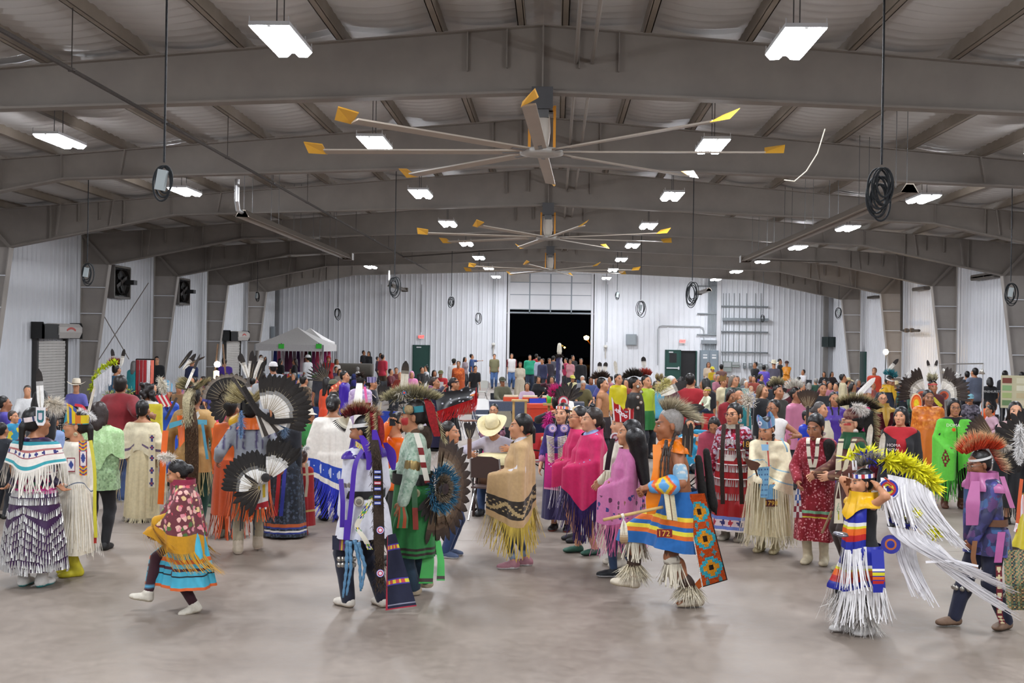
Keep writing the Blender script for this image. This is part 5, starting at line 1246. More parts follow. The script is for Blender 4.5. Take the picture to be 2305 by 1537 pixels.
# 10 feather bustle dancer
p=Person('man from behind wearing two black and white eagle feather bustles and orange fringe',560,1246,h=1.74,rot=196,lod=0,w=1.1,skin=SK[0],pose=dict(hyaw=-20,lean=8,LH=(.36,-.2,1.05),RH=(-.36,-.1,1.0),LF=(.12,.0,.08),RF=(-.1,-.16,.1))).body()
p.top('#8d9199',sleeve=.9,e=.025,colfn=lambda V,c:np.where((((V[:,0]*14)%1)<.22)[:,None]&(V[:,2]>1.2)[:,None],hx('#3a2c5c'),c))
p.pants('#9a8f78',e=.02);p.shoes('#b7a894',sole='#d8c8b8',high=.05)
p.drape('orange_apron',1.0,p.z(1105),'#d2531c',arms=False,e=.04,flare=.06,folds=.015);p.fringe_of(.32,90,.018,'#e2601e',name='apron_fringe')
p.fringe_of(.5,26,.02,'#20222c',name='dark_fringe',row=-6,t=(2,4.2),out=.08)
sheet(p.root,'star_panel',[p.pt(565,1075,-.3),p.pt(603,1060,-.3),p.pt(604,1140,-.3),p.pt(567,1150,-.3)],12,24,lambda U,V,c:np.select([(V>.84)[:,None],((V<.25)&((U*4%1)<.35))[:,None],((V>.35)&(V<.7)&(np.abs(U-.6)<.2)&((U*9%1)<.5))[:,None]],[hx('#b02430')+0*c,hx('#3a3470')+0*c,hx('#d8b83a')+0*c],hx('#dedad6')+0*c))
for k in range(3):
    V,T=text_mesh('★') if 0 else (None,None)
    a=np.arange(10)*2*PI/10;rr=np.where(np.arange(10)%2==0,.016,.007);c=p.pt(572+k*13,1144,-.315);X=norm(p.pt(600,1100)-p.pt(570,1100));q=MB();q.poly([c+X*math.sin(t)*r+np.array([0,0,math.cos(t)*r]) for t,r in zip(a,rr)],p.fw*.004,'#eee');q.build('star','cloth',p.root)
fringe(p.root,np.linspace(p.pt(566,1150,-.3),p.pt(604,1142,-.3),26),np.tile([0,0,0.],(26,1)),.26,.02,'#a8552c',name='panel_fringe')
fringe(p.root,np.linspace(p.pt(570,1152,-.31),p.pt(600,1144,-.31),9),np.tile([0,0,0.],(9,1)),.26,.018,'#6a8cb0',name='panel_fringe')
def up_at(p,a,b,dd=0): return p.pt(*b,dd)-p.pt(*a,dd)
toc=lambda p:(p.pt(p.px,900,-1)-p.pt(p.px,900,0))
e=empty('back_bustle',(0,0,0));e.parent=p.root
c=(598,940);feather_fan(e,p.pt(*c,-.42),up_at(p,c,(650,905)),toc(p),-62,52,19,lambda t:.36+.09*math.sin(PI*t),.07,[(0,'#e8e2d8'),(.3,'#efe9e0'),(.4,'#fbfaf7'),(.47,'#2a2420'),(1,'#1c1816')],r0=.1,bend=.02)
strip(e,[p.pt(545,865,-.38),p.pt(580,925,-.42),p.pt(612,950,-.45),p.pt(665,945,-.42)],[.05,.05,.07,.05],'#241f1c',toc(p),'bustle_band','fur')
sheet(e,'bustle_trail',[p.pt(575,935,-.4),p.pt(615,950,-.42),p.pt(640,965,-.42),p.pt(590,985,-.4)],10,6,lambda U,V,c:np.where((((U*8)%1)<.3)[:,None],hx('#3c342e'),hx('#cfc8be')+0*c),'cloth')
e2=empty('lower_bustle',(0,0,0));e2.parent=p.root
c=(600,1090);feather_fan(e2,p.pt(580,1100,-.48),up_at(p,(580,1100),(560,1010)),toc(p),-75,40,17,lambda t:.30+.06*math.sin(PI*t),.072,[(0,'#eee9e2'),(.38,'#fbfaf7'),(.46,'#211c1a'),(1,'#171412')],r0=.07,bend=.02)
feather_fan(e2,p.pt(604,1080,-.48),up_at(p,(604,1080),(640,1000)),toc(p),-22,26,10,.42,.062,[(0,'#eee9e2'),(.42,'#fbfaf7'),(.5,'#211c1a'),(1,'#171412')],r0=.06,bend=.02)
feather_fan(e2,p.pt(588,1095,-.49),up_at(p,(588,1095),(560,1110)),toc(p),-40,60,9,.3,.06,DARK,r0=.04,bend=.02)
disc(e2,p.pt(598,1075,-.5),toc(p),.05,[(.6,'#1a1614'),(1,'#2a2422')],'bustle_center')
e3=empty('shoulder_bustle',(0,0,0));e3.parent=p.root
c=(515,900);feather_fan(e3,p.pt(*c,.25),up_at(p,c,(495,868)),toc(p),-50,70,12,.2,.06,[(0,'#3a322c'),(.6,'#1c1816'),(.72,'#1c1816'),(.78,'#b8aa9a'),(.88,'#55483e'),(1,'#2a221e')],r0=.12,bend=.02);feather_fan(e3,p.pt(512,915,.25),up_at(p,c,(500,890)),toc(p),-100,100,12,.17,.06,DARK,r0=.05,bend=.02)
p.hair('short','#120f0e');roach(p,'#8a7c58','#cfc39a','#a4966a',.2,900,.08,-.24,.26,sw=.09,side=1.0,drop=.05)
strip(p.root,[p.pt(520,845,-.1),p.pt(552,890,-.25),p.pt(575,925,-.35),p.pt(590,950,-.38)],.035,'#332c28',toc(p),'roach_edge','fur')
e4=empty('feather_cluster',(0,0,0));e4.parent=p.root
for a,b,cc in (((558,850),(540,793),BLKT),((562,848),(568,790),BLKT),((572,852),(592,800),[(0,'#f2efe8'),(.75,'#eee8de'),(1,'#3a2c20')]),((552,828),(537,800),BLKT),((565,850),(575,800),DARK),((580,855),(596,812),DARK)):
    L=float(np.linalg.norm(up_at(p,a,b)));link('feather',feather_data(round(L,2),.055,cc,.02),e4,M=frame_M(p.pt(*a,-.05),up_at(p,a,b),toc(p)))
p.drape('neck_scarf',1.55,1.42,'#e2691c',e=.05,folds=.006,arms=False,nz=8,m='satin');p.piece('shoulder_cloth',[ell(p.pt(528,950,.1),.075),ell(p.pt(540,940,.08),.06)],'#d9a61a','satin')
plume(p,p.pt(543,925,-.25),np.array([0,0,-1.]),.3,260,'#5c84b4','#8fb0d4',.03,.008,seed=12,name='blue_plume');plume(p,p.pt(640,940,-.2),np.array([0,0,-1.]),.22,240,'#6f92b8','#a6bfda',.04,.008,seed=13,name='blue_plume')
# yellow-shouldered dancer partly hidden by the bustle
p=Person('dancer in orange and yellow satin hidden behind the feathered back bustle',522,d=13.6,h=1.68,rot=170,lod=1,skin=SK[0]).body();p.top('#d9611d',m='satin');p.drape('skirt',1.0,.3,'#b8481c',arms=False,flare=.05);p.fringe_of(.3,50,.02,'#c04a1a');p.hair('short');p.shoes('#998')
# 11 dark floral dress
p=Person('woman in dark blue floral dress with orange hem bands, behind the bustles',640,1208,h=1.62,rot=165,fem=1,lod=1,skin=SK[1],w=1.1).body();p.top('#20242c',sleeve=.8)
p.drape('dress',1.1,p.z(1203),'#242c38',arms=False,e=.04,flare=.08,nz=50,nth=110,colfn=chain_(speckle(['#3c4a5c','#242c38','#1c2028','#4a5468'],55,6,.7),bands((.84,.87,'#b85a2c'),(.88,.905,'#2c3c8c'),(.91,.93,'#e8e4dc'),(.93,.96,'#2c3c8c'))))
p.hair('bun','#131010');p.shoes('#ddd8d0')
for x,c in ((622,'#a8202a'),(634,'#2f3c9c')): strip(p.root,[p.pt(x+8,1040,-.25),p.pt(x+4,1100,-.3),p.pt(x-2,1165,-.3)],.05,c,(0,0,0),'ribbon',side=norm(p.pt(650,1000)-p.pt(620,1000)))
# 12 little girl in red
p=Person('small girl in plain red dress with white hair plume, seen from behind',678,1204,h=1.02,rot=200,fem=1,lod=0,hd=1.32,skin=SK[2],pose=dict(hyaw=-25,RH=(.0,-.2,1.0))).body();p.drape('dress',1.46,p.z(1182),'#96141c',e=.035,flare=.06,folds=.01,colfn=bands((.12,.15,'#c9b48a'),(.72,.75,'#b89c5c')))
p.hair('bun','#3a241c');p.shoes('#8c1d22');plume(p,p.hp((-.03,.06,.16)),p.hR@np.array([-.5,.1,.1]),.14,160,'#e8e4e0','#ffffff',.05,.008,seed=14);disc(p.root,p.hp((.0,.12,.09)),p.hR@np.array([0,1.,.6]),.05,[(.4,'#b0402c'),(.7,'#c9b896'),(1,'#6a4a2c')],'hair_rosette')
strip(p.root,[p.pt(690,1040,-.15),p.pt(692,1085,-.15),p.pt(688,1120,-.15)],.06,'#c9bfa8',(0,0,0),'ribbon',side=norm(p.pt(690,1000)-p.pt(660,1000)))
# 13 white shawl with blue band
p=Person('woman in white shawl with blue feather band and long blue fringe',745,1170,h=1.66,rot=205,fem=1,lod=0,w=1.12,skin=SK[1],pose=dict(hyaw=-30,LH=(.25,-.25,1.0),RH=(-.3,-.15,.95))).body()
p.drape('white_shawl',1.47,lambda t:p.z(1085)-.12*np.cos(t-PI-1.0),'#e9e5dc',e=.06,flare=.03,folds=.014,nz=50,nth=120,colfn=lambda T,v,X,c:np.where(((v>.70)&(v<.92))[:,None],np.where(((np.abs(((T*5/PI)%1)-.5)*1.3+np.abs(v-.81)*5)<.42)[:,None]&((((T*5/PI)%1)*14%1)<.6)[:,None],hx('#c9d2e6'),hx('#1f46b4')),c))
p.fringe_of(.42,150,.013,'#2330b8',name='shawl_fringe',swing=(.15,.0,0),out=.06);p.pants('#1e2024');p.shoes('#17171a');p.hair('bun','#100d0e',vol=1.05)
# ================= DANCERS, MIDDLE =================
# 14 man in white shirt
p=Person('man in white shirt with purple satin scarf, red roach and navy trailer',818,1366,h=1.72,rot=-128,lod=0,w=1.08,skin=SK[0],pose=dict(hyaw=25,hpitch=8,LH=(765,1192,-.02),RH=(-.25,-.12,.9),LE=(.4,.6,0),LF=(.1,-.1,.08),RF=(-.13,.12,.08),LY=0,RY=-20)).body()
p.top('#dcdce6',e=.026,hem=.1);p.drape('shirt_tail',1.02,p.z(1206),'#dcdce6',arms=False,e=.05,flare=.12,folds=.02,nf=6)
p.pants('#1a1d30',e=.03);p.shoes('#d8d0c4',sole='#b9a894')
tc=p.pt(815,1000,-1)-p.pt(815,1000,0);rt=norm(p.pt(900,1000)-p.pt(800,1000))
p.drape('belt',1.10,1.03,'#1c1a1c',arms=False,e=.055,folds=0,nz=5,m='leather')
for x in (808,): disc(p.root,p.pt(x,1129,-.25),tc,.047,[(.6,'#8a8478'),(.8,'#c9c2b4'),(1,'#a09888')],'concho','metal')
disc(p.root,p.pt(838,1124,-.24),tc,.035,[(.5,'#c8b83a'),(1,'#3a5a3a')],'concho')
p.drape('scarf',1.57,1.40,'#3a1a86',e=.06,folds=.02,arms=False,nz=12,m='satin')
for a in ([(812,978),(824,1000),(836,1030),(828,1060)],[(842,965),(850,1010),(845,1055)],[(866,995),(880,1015),(886,1060)]):
    strip(p.root,[p.pt(x,y,-.24 if x<860 else -.05) for x,y in a],[.04,.08,.09,.03],'#4a22a4',tc,'scarf_end',side=rt)
strip(p.root,[p.pt(822,1005,-.22),p.pt(798,1040,-.27),p.pt(792,1120,-.28),p.pt(782,1215,-.27),p.pt(778,1225,-.26)],.045,'#46209a',tc,'ribbon',side=rt)
strip(p.root,[p.pt(767,1075,-.22),p.pt(772,1130,-.26),p.pt(770,1190,-.25)],.045,'#3f1d92',tc,'ribbon',side=rt)
strip(p.root,[p.pt(783,1170,-.28),p.pt(780,1215,-.28)],.06,'#46209a',tc,'ribbon',side=rt)
strip(p.root,[p.pt(800,998,-.2),p.pt(822,1012,-.24)],.05,'#d8d8e4',tc,'shoulder_beadwork',colfn=zigzag(5,['#3f9a4a','#e8d23c','#c03a2c','#e8e4e0']),side=np.array([0,0,1.]))
# otter drop
strip(p.root,[p.pt(840,975,-.22),p.pt(850,1050,-.32),p.pt(853,1200,-.36),p.pt(856,1320,-.3)],[.07,.09,.1,.06],'#33261c',tc,'otter_drop','fur',30,side=rt)
rs=np.random.RandomState(4);t=rs.uniform(0,1,600);pa,pb=p.pt(846,1000,-.33),p.pt(855,1330,-.33)
tuft(p.root,pa+(pb-pa)*t[:,None]+rt*rs.uniform(-.05,.05,(600,1)),np.tile(norm(tc)*.4+np.array([0,0,-1.]),(600,1))+rt*rs.normal(0,.5,(600,1)),.05,.006,'#33261c','#4c3a2a',name='otter_fur',seed=4)
for y in (1062,1074,1087,1100,1118,1132):
    A=p.pt(850,y,-.40);q=MB();q.bar(A-rt*.03,A+rt*.03,.028,.012,['#3a4a9c','#b03040'][int(y)%2],up=tc);q.bar(A-rt*.026,A+rt*.026,.01,.014,'#d8d8e0',up=tc);q.build('bead_bar','satin',p.root)
for y in (1193,1290): disc(p.root,p.pt(856,y,-.40),tc,.036,[(.4,'#e0d8e0'),(.7,'#b03a5a'),(.85,'#e0e0f0'),(1,'#3a2c7c')])
# trailer
sheet(p.root,'trailer',[p.pt(872,1205,-.22),p.pt(890,1200,-.16),p.pt(938,1364,-.2),p.pt(868,1374,-.25)],14,60,
  lambda U,V,c:np.select([(U<.06)[:,None]|(V>.985)[:,None],((V>.13)&(V<.155)|(V>.195)&(V<.22)|(V>.60)&(V<.62)|(V>.66)&(V<.68))[:,None],((V>.155)&(V<.195)|(V>.62)&(V<.66))[:,None],((V>.93)&(V<.945)|(V>.96)&(V<.975))[:,None]],[hx('#a8283c')+0*c,hx('#4a3a9c')+0*c,np.where(((U*18%1)<.5)[:,None],hx('#e0d03a'),hx('#c8484c')),hx('#8a8a9a')+0*c],hx('#181c36')+0*c),'cloth',.03)
sheet(p.root,'side_flap',[p.pt(748,1205,-.1),p.pt(790,1207,-.2),p.pt(786,1240,-.2),p.pt(748,1237,-.1)],10,8,lambda U,V,c:np.where((np.abs(U-.55)<.08)[:,None],hx('#c8a83a'),np.where((np.abs(U-.55)<.14)[:,None],hx('#6a2c5c'),hx('#1c2038')+0*c)))
# yarn tassels
for a in ([(782,1215),(780,1280),(772,1345)],[(788,1218),(790,1280),(780,1340)],[(798,1215),(810,1270),(812,1330)],[(806,1220),(822,1275),(814,1325)]):
    p.braid([p.pt(x,y,-.26) for x,y in a],'#5a86a8',.018,'yarn_braid')
fringe(p.root,np.linspace(p.pt(770,1310,-.26),p.pt(786,1310,-.26),16),np.tile([0,0,0.],(16,1)),.22,.01,'#4a7898',name='yarn_tassel')
for k in range(10):
    q=MB();q.lathe([(0,.026),(.02,.018),(.026,0),(.02,-.018),(0,-.026)],'#b9b4ac',10,p.pt(764+(k%5)*8,1258+(k//5)*13,-.18+.01*(k%2)));q.build('bell','metal',p.root,True)
strip(p.root,[p.pt(838,1120,-.3),p.pt(818,1155,-.33),p.pt(800,1185,-.31),p.pt(820,1210,-.32),p.pt(835,1240,-.3)],.05,'#e0dccf',tc,'bead_sash',colfn=lambda T,U,c:np.where(((T>.1)&(T<.35)|(T>.5)&(T<.62)|(T>.85))[:,None],zigzag(8,['#3f8a4a','#e0c83c','#3a3a8a','#d8d4c8'])(T,U,c),hx('#dcd6c4')+0*c),side=rt)
for sd,(x,y,w_) in {1:(766,1150,.05)}.items():
    a=p.wr[1]+(p.el[1]-p.wr[1])*.1;b=p.wr[1]+(p.el[1]-p.wr[1])*.45;p.piece('cuff',[cone(a,b,.042,.047)],'#b3ab98','metal')
a=p.sh[1]+(p.el[1]-p.sh[1])*.85;b=p.sh[1]+(p.el[1]-p.sh[1])*.95;p.piece('arm_band',[cone(a,b,.074,.072)],'#b9b4a8','metal')
p.hair('short','#120f12');p.headband('#e2e0de',.03)
roach(p,'#4a0f12','#d8cc9c','#7a1518',.12,700,.1,-.13,.12,sw=.035,side=.35,drop=.0,seed=14)
strip(p.root,[p.hp((0,-.12,.22)),p.hp((0,0,.2)),p.hp((0,.1,.2))],[.02,.09,.06],'#7a0f14',p.hR@np.array([1.,0,0]),'roach_crest','fur',side=p.hR@np.array([0,.2,1]))
for y0,dx in ((0,.0),(1,.05)):
    strip(p.root,[p.hp((.03-dx,.1,.16)),p.pt(838+y0*16,945,-.15),p.pt(842+y0*16,985,-.2),p.pt(840+y0*12,1010,-.22)],[.04,.075,.07,.04],'#7a1016',tc,'roach_tail','fur',side=rt)
    B=np.linspace(p.pt(832+y0*18,925,-.16),p.pt(838+y0*14,1010,-.24),160);tuft(p.root,B,np.tile(-rt*.8+norm(tc)*.3+np.array([0,0,-.8]),(160,1)),.06,.006,'#5a3a22','#d8cc9c',name='roach_tail_fur',seed=15+y0)
e=empty('quill_fan',(0,0,0));e.parent=p.root
for k in range(12): link('feather',feather_data(.19,.012,[(0,'#e6e0cc'),(.72,'#ddd6c0'),(.8,'#241f1c'),(1,'#1c1816')],.02),e,M=frame_M(p.pt(789,930,.02),p.pt(752+k*1.6,948+k*4,0)-p.pt(789,930,0),tc))
# 15 man in mint shirt with feather bustle
p=Person('man in mint print shirt with red face paint and large brown feather bustle',930,1334,h=1.83,rot=-80,lod=0,w=1.15,skin=SK[1],pose=dict(hyaw=-10,hpitch=6,LH=(900,1160,-.3),RH=(-.25,-.3,1.0),LE=(.3,.8,0),LF=(.1,.0,.08),RF=(-.1,.12,.1))).body(paint=[(lambda q:(q[:,2]<.0)&(q[:,2]>-.06)&(np.abs(q[:,0])>.03)&(q[:,1]<-.035),'#b02c2c')])
tc=p.pt(930,1000,-1)-p.pt(930,1000,0);rt=norm(p.pt(1000,1000)-p.pt(900,1000))
mint=speckle(['#9fb6a2','#b9cbb8','#8aa690'],70,6,.8);mv=lambda V,c:mint(0,0,V,c)
p.top('#a9beaa',e=.028,hem=.1,colfn=mv);p.drape('green_skirt',1.02,p.z(1245),'#226e34',arms=False,e=.05,flare=.05,folds=.015,colfn=bands((.86,.89,'#2a1c18'),(.92,.95,'#2a1c18')))
p.pants('#23384a',e=.03);p.shoes('#b5a48a',sole='#cbbfa8');p.drape('belt',1.12,1.02,'#1b1917',arms=False,e=.06,folds=0,nz=5,m='leather')
disc(p.root,p.pt(936,1110,-.27),tc,.04,[(.6,'#6a6a4c'),(1,'#8a8468')],'concho','metal')
a=p.sh[1]+(p.el[1]-p.sh[1])*.62;b=p.sh[1]+(p.el[1]-p.sh[1])*.9;p.piece('arm_band',[cone(a,b,.078,.074)],'#a08a5a','metal')
a=p.wr[1];b=p.wr[1]+(p.el[1]-p.wr[1])*.4;p.piece('beaded_cuff',[cone(a,b,.05,.062)],'#2c4a5c',colfn=vspeck(['#b0442c','#2c4a5c','#1c3040'],60,3,.7))
strip(p.root,[p.pt(905,1135,-.3),p.pt(908,1165,-.33),p.pt(905,1190,-.33)],[.05,.09,.1],'#b0502c',tc,'ribbon',side=rt,colfn=lambda T,U,c:np.where(((U*8%1)<.4)[:,None],hx('#3a7a4a'),hx('#b0502c')+0*c))
strip(p.root,[p.pt(936,972,-.26),p.pt(947,1010,-.3),p.pt(954,1050,-.3),p.pt(963,1090,-.26)],.05,'#d8d4c4',tc,'bone_bandolier',side=rt,n=30,colfn=lambda T,U,c:np.where((((T>.3)&(T<.45))|((T>.6)&(T<.68))|(T>.93))[:,None],hx('#7a1c1c'),np.where(((U*6%1)<.2)[:,None],hx('#8a8478'),hx('#e0dccc')+0*c)))
strip(p.root,[p.pt(932,1090,-.28),p.pt(934,1140,-.31),p.pt(936,1195,-.31)],.05,'#3a6a3a',tc,'ribbon',side=rt,colfn=lambda T,U,c:np.where((T>.5)[:,None],hx('#8a3024'),hx('#2c5a34')+0*c))
p.piece('hide_collar',[cone(p.neck-p.u*.02+p.ax*.08,p.neck-p.u*.02-p.ax*.08,.075,.075),ell(p.neck-p.fw*.06-p.u*.04,(.13,.08,.07),p.Rt)],'#5a4430','fur')
disc(p.root,p.pt(947,961,-.22),tc,.03,[(.6,'#b8b0a4'),(1,'#8a8478')],'shell_disc','metal')
p.piece('bandana_tail',[ell(p.pt(958,985,-.1),(.05,.07,.12))],'#3a2c20','fur')
for k,(x0,y0,x1,y1,w_) in enumerate(((962,1210,958,1315,.13),(985,1215,992,1308,.075))):
    strip(p.root,[p.pt(x0,y0,-.1),p.pt((x0+x1)/2+4,(y0+y1)/2,-.15),p.pt(x1,y1,-.2)],[w_*.7,w_],'#3aa848',tc,'trailer_ribbon',side=rt,n=40,colfn=lambda T,U,c:np.where(((T>.86)&(T<.89)|(T>.91)&(T<.94)|(T>.965)&(T<.985))[:,None],hx('#3a2a24'),c))
p.fringe_of(.14,1,.01) if 0 else fringe(p.root,np.linspace(p.pt(905,1250,-.12),p.pt(935,1250,-.14),22),np.tile([0,0,0.],(22,1)),.16,.016,'#cfc4a8',name='knee_fringe')
e=empty('feather_bustle',(0,0,0));e.parent=p.root
c=p.pt(985,1100,-.12);NB=norm(tc*.75+rt*1.0)
up=norm(p.pt(985,1000,-.1)-p.pt(985,1100,-.1))
feather_fan(e,c,up,NB,12,196,20,lambda t:.43+.06*math.sin(PI*t),.085,[(0,'#cbbda2'),(.28,'#8a745a'),(.4,'#4a3826'),(.62,'#5a4632'),(.75,'#3a2a1e'),(1,'#1e1612')],r0=.07,bend=-.05)
feather_fan(e,c+NB*.03,up,NB,20,180,14,.3,.07,[(0,'#e0d6c2'),(.5,'#c9bda4'),(.7,'#6a543c'),(1,'#3a2a1e')],r0=.06,bend=-.05)
feather_fan(e,c,up,NB,-190,-120,6,.28,.06,DARK,r0=.05,bend=-.03)
rs=np.random.RandomState(5);a=rs.uniform(0,2*PI,700);r=rs.uniform(.11,.2,700);sd=np.cross(up,NB)
tuft(e,c+NB*.05+up*(np.cos(a)*r)[:,None]+sd*(np.sin(a)*r)[:,None],NB*.7+up*np.cos(a)[:,None]*.8+sd*np.sin(a)[:,None]*.8,.07,.009,'#1c4a68','#3a7c9c',name='blue_rosette',seed=6)
tuft(e,c+NB*.06+up*(np.cos(a)*r*.5)[:,None]+sd*(np.sin(a)*r*.5)[:,None],NB*.6+up*np.cos(a)[:,None]+sd*np.sin(a)[:,None],.055,.009,'#2a2420','#8a7a64',name='inner_rosette',seed=7)
disc(e,c+NB*.085,NB,.05,[(.5,'#1a1614'),(1,'#2a2420')],'bustle_center')
p.hair('pony','#1a1412',L=.25);p.headband(lambda a:'#2f7a84' if int(a*8/PI)%3 else '#1c2a30',.05,0,None,.06)
roach(p,'#4a4638','#d6cb9e','#8a8262',.12,800,.12,-.2,.2,sw=.05,side=.5,seed=21)
tuft(p.root,np.linspace(p.hp((0,-.2,.16)),p.hp((0,.16,.15)),240),np.tile(p.hR@np.array([0,-.5,.25]),(240,1)),.1,.008,'#5a5644','#d8cea4',name='fur_brow',seed=22)
strip(p.root,[p.hp((0,.12,.14)),p.pt(968,915,-.1),p.pt(975,950,-.14),p.pt(985,985,-.14)],[.05,.085,.08,.06],'#8a0f16',tc,'red_trailer','fur',side=rt)
B=np.linspace(p.hp((-.0,.1,.17)),p.pt(990,985,-.14),200);tuft(p.root,B+rt*.03,np.tile(rt*.5+np.array([0,0,-1.]),(200,1)),.08,.007,'#6a5a3c','#d8cea4',name='trailer_fur',seed=23)
e=empty('upright_feather',(0,0,0));e.parent=p.root;link('feather',feather_data(.3,.07,[(0,'#e6dfd0'),(.55,'#d8cebc'),(.68,'#3a2c22'),(1,'#1c1512')],.02),e,M=frame_M(p.pt(908,885,-.05),p.pt(913,820)-p.pt(908,885),tc))
plume(p,p.pt(895,880,-.05),p.pt(922,878)-p.pt(895,880),.1,140,'#cfc6b0','#ece6d6',.05,.007,seed=24);disc(p.root,p.pt(910,884,-.12),tc,.02,[(.5,'#d8442c'),(1,'#2c5a7c')],'plume_base')
p.piece('fur_puff',[ell(p.pt(920,922,-.13),.05)],'#a08a64','fur');strip(p.root,[p.pt(888,912,-.1),p.pt(878,935,-.1)],.03,'#15151c',tc,'ribbon',side=rt)
# 16 orange satin sleeve with a phone
p=Person('person in shiny orange shirt holding a phone up, mostly hidden behind the mint shirt dancer',895,d=12.2,h=1.62,rot=-60,lod=0,skin=SK[2],pose=dict(RH=(874,957,-.1),RE=(-.3,-.4,-1),Rg=.7)).body();p.top('#e8660e',m='satin',e=.03);p.pants('#222');p.shoes('#333');p.hair('short')
q=MB();o=p.grip[-1][0];q.box((-.005,-.036,-.07),(.005,.036,.07),'#15151a',None,o);W=q.build('x','plastic');W.name='phone';W.matrix_world=p.root.matrix_basis;tag(W,'dark phone held up by the person in orange sleeves','phone')
# 18 boy in dark tee
p=Person('boy in dark lettered T-shirt and jeans looking right, beside the drum',1008,1252,h=1.5,rot=80,lod=0,w=1.08,skin=SK[2],pose=dict(hyaw=-5)).body();p.top('#1d1f24',sleeve=.5,e=.025,hem=.12);p.pants('#2f4470',e=.022);p.shoes('#4a5a7a',sole='#e4e4e4');p.hair('short','#1c1512')
lettering('WE KEEP THE',.035,p.pt(984,1022,-.28),p.pt(994,1010)-p.pt(975,1030),p.pt(978,1012)-p.pt(984,1022),'#d8d8d8',p.root)
# 20 tan shawl
p=Person('woman in tan shawl with dark leaf band and yellow fringe',1168,1276,h=1.63,rot=-84,fem=1,lod=0,skin=SK[2],pose=dict(LH=(.12,-.19,1.1),RH=(-.1,-.2,1.08),LE=(.6,.2,-.6),RE=(-.6,.2,-.6),LF=(.09,-.07,.075),RF=(-.09,.1,.075))).body()
p.top('#d8d4d8',collar=1);p.drape('tan_shawl',lambda t:1.50-.06*np.cos(t),lambda t:p.z(1150)-.10*np.cos(t-.9)+.05*np.cos(t*2),'#bf9d70',e=.05,flare=.015,folds=.016,nf=5,nz=60,nth=150,
  colfn=lambda T,v,X,c:np.where(((v>.7)&(v<.92))[:,None],np.where(((np.abs(np.sin(T*5)*.5-(v-.81)*9)<.22)|((np.sin(T*26)*np.sin(v*90)>.5)&(np.abs(v-.81)<.07)))[:,None],hx('#b39a6c'),hx('#2a2119')+0*c),c))
p.fringe_of(.36,150,.013,'#cdb04a',name='yellow_fringe',out=.1,swing=(-.05,0,0));p.pants('#2c3c58',e=.008,f1=.93,colfn=lambda V,c:np.where((V[:,2]<.17)[:,None],hx('#8a9ab0'),c))
p.shoes('#a5727c',sole='#e9e6e6');p.hair('pony','#100d0d',L=.22,vol=1.04)
# 21 purple beaded woman
p=Person('woman in purple velvet dress with bone breastplate and pink apron, mouth open',1262,1193,h=1.62,rot=-12,fem=1,lod=0,w=1.2,skin=SK[4],pose=dict(hyaw=-12,LH=(.28,-.1,.88),RH=(-.28,-.1,.9))).body(lips='#8a1c2c')
p.top('#33246c',e=.03,sleeve=.72,hem=.15,colfn=vspeck(['#33246c','#402c80','#2a1e5c'],30,2,.9));p.drape('purple_skirt',1.0,p.z(1165),'#251a48',arms=False,e=.04,flare=.04)
sheet(p.root,'pink_apron',[p.pt(1228,1020,-.26),p.pt(1292,1020,-.27),p.pt(1290,1108,-.33),p.pt(1224,1100,-.33)],16,20,lambda U,V,c:np.where((V>.94)[:,None],hx('#e08ab0'),hx('#bc1c78')+0*c),'cloth',.05,p.fw)
q=MB();A=p.chest
for r in range(22):
    for s_ in (-1,1):
        y=r/21;w_=.075*(1-.25*y);a=p.pt(1253+s_*4+(1-y)*-2,985+y*76,-.3);b=p.pt(1253+s_*(8+15*(1-.3*y)),981+y*68,-.28);q.tube([a,(a+b)/2+p.fw*.01,b],.007,'#ddd4ba',5)
q.build('bone_breastplate','satin',p.root,True,stuff=True)
for y,c in ((1000,'#6a4ca8'),(1030,'#c86ab0'),(1048,'#e0e0f0'),(1066,'#8a7ac8')):
    P_=[p.pt(1236+k*4.4,y-4+(k-4)**2*-.7+12,-.31) for k in range(9)];q=MB()
    for a in P_: q.lathe([(0,.012),(.011,0),(0,-.012)],c,6,a)
    q.build('bead_string','satin',p.root,stuff=True)
for x in (1244,1270): disc(p.root,p.pt(x,964,-.26),p.fw,.055,[(.35,'#8aa0d8'),(.55,'#d8a0c0'),(.75,'#e8e4f0'),(.9,'#8a6ac0'),(1,'#e0c0d8')])
for x in (1262,1270,1278): strip(p.root,[p.pt(x,985,-.27),p.pt(x+1,1010,-.3)],.02,'#c9c4e0',p.fw,'bead_drop',side=p.ax)
p.hair('bun','#1a1212',vol=1.04);p.headband(lambda a:['#d8586c','#e8d8a0','#7a5ab0','#e0e0e8','#e88a4c'][int(a*16/PI)%5],.035,-8,None,.075);p.shoes('#1a1618','#9a4c3c')
for sd in (1,-1): p.braid([p.hp((sd*.07,0,-.06)),p.sh[sd]*.4+p.neck*.6+p.fw*.14,p.chest+p.ax*sd*.09+p.fw*.17],'#1a1212',.015)
for sd in (1,-1): a=p.wr[sd]+(p.el[sd]-p.wr[sd])*.45;b=p.wr[sd]+(p.el[sd]-p.wr[sd])*.62;p.piece('sleeve_trim',[cone(a,b,.062,.064)],'#c87aa8')
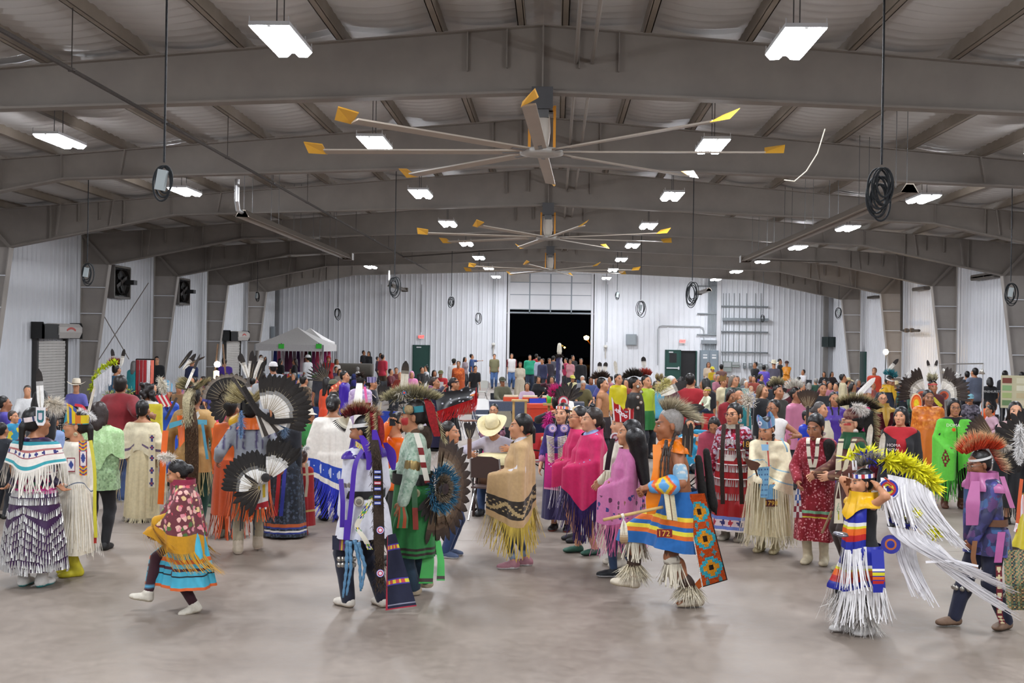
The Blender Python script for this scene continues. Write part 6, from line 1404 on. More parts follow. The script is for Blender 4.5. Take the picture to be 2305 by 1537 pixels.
# 22b pink shawl behind
p=Person('woman in hot pink shawl with white fringe, half hidden behind another pink shawl',1298,1218,h=1.63,rot=-75,fem=1,lod=0,skin=SK[2],pose=dict(LH=(.1,-.18,1.05),RH=(-.1,-.18,1.05),LE=(.6,.2,-.5),RE=(-.6,.2,-.5))).body()
p.drape('pink_shawl',1.49,lambda t:.82-.1*np.cos(t*2),'#c01458',e=.045,folds=.014);p.fringe_of(.3,90,.013,'#d8d0d4',name='white_fringe',t=(-.1,1.2));p.fringe_of(.3,90,.013,'#3a1a6c',name='purple_fringe',t=(1.2,6.2))
p.hair('pony','#1a1414',L=.2);p.glasses();p.shoes('#17171a')
# 22 pink shawl front
p=Person('woman in hot pink shawl pointed in front with long purple fringe, green sandals',1328,1246,h=1.66,rot=-72,fem=1,lod=0,w=1.18,skin=SK[4],pose=dict(LH=(.1,-.2,1.08),RH=(-.1,-.2,1.05),LE=(.6,.1,-.5),RE=(-.6,.1,-.5),LF=(.1,.03,.08),RF=(-.1,-.12,.08))).body()
p.top('#8a9cc8',collar=1);p.drape('pink_shawl',lambda t:1.50-.05*np.cos(t),lambda t:p.z(1090)-.28*np.exp(-((t-.9)/.55)**2)-.1*np.exp(-((t-4.2)/.8)**2),'#c4165c',e=.055,folds=.02,nf=6,nth=120,nz=40,flare=.01)
p.fringe_of(.4,260,.016,'#2c1258',name='purple_fringe',out=.05);p.hair('pony','#2c211c',L=.16,vol=1.03);p.shoes('#3c6a5a',sole='#26443a',e=.006)
# 23 crown woman
p=Person('woman in cream dress with tall red and white beaded crown, in profile',1396,1272,h=1.66,rot=-76,fem=1,lod=0,skin=SK[4],pose=dict(LH=(.2,-.15,.95),RH=(-.2,-.2,.95))).body(lips='#a85a5c')
p.drape('cream_dress',1.05,p.z(1235),'#e2d9c4',arms=False,e=.04,flare=.05);p.top('#e4dcc8',e=.025);p.drape('cape',1.46,1.1,'#e6dfcf',e=.05);p.fringe_of(.25,60,.013,'#e0d6c0')
strip(p.root,[p.pt(1380,985,-.24),p.pt(1372,1020,-.26),p.pt(1366,1060,-.24)],.06,'#1c1618',p.pt(1380,900,-1)-p.pt(1380,900,0),'hair_wrap',side=norm(p.pt(1400,1000)-p.pt(1360,1000)))
p.hair('bun','#100d0e');p.headband(lambda a:'#e6dede' if (int(a*18/PI)%5==0) else '#a8141e',.07,4,lambda a:.07+.13*np.maximum(0,np.cos(a))**1.5+.02*np.cos(a*6),.07,'crown','satin')
p.headband(lambda a:'#f0ecec' if int(a*26/PI)%2 else '#a8141e',.025,4,None,.047,'crown_band','satin')
for k in range(5): disc(p.root,p.hp((.094*math.sin(.5+k*.25),.02-.113*math.cos(.5+k*.25),.125+.03*(2-k)*.6)),p.hR@np.array([math.sin(.5+k*.25),-math.cos(.5+k*.25),0]),.02,[(.4,'#a8141e'),(1,'#ece6ea')],'crown_rosette')
disc(p.root,p.hp((.085,.01,-.09)),p.hR@np.array([1.,-.1,0]),.042,[(.3,'#c88a94'),(.5,'#e8e4e8'),(.7,'#8a3a4c'),(.85,'#e8e4e8'),(1,'#c0a0a8')],'earring')
disc(p.root,p.pt(1385,985,-.22),p.pt(1380,900,-1)-p.pt(1380,900,0),.06,[(.4,'#b8a0a8'),(.7,'#8a2c3c'),(1,'#d8d0d4')]);p.shoes('#d8d0c2',high=.1)
# 24 light pink shawl, long hair
p=Person('girl in light pink flowered shawl with hair falling to her waist',1412,1303,h=1.62,rot=-84,fem=1,lod=0,skin=SK[2],pose=dict(LH=(.1,-.18,1.05),RH=(-.1,-.18,1.05),LE=(.6,.1,-.5),RE=(-.6,.1,-.5),LF=(.09,.09,.08),RF=(-.09,-.14,.08))).body()
flw=speckle(['#3a3a7c','#5a2c4c','#8a5a4c'],22,9,.12)
p.drape('pink_shawl',1.47,lambda t:p.z(1165)-.06*np.cos(t*2-1),'#c872a4',e=.05,folds=.016,nf=5,nz=60,nth=150,flare=.02,colfn=lambda T,v,X,c:np.where((v>.62)[:,None]&(v<.95)[:,None],flw(T,v,X,c.copy()),c))
p.fringe_of(.34,150,.011,'#c05c8a',name='pink_fringe',out=.07);p.pants('#3c5070',e=.01);p.shoes('#1e2228',sole='#e6e6e8')
p.hair('long','#100d10',L=.36,vol=1.04);o=p.hp((0,.08,-.05));p.piece('long_hair',[cone(o,p.pt(1438,1010,-.2),.075,.095,.05),cone(p.pt(1438,1010,-.2),p.pt(1456,1108,-.24),.095,.05,.05),cone(p.hp((.03,.04,.0)),p.pt(1430,985,-.22),.08,.11,.05)],'#100d10','hair')
# 25 grey haired man
p=Person('grey haired bare shouldered man in orange and blue regalia, stepping forward',1520,1360,h=1.86,rot=-82,lod=0,w=1.12,skin='#8a5638',pose=dict(lean=9,hpitch=4,pel=(0,.03,-.04),RF=(-.12,-.36,.2),RP=-8,LF=(.1,.16,.085),LH=(1468,1096,-.3),RH=(-.14,-.26,1.0),LE=(.4,1.0,-.1),RE=(-.5,.4,-.5),Lg=.8,Rg=.8,Ln=(-.3,0,-1))).body(brow='#5a4a44')
tc=p.pt(1516,1000,-1)-p.pt(1516,1000,0);rt=norm(p.pt(1600,1000)-p.pt(1500,1000))
p.hair('short','#8f8a85',line=.03);p.pants('#6a4530',e=.004,f1=.5,top=.02,name='breech_shorts')
p.drape('blue_apron',1.02,lambda t:p.z(1232)+.04*np.cos(t),'#1c62a8',arms=False,e=.05,flare=.13,folds=.012,nz=44,colfn=bands((.42,.5,'#e8c93a'),(.5,.58,'#d9681c'),(.66,.73,'#e2d23c'),(.73,.8,'#d9681c')),sway=(.0,-.05))
q=MB();A=p.pt(1496,1200,-.42);q.bar(A-rt*.065,A+rt*.065,.07,.006,'#7a1a18',up=tc);q.build('number_card','cloth',p.root);lettering('172',.05,A+norm(tc)*.02,rt,(0,0,1),'#e0b040',p.root)
p.drape('orange_scarf',1.47,lambda t:1.36+.03*np.cos(t),'#e87a0c',e=.035,folds=.02,arms=False,nz=14,m='satin')
strip(p.root,[p.pt(1478,995,-.2),p.pt(1482,1060,-.27),p.pt(1470,1120,-.28),p.pt(1465,1160,-.26)],[.07,.09,.13,.07],'#ee8410',tc,'scarf_end',side=rt)
q=MB()
for r in range(26): a=p.pt(1493+r*.35,1100+r*2.7,-.36);b=p.pt(1516+r*.35,1104+r*2.7,-.34);q.tube([a,b],.0065,'#ddd4b4',5);q.lathe([(0,.012),(.01,0),(0,-.012)],'#6a4a2c',5,(a+b)/2)
q.build('bone_breastplate','satin',p.root,True,stuff=True)
for x in (1488,1497,1505): p.braid([p.pt(1500,990,-.22),p.pt(x,1040,-.28),p.pt(x-3,1100,-.32)],'#2a1c14',.011,'bead_strand')
p.braid([p.hp((.07,.03,-.06)),p.pt(1508,1010,-.24),p.pt(1500,1075,-.3)],'#3a302c',.014)
a=p.sh[1]+(p.el[1]-p.sh[1])*.55;b=p.sh[1]+(p.el[1]-p.sh[1])*.8;p.piece('arm_band',[cone(a,b,.066,.064)],'#8ab0c8',colfn=lambda V,c:np.where(((V[:,2]*30%1)<.4)[:,None],hx('#d8d4cc'),c))
a=p.wr[1]+(p.el[1]-p.wr[1])*.05;b=p.wr[1]+(p.el[1]-p.wr[1])*.62
p.piece('beaded_cuff',[cone(a,b,.055,.09,.01)],'#5aa0d8','satin',res=.01,colfn=lambda V,c:(lambda r:np.select([(r<.05)[:,None],(r<.08)[:,None],(r<.11)[:,None]],[hx('#5aa0d8')+0*c,hx('#e8c020')+0*c,hx('#e0601c')+0*c],c))(np.abs((V-a)@norm(b-a)-.09)+np.abs(V[:,2]-a[2]-.02)*.8))
fringe(p.root,np.linspace(p.pt(1500,1112,-.3),p.pt(1555,1115,-.25),40),np.tile([0,0,0.],(40,1)),.14,.012,'#c9b884',name='cuff_fringe')
# sequinned trailer
D3=[(.2,.115),(.5,.115),(.82,.115)]
def trl(U,V,c):
    c=np.tile(hx('#b8480e'),(len(c),1));x=(U-.5)
    for vc,h in D3:
        k=np.floor(np.abs(V-vc)/h*4)/4+np.floor(np.abs(x)*10)/10*2.2
        c[k<1.0]=hx('#3aa4b4');c[k<.62]=hx('#d8921c');c[k<.22]=hx('#2a1c14')
    for vc in (.345,.66,.965):
        for s_ in (-.25,.25): c[(np.abs(V-vc)*2.6+np.abs(x-s_))<.1]=hx('#4a8a94')
    c[(np.abs(x)>.45)|(V>.985)]=hx('#2a1a14');c[(x<-.45)]=hx('#d8d4cc');return c
sheet(p.root,'sequin_trailer',[p.pt(1542,1112,-.2),p.pt(1588,1110,-.2),p.pt(1638,1305,-.22),p.pt(1580,1322,-.28)],22,90,trl,'sequin',.03,tc)
sheet(p.root,'trailer_ribbon',[p.pt(1590,1285,-.1),p.pt(1598,1305,-.1),p.pt(1566,1332,-.12),p.pt(1560,1318,-.12)],6,4,'#e06a14','satin')
sheet(p.root,'blue_panel',[p.pt(1542,1120,-.14),p.pt(1570,1120,-.1),p.pt(1582,1220,-.12),p.pt(1545,1225,-.16)],8,12,'#1f2f8c','satin',.02)
for x,y,n_ in ((1590,1075,-.05),(1572,1090,-.1)): p.piece('black_hair_drop',[cone(p.pt(x,y-60,n_),p.pt(x+14,y+60,n_),.035,.045),cone(p.pt(x+14,y+60,n_),p.pt(x+22,y+85,n_),.045,.01)],'#15110f','fur')
for x in (1541,1553): link('feather',feather_data(.3,.05,DARK,.03),p.root,M=frame_M(p.pt(x,1028,-.12),p.pt(x+2,960)-p.pt(x,1028),tc))
for sd in (1,-1):
    K=p.kn[sd];A=p.an[sd];th=np.linspace(0,2*PI,46);c=K+(A-K)*.12
    B=c+np.stack([np.cos(th)*.075,np.sin(th)*.075,0*th],1);p.piece('knee_band',[cone(c+(K-A)*.06,c-(K-A)*.0,.078,.07)],'#cfc8b8',colfn=lambda V,cc:np.where(((V[:,2]*40%1)<.45)[:,None],hx('#6a5a4c'),cc))
    fringe(p.root,B,np.stack([np.cos(th),np.sin(th),0*th],1),.2,.02,'#d6cdb8',name='knee_fringe',out=.06)
    t=np.random.RandomState(7).uniform(0,2*PI,300);c2=A+(K-A)*.28
    tuft(p.root,c2+np.stack([np.cos(t)*.06,np.sin(t)*.06,np.random.RandomState(8).uniform(-.04,.02,300)],1),np.stack([np.cos(t)*.75,np.sin(t)*.75,-1+0*t],1),.15,.007,'#cfc2a4','#ece4d0',name='goat_hair_anklet',seed=30+sd)
    p.piece('bell_band',[cone(A+(K-A)*.3,A+(K-A)*.42,.066,.066)],'#3a2418','leather')
p.shoes('#cfc4b0',sole='#b8aa92')
rs=np.random.RandomState(3);n=900;t=rs.uniform(0,1,n)
B=np.stack([rs.choice([-1,1],n)*.03,-.02+.15*t,.125-.05*t*t],1);D=np.stack([np.sign(B[:,0])*.2,-.3+1.9*t,1.0-1.75*t],1)
tuft(p.root,p.hc+B@p.hR.T,D@p.hR.T,.12+.11*t,.0055,'#4a4034','#e0d6b8','roach','fur',.2,.12,(0,0,0),31,mid='#a89c80')
e=empty('roach_feathers',(0,0,0));e.parent=p.root
for a,b in (((1487,888),(1547,860)),((1502,921),(1587,917))): L=float(np.linalg.norm(p.pt(*b)-p.pt(*a)));link('feather',feather_data(round(L,2),.075,[(0,'#ece6da'),(.5,'#efe9de'),(.58,'#2a2320'),(1,'#15110f')],.03),e,M=frame_M(p.pt(*a,-.02),p.pt(*b)-p.pt(*a),tc))
plume(p,p.pt(1478,880,0),p.pt(1500,860)-p.pt(1478,880),.14,240,'#cfc49a','#ded67a',.045,.007,seed=33)
st=empty('dance_stick',p.g,math.radians(p.rot),'wooden dance stick with hanging feather pair held by the grey haired man','stick',None,p.sc)
q=MB();q.tube([p.pt(1358,1170,-.42),p.pt(1460,1148,-.34),p.pt(1492,1141,-.3)],.014,'#c9a86a',8);q.build('shaft','wood',st,True)
q=MB();q.tube([p.pt(1399,1162,-.4),p.pt(1405,1160,-.4)],.022,'#e0d8cc',8);q.tube([p.pt(1403,1160,-.4),p.pt(1404,1180,-.41)],.006,'#ddd',5);q.build('binding','cloth',st)
for x in (1400,1409): link('feather',feather_data(.2,.05,[(0,'#efe9dd'),(.5,'#e6dcc6'),(.7,'#a88a64'),(1,'#6a4c34')],.04),st,M=frame_M(p.pt(1404,1172,-.41),p.pt(x,1230)-p.pt(1404,1172),tc))
# ================= DANCERS, RIGHT =================
# 26 red jingle dress
p=Person('woman in glasses and red jingle dress with number 188 on her sleeve',1648,1215,h=1.68,rot=-28,fem=1,lod=0,w=1.12,skin=SK[2],pose=dict(hyaw=-10,LH=(.3,-.06,.86),RH=(-.3,-.06,.86))).body(lips='#6a1c2c')
tc=p.pt(1650,1000,-1)-p.pt(1650,1000,0);rt=norm(p.pt(1700,1000)-p.pt(1600,1000))
p.top('#8a1c30',e=.03,hem=.1,m='sequin',colfn=vspeck(['#c8b8cc','#b02c4c','#d8d0dc','#7a1428'],60,5,1.2))
p.drape('red_skirt',1.18,p.z(1190),'#9c1016',arms=False,e=.04,flare=.06,folds=.012,nz=50,nth=120,m='satin',colfn=lambda T,v,X,c:np.select([(v>.97)[:,None],(v>.82)[:,None]&(v<.85)[:,None]|((v>.94)&(v<=.97))[:,None],(v>.85)[:,None]],[hx('#e8e0dc')+0*c,hx('#6a80c8')+0*c,np.where(((np.abs(((T*7/PI)%1)-.5)+np.abs(v-.895)*8)<.35)[:,None],np.where((np.sin(T*7)>0)[:,None],hx('#b02838'),hx('#2a2c6c')),hx('#dcc8cc'))],c))
P_=[];N_=[]
for y in (1015,1048,1080,1110):
    th=np.linspace(0,2*PI,52);a,b=grid_at(p,th,np.full(52,p.z(y)+.02));P_.append(a);N_.append(b)
cones(p.root,np.concatenate(P_),np.concatenate(N_),.085,.013)
for y in (1015,1048,1080):
    th=np.linspace(0,2*PI,40);a,b=grid_at(p,th,np.full(40,p.z(y)+.03));q=MB();q.tube(a+b*.01,.008,'#e8e0e0',5);q.build('ribbon_trim','satin',p.root,True)
th=np.linspace(-1.3,1.3,20);q=[p.chest+p.fw*(.14+.02*math.cos(t))*math.cos(t*.6)+p.ax*.15*math.sin(t)+p.u*(.02*math.cos(3*t)+.05) for t in th];cones(p.root,q,[p.fw]*20,.07,.012)
p.drape('belt',1.13,1.05,'#dcd4cc',arms=False,e=.05,folds=0,nz=6,m='leather');strip(p.root,[p.pt(1640,1010,-.3),p.pt(1654,1012,-.3)],.03,'#8a5030',tc,'belt_bead')
for x0,x1 in ((1630,1625),(1660,1668)): strip(p.root,[p.pt(x0,950,-.2),p.pt(x0-2+(x1-x0)*.4,1010,-.32),p.pt(x1,1070,-.32),p.pt(x1+2,1140,-.3)],.055,'#2c1e18',tc,'hair_wrap','fur',side=rt)
A=(p.sh[1]+p.el[1])*.5+norm(tc)*.1;q=MB();q.bar(A-rt*.06,A+rt*.06,.13,.01,'#2c1a18',up=tc);q.build('number_card','cloth',p.root);lettering('188',.075,A+norm(tc)*.02,rt,(0,0,1),'#d8a03c',p.root)
p.hair('bun','#0f0c0d',vol=1.06);p.glasses('#2a1c1e');p.shoes('#a8a294',high=.15);p.drape('collar',1.52,1.46,'#b8b0a0',e=.05,folds=0,nz=5,arms=False,m='sequin')
for sd in (1,-1): disc(p.root,p.hp((sd*.085,.005,-.06)),p.hR@np.array([sd,-.6,0]),.024,[(.5,'#c8b8bc'),(1,'#e8e0e4')],'earring','metal')
# 27 cream buckskin, blue crown
p=Person('woman with bowed head in cream buckskin dress and light blue beaded crown',1728,1242,h=1.58,rot=-30,fem=1,lod=0,skin=SK[2],w=1.08,pose=dict(hpitch=22,hyaw=-12,LH=(.2,-.24,.95),RH=(1705,1070,-.3),LE=(.7,.1,-.2),RE=(-.7,.1,-.2))).body(lips='#7a3030')
tc=p.pt(1728,1000,-1)-p.pt(1728,1000,0);rt=norm(p.pt(1800,1000)-p.pt(1700,1000))
p.drape('buckskin_dress',1.2,p.z(1200),'#d8cca4',arms=False,e=.04,flare=.1,folds=.02,m='leather');p.fringe_of(.16,110,.016,'#dcd2b0',name='hem_fringe')
p.drape('buckskin_yoke',1.47,lambda t:.98-.2*np.abs(np.sin(t)),'#dfd3b2',e=.055,folds=.014,nf=5,flare=.02,nz=40,nth=110,m='leather',colfn=lambda T,v,X,c:np.where((np.abs(v-.5-.08*np.sin(T*2))<.012)[:,None]|(np.abs(v-.8)<.01)[:,None],hx('#8ab0c0'),c))
p.fringe_of(.62,130,.014,'#d9cfae',name='yoke_fringe',out=.08);p.fringe_of(.5,16,.014,'#a8503c',name='red_fringe',t=(5.4,6.2),row=-3,out=.08)
sheet(p.root,'blue_apron',[p.pt(1704,1052,-.36),p.pt(1732,1050,-.36),p.pt(1728,1120,-.4),p.pt(1712,1120,-.4)],10,18,lambda U,V,c:np.where((((U*4%1-.5)**2+(V*6%1-.5)**2)<.02)[:,None],hx('#3a5c8c'),hx('#78aed0')+0*c))
sheet(p.root,'blue_apron',[p.pt(1732,1090,-.36),p.pt(1752,1090,-.33),p.pt(1752,1122,-.36),p.pt(1724,1125,-.39)],8,8,'#6ea6cc')
A=p.pt(1737,1132,-.4);q=MB();q.bar(A-rt*.075,A+rt*.075,.09,.01,'#4a1c18',up=tc);q.build('number_card','cloth',p.root);lettering('1798',.06,A+norm(tc)*.02,rt,(0,0,1),'#e0b040',p.root)
strip(p.root,[p.pt(1727,995,-.22),p.pt(1731,1050,-.3)],.02,'#b03a2c',tc,'ribbon',side=rt);sheet(p.root,'bead_bib',[p.pt(1713,1000,-.26),p.pt(1730,1000,-.26),p.pt(1730,1014,-.28),p.pt(1715,1014,-.28)],4,4,'#86b4d4','satin')
strip(p.root,[p.pt(1758,985,-.15),p.pt(1772,1010,-.2),p.pt(1774,1060,-.18)],.02,'#8ab8d0',tc,'bead_edging',side=rt)
p.hair('braids','#120e10',L=.25);p.headband(lambda a:['#7fb0d8','#7fb0d8','#9cc4e0','#5a80b8','#b8a0c8'][int(a*13/PI)%5],.05,0,lambda a:.07+.035*np.cos(a*4)+.03*np.maximum(0,np.cos(a)),.06,'crown','satin')
for k in range(24): 
    pass
disc(p.root,p.hp((.0,-.105,.12)),p.hR@np.array([0,-1,.2]),.03,[(.4,'#34508c'),(1,'#e8e8f0')],'crown_rosette');p.shoes('#c9bd94',high=.22)
f=empty('hide_fan',p.g,math.radians(p.rot),'flat brown leather fan held by the woman in light blue crown','fan',None,p.sc)
q=MB();q.poly([p.pt(x,y,-.42) for x,y in ((1673,1030),(1706,1040),(1712,1045),(1704,1058),(1690,1058),(1683,1048))],norm(tc)*.02,'#5a3420');q.build('blade','leather',f);q=MB();q.tube([p.pt(1700,1055,-.42),p.pt(1706,1075,-.38)],.012,'#4a2c1c',6);q.build('handle','wood',f)
# 28 red floral dress
p=Person('woman in dark red floral dress with long bone necklace, looking down',1836,1268,h=1.66,rot=-24,fem=1,lod=0,skin=SK[0],pose=dict(hpitch=18,hyaw=-14,LH=(1862,1105,-.05),RH=(1797,1085,-.1),LE=(.5,.6,0),RE=(-.5,.6,0))).body(lips='#6a2c30')
tc=p.pt(1836,1000,-1)-p.pt(1836,1000,0);rt=norm(p.pt(1900,1000)-p.pt(1800,1000));fl_=speckle(['#c8707c','#8c1428','#e0a0a0'],70,12,.35)
p.top('#8a1426',e=.035,sleeve=.93,hem=.2,colfn=vspeck(['#c06a78','#8a1426','#a83448'],70,12,.45));p.drape('dress',1.12,p.z(1212),'#86121f',arms=False,e=.045,flare=.06,folds=.012,nz=50,nth=110,colfn=chain_(fl_,bands((.58,.605,'#7ab08a'),(.605,.645,'#8a1426'),(.645,.675,'#c8b83a'))))
for x in (1821,1838): strip(p.root,[p.hp((.06 if x>1830 else -.06,.0,-.12)),p.pt(x+(3 if x>1830 else -3),985,-.24),p.pt(x,1030,-.29),p.pt(1829,1066,-.3)],.045,'#e0d8c4',tc,'bone_necklace',side=rt,colfn=lambda T,U,c:np.where(((T*9%1)<.12)[:,None],hx('#4a3a30'),np.where((np.abs(U)<.06)[:,None],hx('#8a4a3a'),c)))
p.piece('fur_wrap',[cone(p.pt(1866,1000,-.15),p.pt(1872,1050,-.17),.07,.06)],'#17120f','fur');strip(p.root,[p.pt(1880,1050,-.2),p.pt(1883,1068,-.2)],.09,'#d8d0bc',tc,'beaded_band',side=rt,colfn=zigzag(2,['#3a5c9c','#d8b83a','#b0382c','#3a7a4a']))
p.hair('pony','#120e10',L=.3,vol=1.04);p.shoes('#cfc3a6',high=.34,sole='#b8ab90')
disc(p.root,p.hp((.085,.005,-.07)),p.hR@np.array([1.,-.4,0]),.022,[(1,'#d8c8cc')],'earring','metal')
b=empty('fringed_bag',p.g,math.radians(p.rot),'beaded cloth bag with fringe hanging from the red dress woman','bag',None,p.sc);sheet(b,'cloth',[p.pt(1792,1100,-.12),p.pt(1801,1100,-.14),p.pt(1806,1165,-.15),p.pt(1785,1165,-.12)],6,10,lambda U,V,c:np.where(((np.floor(U*3)+np.floor(V*5))%2==0)[:,None],hx('#c8c0bc'),np.where((V>.5)[:,None],hx('#7a2030'),hx('#34508c')+0*c)));fringe(b,np.linspace(p.pt(1785,1165,-.12),p.pt(1806,1165,-.15),14),np.tile([0,0,0.],(14,1)),.14,.014,'#d8ccc0')
# 29 breastplate man with red spot
p=Person('young man in glasses with maroon turban, red cheek dot and green scarf',1915,1290,h=1.74,rot=-84,lod=0,skin=SK[4],pose=dict(hyaw=-6,LH=(.2,-.3,1.08),RH=(-.2,-.33,1.05),LE=(.5,.6,-.4),RE=(-.5,.6,-.4))).body(paint=[(lambda q:((q[:,0]-.06)**2+(q[:,2]+.012)**2)<.00016,'#b02c24')])
tc=p.pt(1915,1000,-1)-p.pt(1915,1000,0);rt=norm(p.pt(1950,1000)-p.pt(1900,1000))
p.top('#5a3028',e=.03,hem=.2,colfn=lambda V,c:np.where(((V[:,2]*26%1)<.18)[:,None],hx('#8a6a50'),c));p.drape('shirt_tail',1.0,.72,'#4c2822',arms=False,e=.05);p.pants('#3a2c28',e=.03);p.shoes('#b5b09a',sole='#8a8a78')
p.drape('green_scarf',1.54,1.36,'#14502e',e=.055,folds=.012,nz=10,arms=False);p.piece('maroon_turban',[ell(p.hp((0,.02,.07)),np.array((.092,.108,.08))*p.hd,p.hR)],'#5a1a20','cloth',[(p.hp((0,0,.035)),p.hR@np.array([0,.35,-1]))],colfn=lambda V,c:np.where(((V[:,2]*32%1)<.2)[:,None],hx('#8a6a5c'),c))
p.hair('short','#120e0d');p.glasses('#6a5a50');disc(p.root,p.hp((.088,.01,-.075)),p.hR@np.array([1.,-.2,0]),.027,[(1,'#e8e0d8')],'earring','metal')
strip(p.root,[p.pt(1894,985,-.18),p.pt(1888,1030,-.27),p.pt(1886,1080,-.28)],.06,'#d8ccae',tc,'bone_bandolier',side=rt,colfn=lambda T,U,c:np.where(((T*10%1)<.1)[:,None],hx('#3a2c24'),c));strip(p.root,[p.pt(1925,985,-.24),p.pt(1908,1030,-.3),p.pt(1895,1085,-.3)],.05,'#d8ccae',tc,'bone_bandolier',side=rt,colfn=lambda T,U,c:np.where(((T*10%1)<.1)[:,None],hx('#3a2c24'),c))
roach(p,'#17110d','#c9ba84','#3a2c1c',.13,700,.13,-.12,.22,sw=.04,side=.6,seed=41);strip(p.root,[p.hp((0,0,.16)),p.hp((0,.16,.12)),p.pt(1950,930,-.05),p.pt(1958,975,-.08),p.pt(1960,1010,-.1)],[.1,.13,.13,.1,.06],'#17120e',tc,'roach_tail','fur',side=rt)
B=np.linspace(p.hp((0,.12,.17)),p.pt(1958,1010,-.08),240)+rt*.05;tuft(p.root,B,np.tile(rt*.8+np.array([0,0,-.3]),(240,1)),.1,.007,'#2a2018','#d6ca98',name='roach_tail_fur',seed=42);plume(p,p.pt(1920,912,-.15),p.pt(1950,925)-p.pt(1920,912),.17,320,'#d8cfc4','#f8f4f0',.045,.007,seed=43)
for x,y in ((1962,965),(1990,985)): link('feather',feather_data(.34,.06,[(0,'#e2d8c6'),(.6,'#e8dfd0'),(1,'#cfc2ac')],.05),p.root,M=frame_M(p.pt(x-10,y+60,-.12),p.pt(x,y-20)-p.pt(x-10,y+60),tc))
b=empty('beaded_pouch',p.g,math.radians(p.rot),'pale pouch beaded with a small tree, held by the maroon turban man','bag',None,p.sc);b_=sheet(b,'pouch',[p.pt(1880,1122,-.28),p.pt(1893,1122,-.3),p.pt(1899,1178,-.3),p.pt(1877,1178,-.28)],12,22,lambda U,V,c:np.select([(((U-.5)**2+(V-.4)**2)<.05)[:,None]&((np.sin(U*40)*np.sin(V*40))>.1)[:,None],(np.abs(U-.5)<.07)[:,None]&(V>.5)[:,None]&(V<.85)[:,None]],[hx('#5a8a6a')+0*c,hx('#c8b83a')+0*c],hx('#dcd2ba')+0*c),'cloth',.02)
for x in (1881,1892): q=MB();q.tube([p.pt(x,1122,-.29),p.pt(1888,1085,-.3)],.006,'#d8ccb4',5);q.build('strap','cloth',b)
q=MB();q.tube([p.pt(1850,1200,-.2),p.pt(1872,1150,-.22)],.014,'#8a6a4c',6);o=q.build('x','wood');o.name='dance_stick';o.matrix_world=p.root.matrix_basis;tag(o,'banded short stick held low beside the beaded pouch','stick')
# 30 fancy dance boy
p=Person('boy fancy dancer in blue, yellow and white fringe regalia, hands behind his head',1938,1426,h=1.38,rot=-76,lod=0,hd=1.14,w=1.12,skin=SK[2],pose=dict(hpitch=4,LH=(1974,1092,-.13),RH=(1948,1090,.12),LE=(.9,-.2,-.7),RE=(-.2,-1,.0),LF=(.07,.06,.08),RF=(-.09,-.12,.09),Lg=.6,Rg=.6)).body()
tc=p.pt(1938,1100,-1)-p.pt(1938,1100,0);rt=norm(p.pt(2000,1100)-p.pt(1900,1100))
p.top('#121216',sleeve=0,e=.02,hem=.12);p.pants('#17171c',e=.012);p.shoes('#d8d6d4',sole='#c9c4c0')
reg=lambda T,v,X,c:bands((0,.46,'#1f2a9c'),(.46,.53,'#e8e6e0'),(.53,.6,'#d8d02c'),(.6,.72,'#e0641a'),(.72,.84,'#b81c1c'),(.84,1,'#1f2a9c'))(T,v,X,c)
p.drape('blue_cape',1.46,lambda t:1.02-.1*np.cos(t),'#1f2a9c',e=.05,flare=.04,folds=.012,t0=-1.5,t1=1.2,arms=False,m='satin',colfn=reg,nz=40)
p.fringe_of(.42,90,.018,'#e9e7ea',name='white_fringe',out=.06,swing=(.1,0,0))
p.drape('yellow_bandana',1.55,lambda t:1.40-.16*np.exp(-((t)/.7)**2),'#e8b414',e=.075,folds=.014,arms=False,m='satin',t0=-2.6,t1=2.6,nz=16)
p.drape('blue_apron',.98,lambda t:.52-.05*np.cos(2*t),'#1f2a9c',arms=False,e=.06,flare=.08,folds=.01,m='satin',nz=40,colfn=reg);p.fringe_of(.36,130,.02,'#eceaea',name='white_fringe',out=.08)
strip(p.root,[p.pt(1975,1235,-.3),p.pt(1978,1290,-.34),p.pt(1976,1335,-.33)],[.13,.13,.1],'#1f2a9c',tc,'front_panel',side=rt,n=40,colfn=hstripes((.4,.47,'#e8e6e0'),(.5,.57,'#d8d02c'),(.6,.67,'#e0641a'),(.7,.77,'#b81c1c'),bg='#1f2a9c'))
fringe(p.root,np.linspace(p.pt(1962,1240,-.33),p.pt(1965,1340,-.34),40),np.tile([0,0,0.],(40,1)),.3,.018,'#eceaea',name='panel_fringe')
for sd in (1,-1):
    K=p.kn[sd];A=p.an[sd];t=np.random.RandomState(9).uniform(0,2*PI,420);z=np.random.RandomState(8).uniform(.15,.85,420)
    tuft(p.root,A+(K-A)*z[:,None]+np.stack([np.cos(t)*.06,np.sin(t)*.06,0*t],1),np.stack([np.cos(t)*.6,np.sin(t)*.6,-1+0*t],1),.2,.009,'#d8d2ca','#f4f1ee',name='goat_hair_legging',seed=50+sd)
p.hair('short','#120e10');p.headband(lambda a:['#e8e6ea','#2c3a9c','#e8e6ea','#b82c34'][int(a*10/PI)%4],.04,0,None,.07);disc(p.root,p.hp((-.045,-.1,.07)),p.hR@np.array([-.5,-1,0]),.03,[(.5,'#c0b8c0'),(1,'#e8e4e8')],'headband_rosette')
q=MB();q.tube([p.hp((.085,.0,.05)),p.hp((.08,.0,-.06)),p.hp((.03,-.06,-.105))],.005,'#15151a',5);q.build('chin_strap','cloth',p.root)
roach(p,'#4a4640','#c9c2b8','#8a847c',.13,600,.13,-.02,.24,sw=.04,side=.4,seed=51,w=.009)
for x in (1921,1928): strip(p.root,[p.hp((0,-.06,.16)),p.pt(x,1060),p.pt(x-2,1035)],.02,'#ece8ea',tc,'roach_ribbon',side=rt)
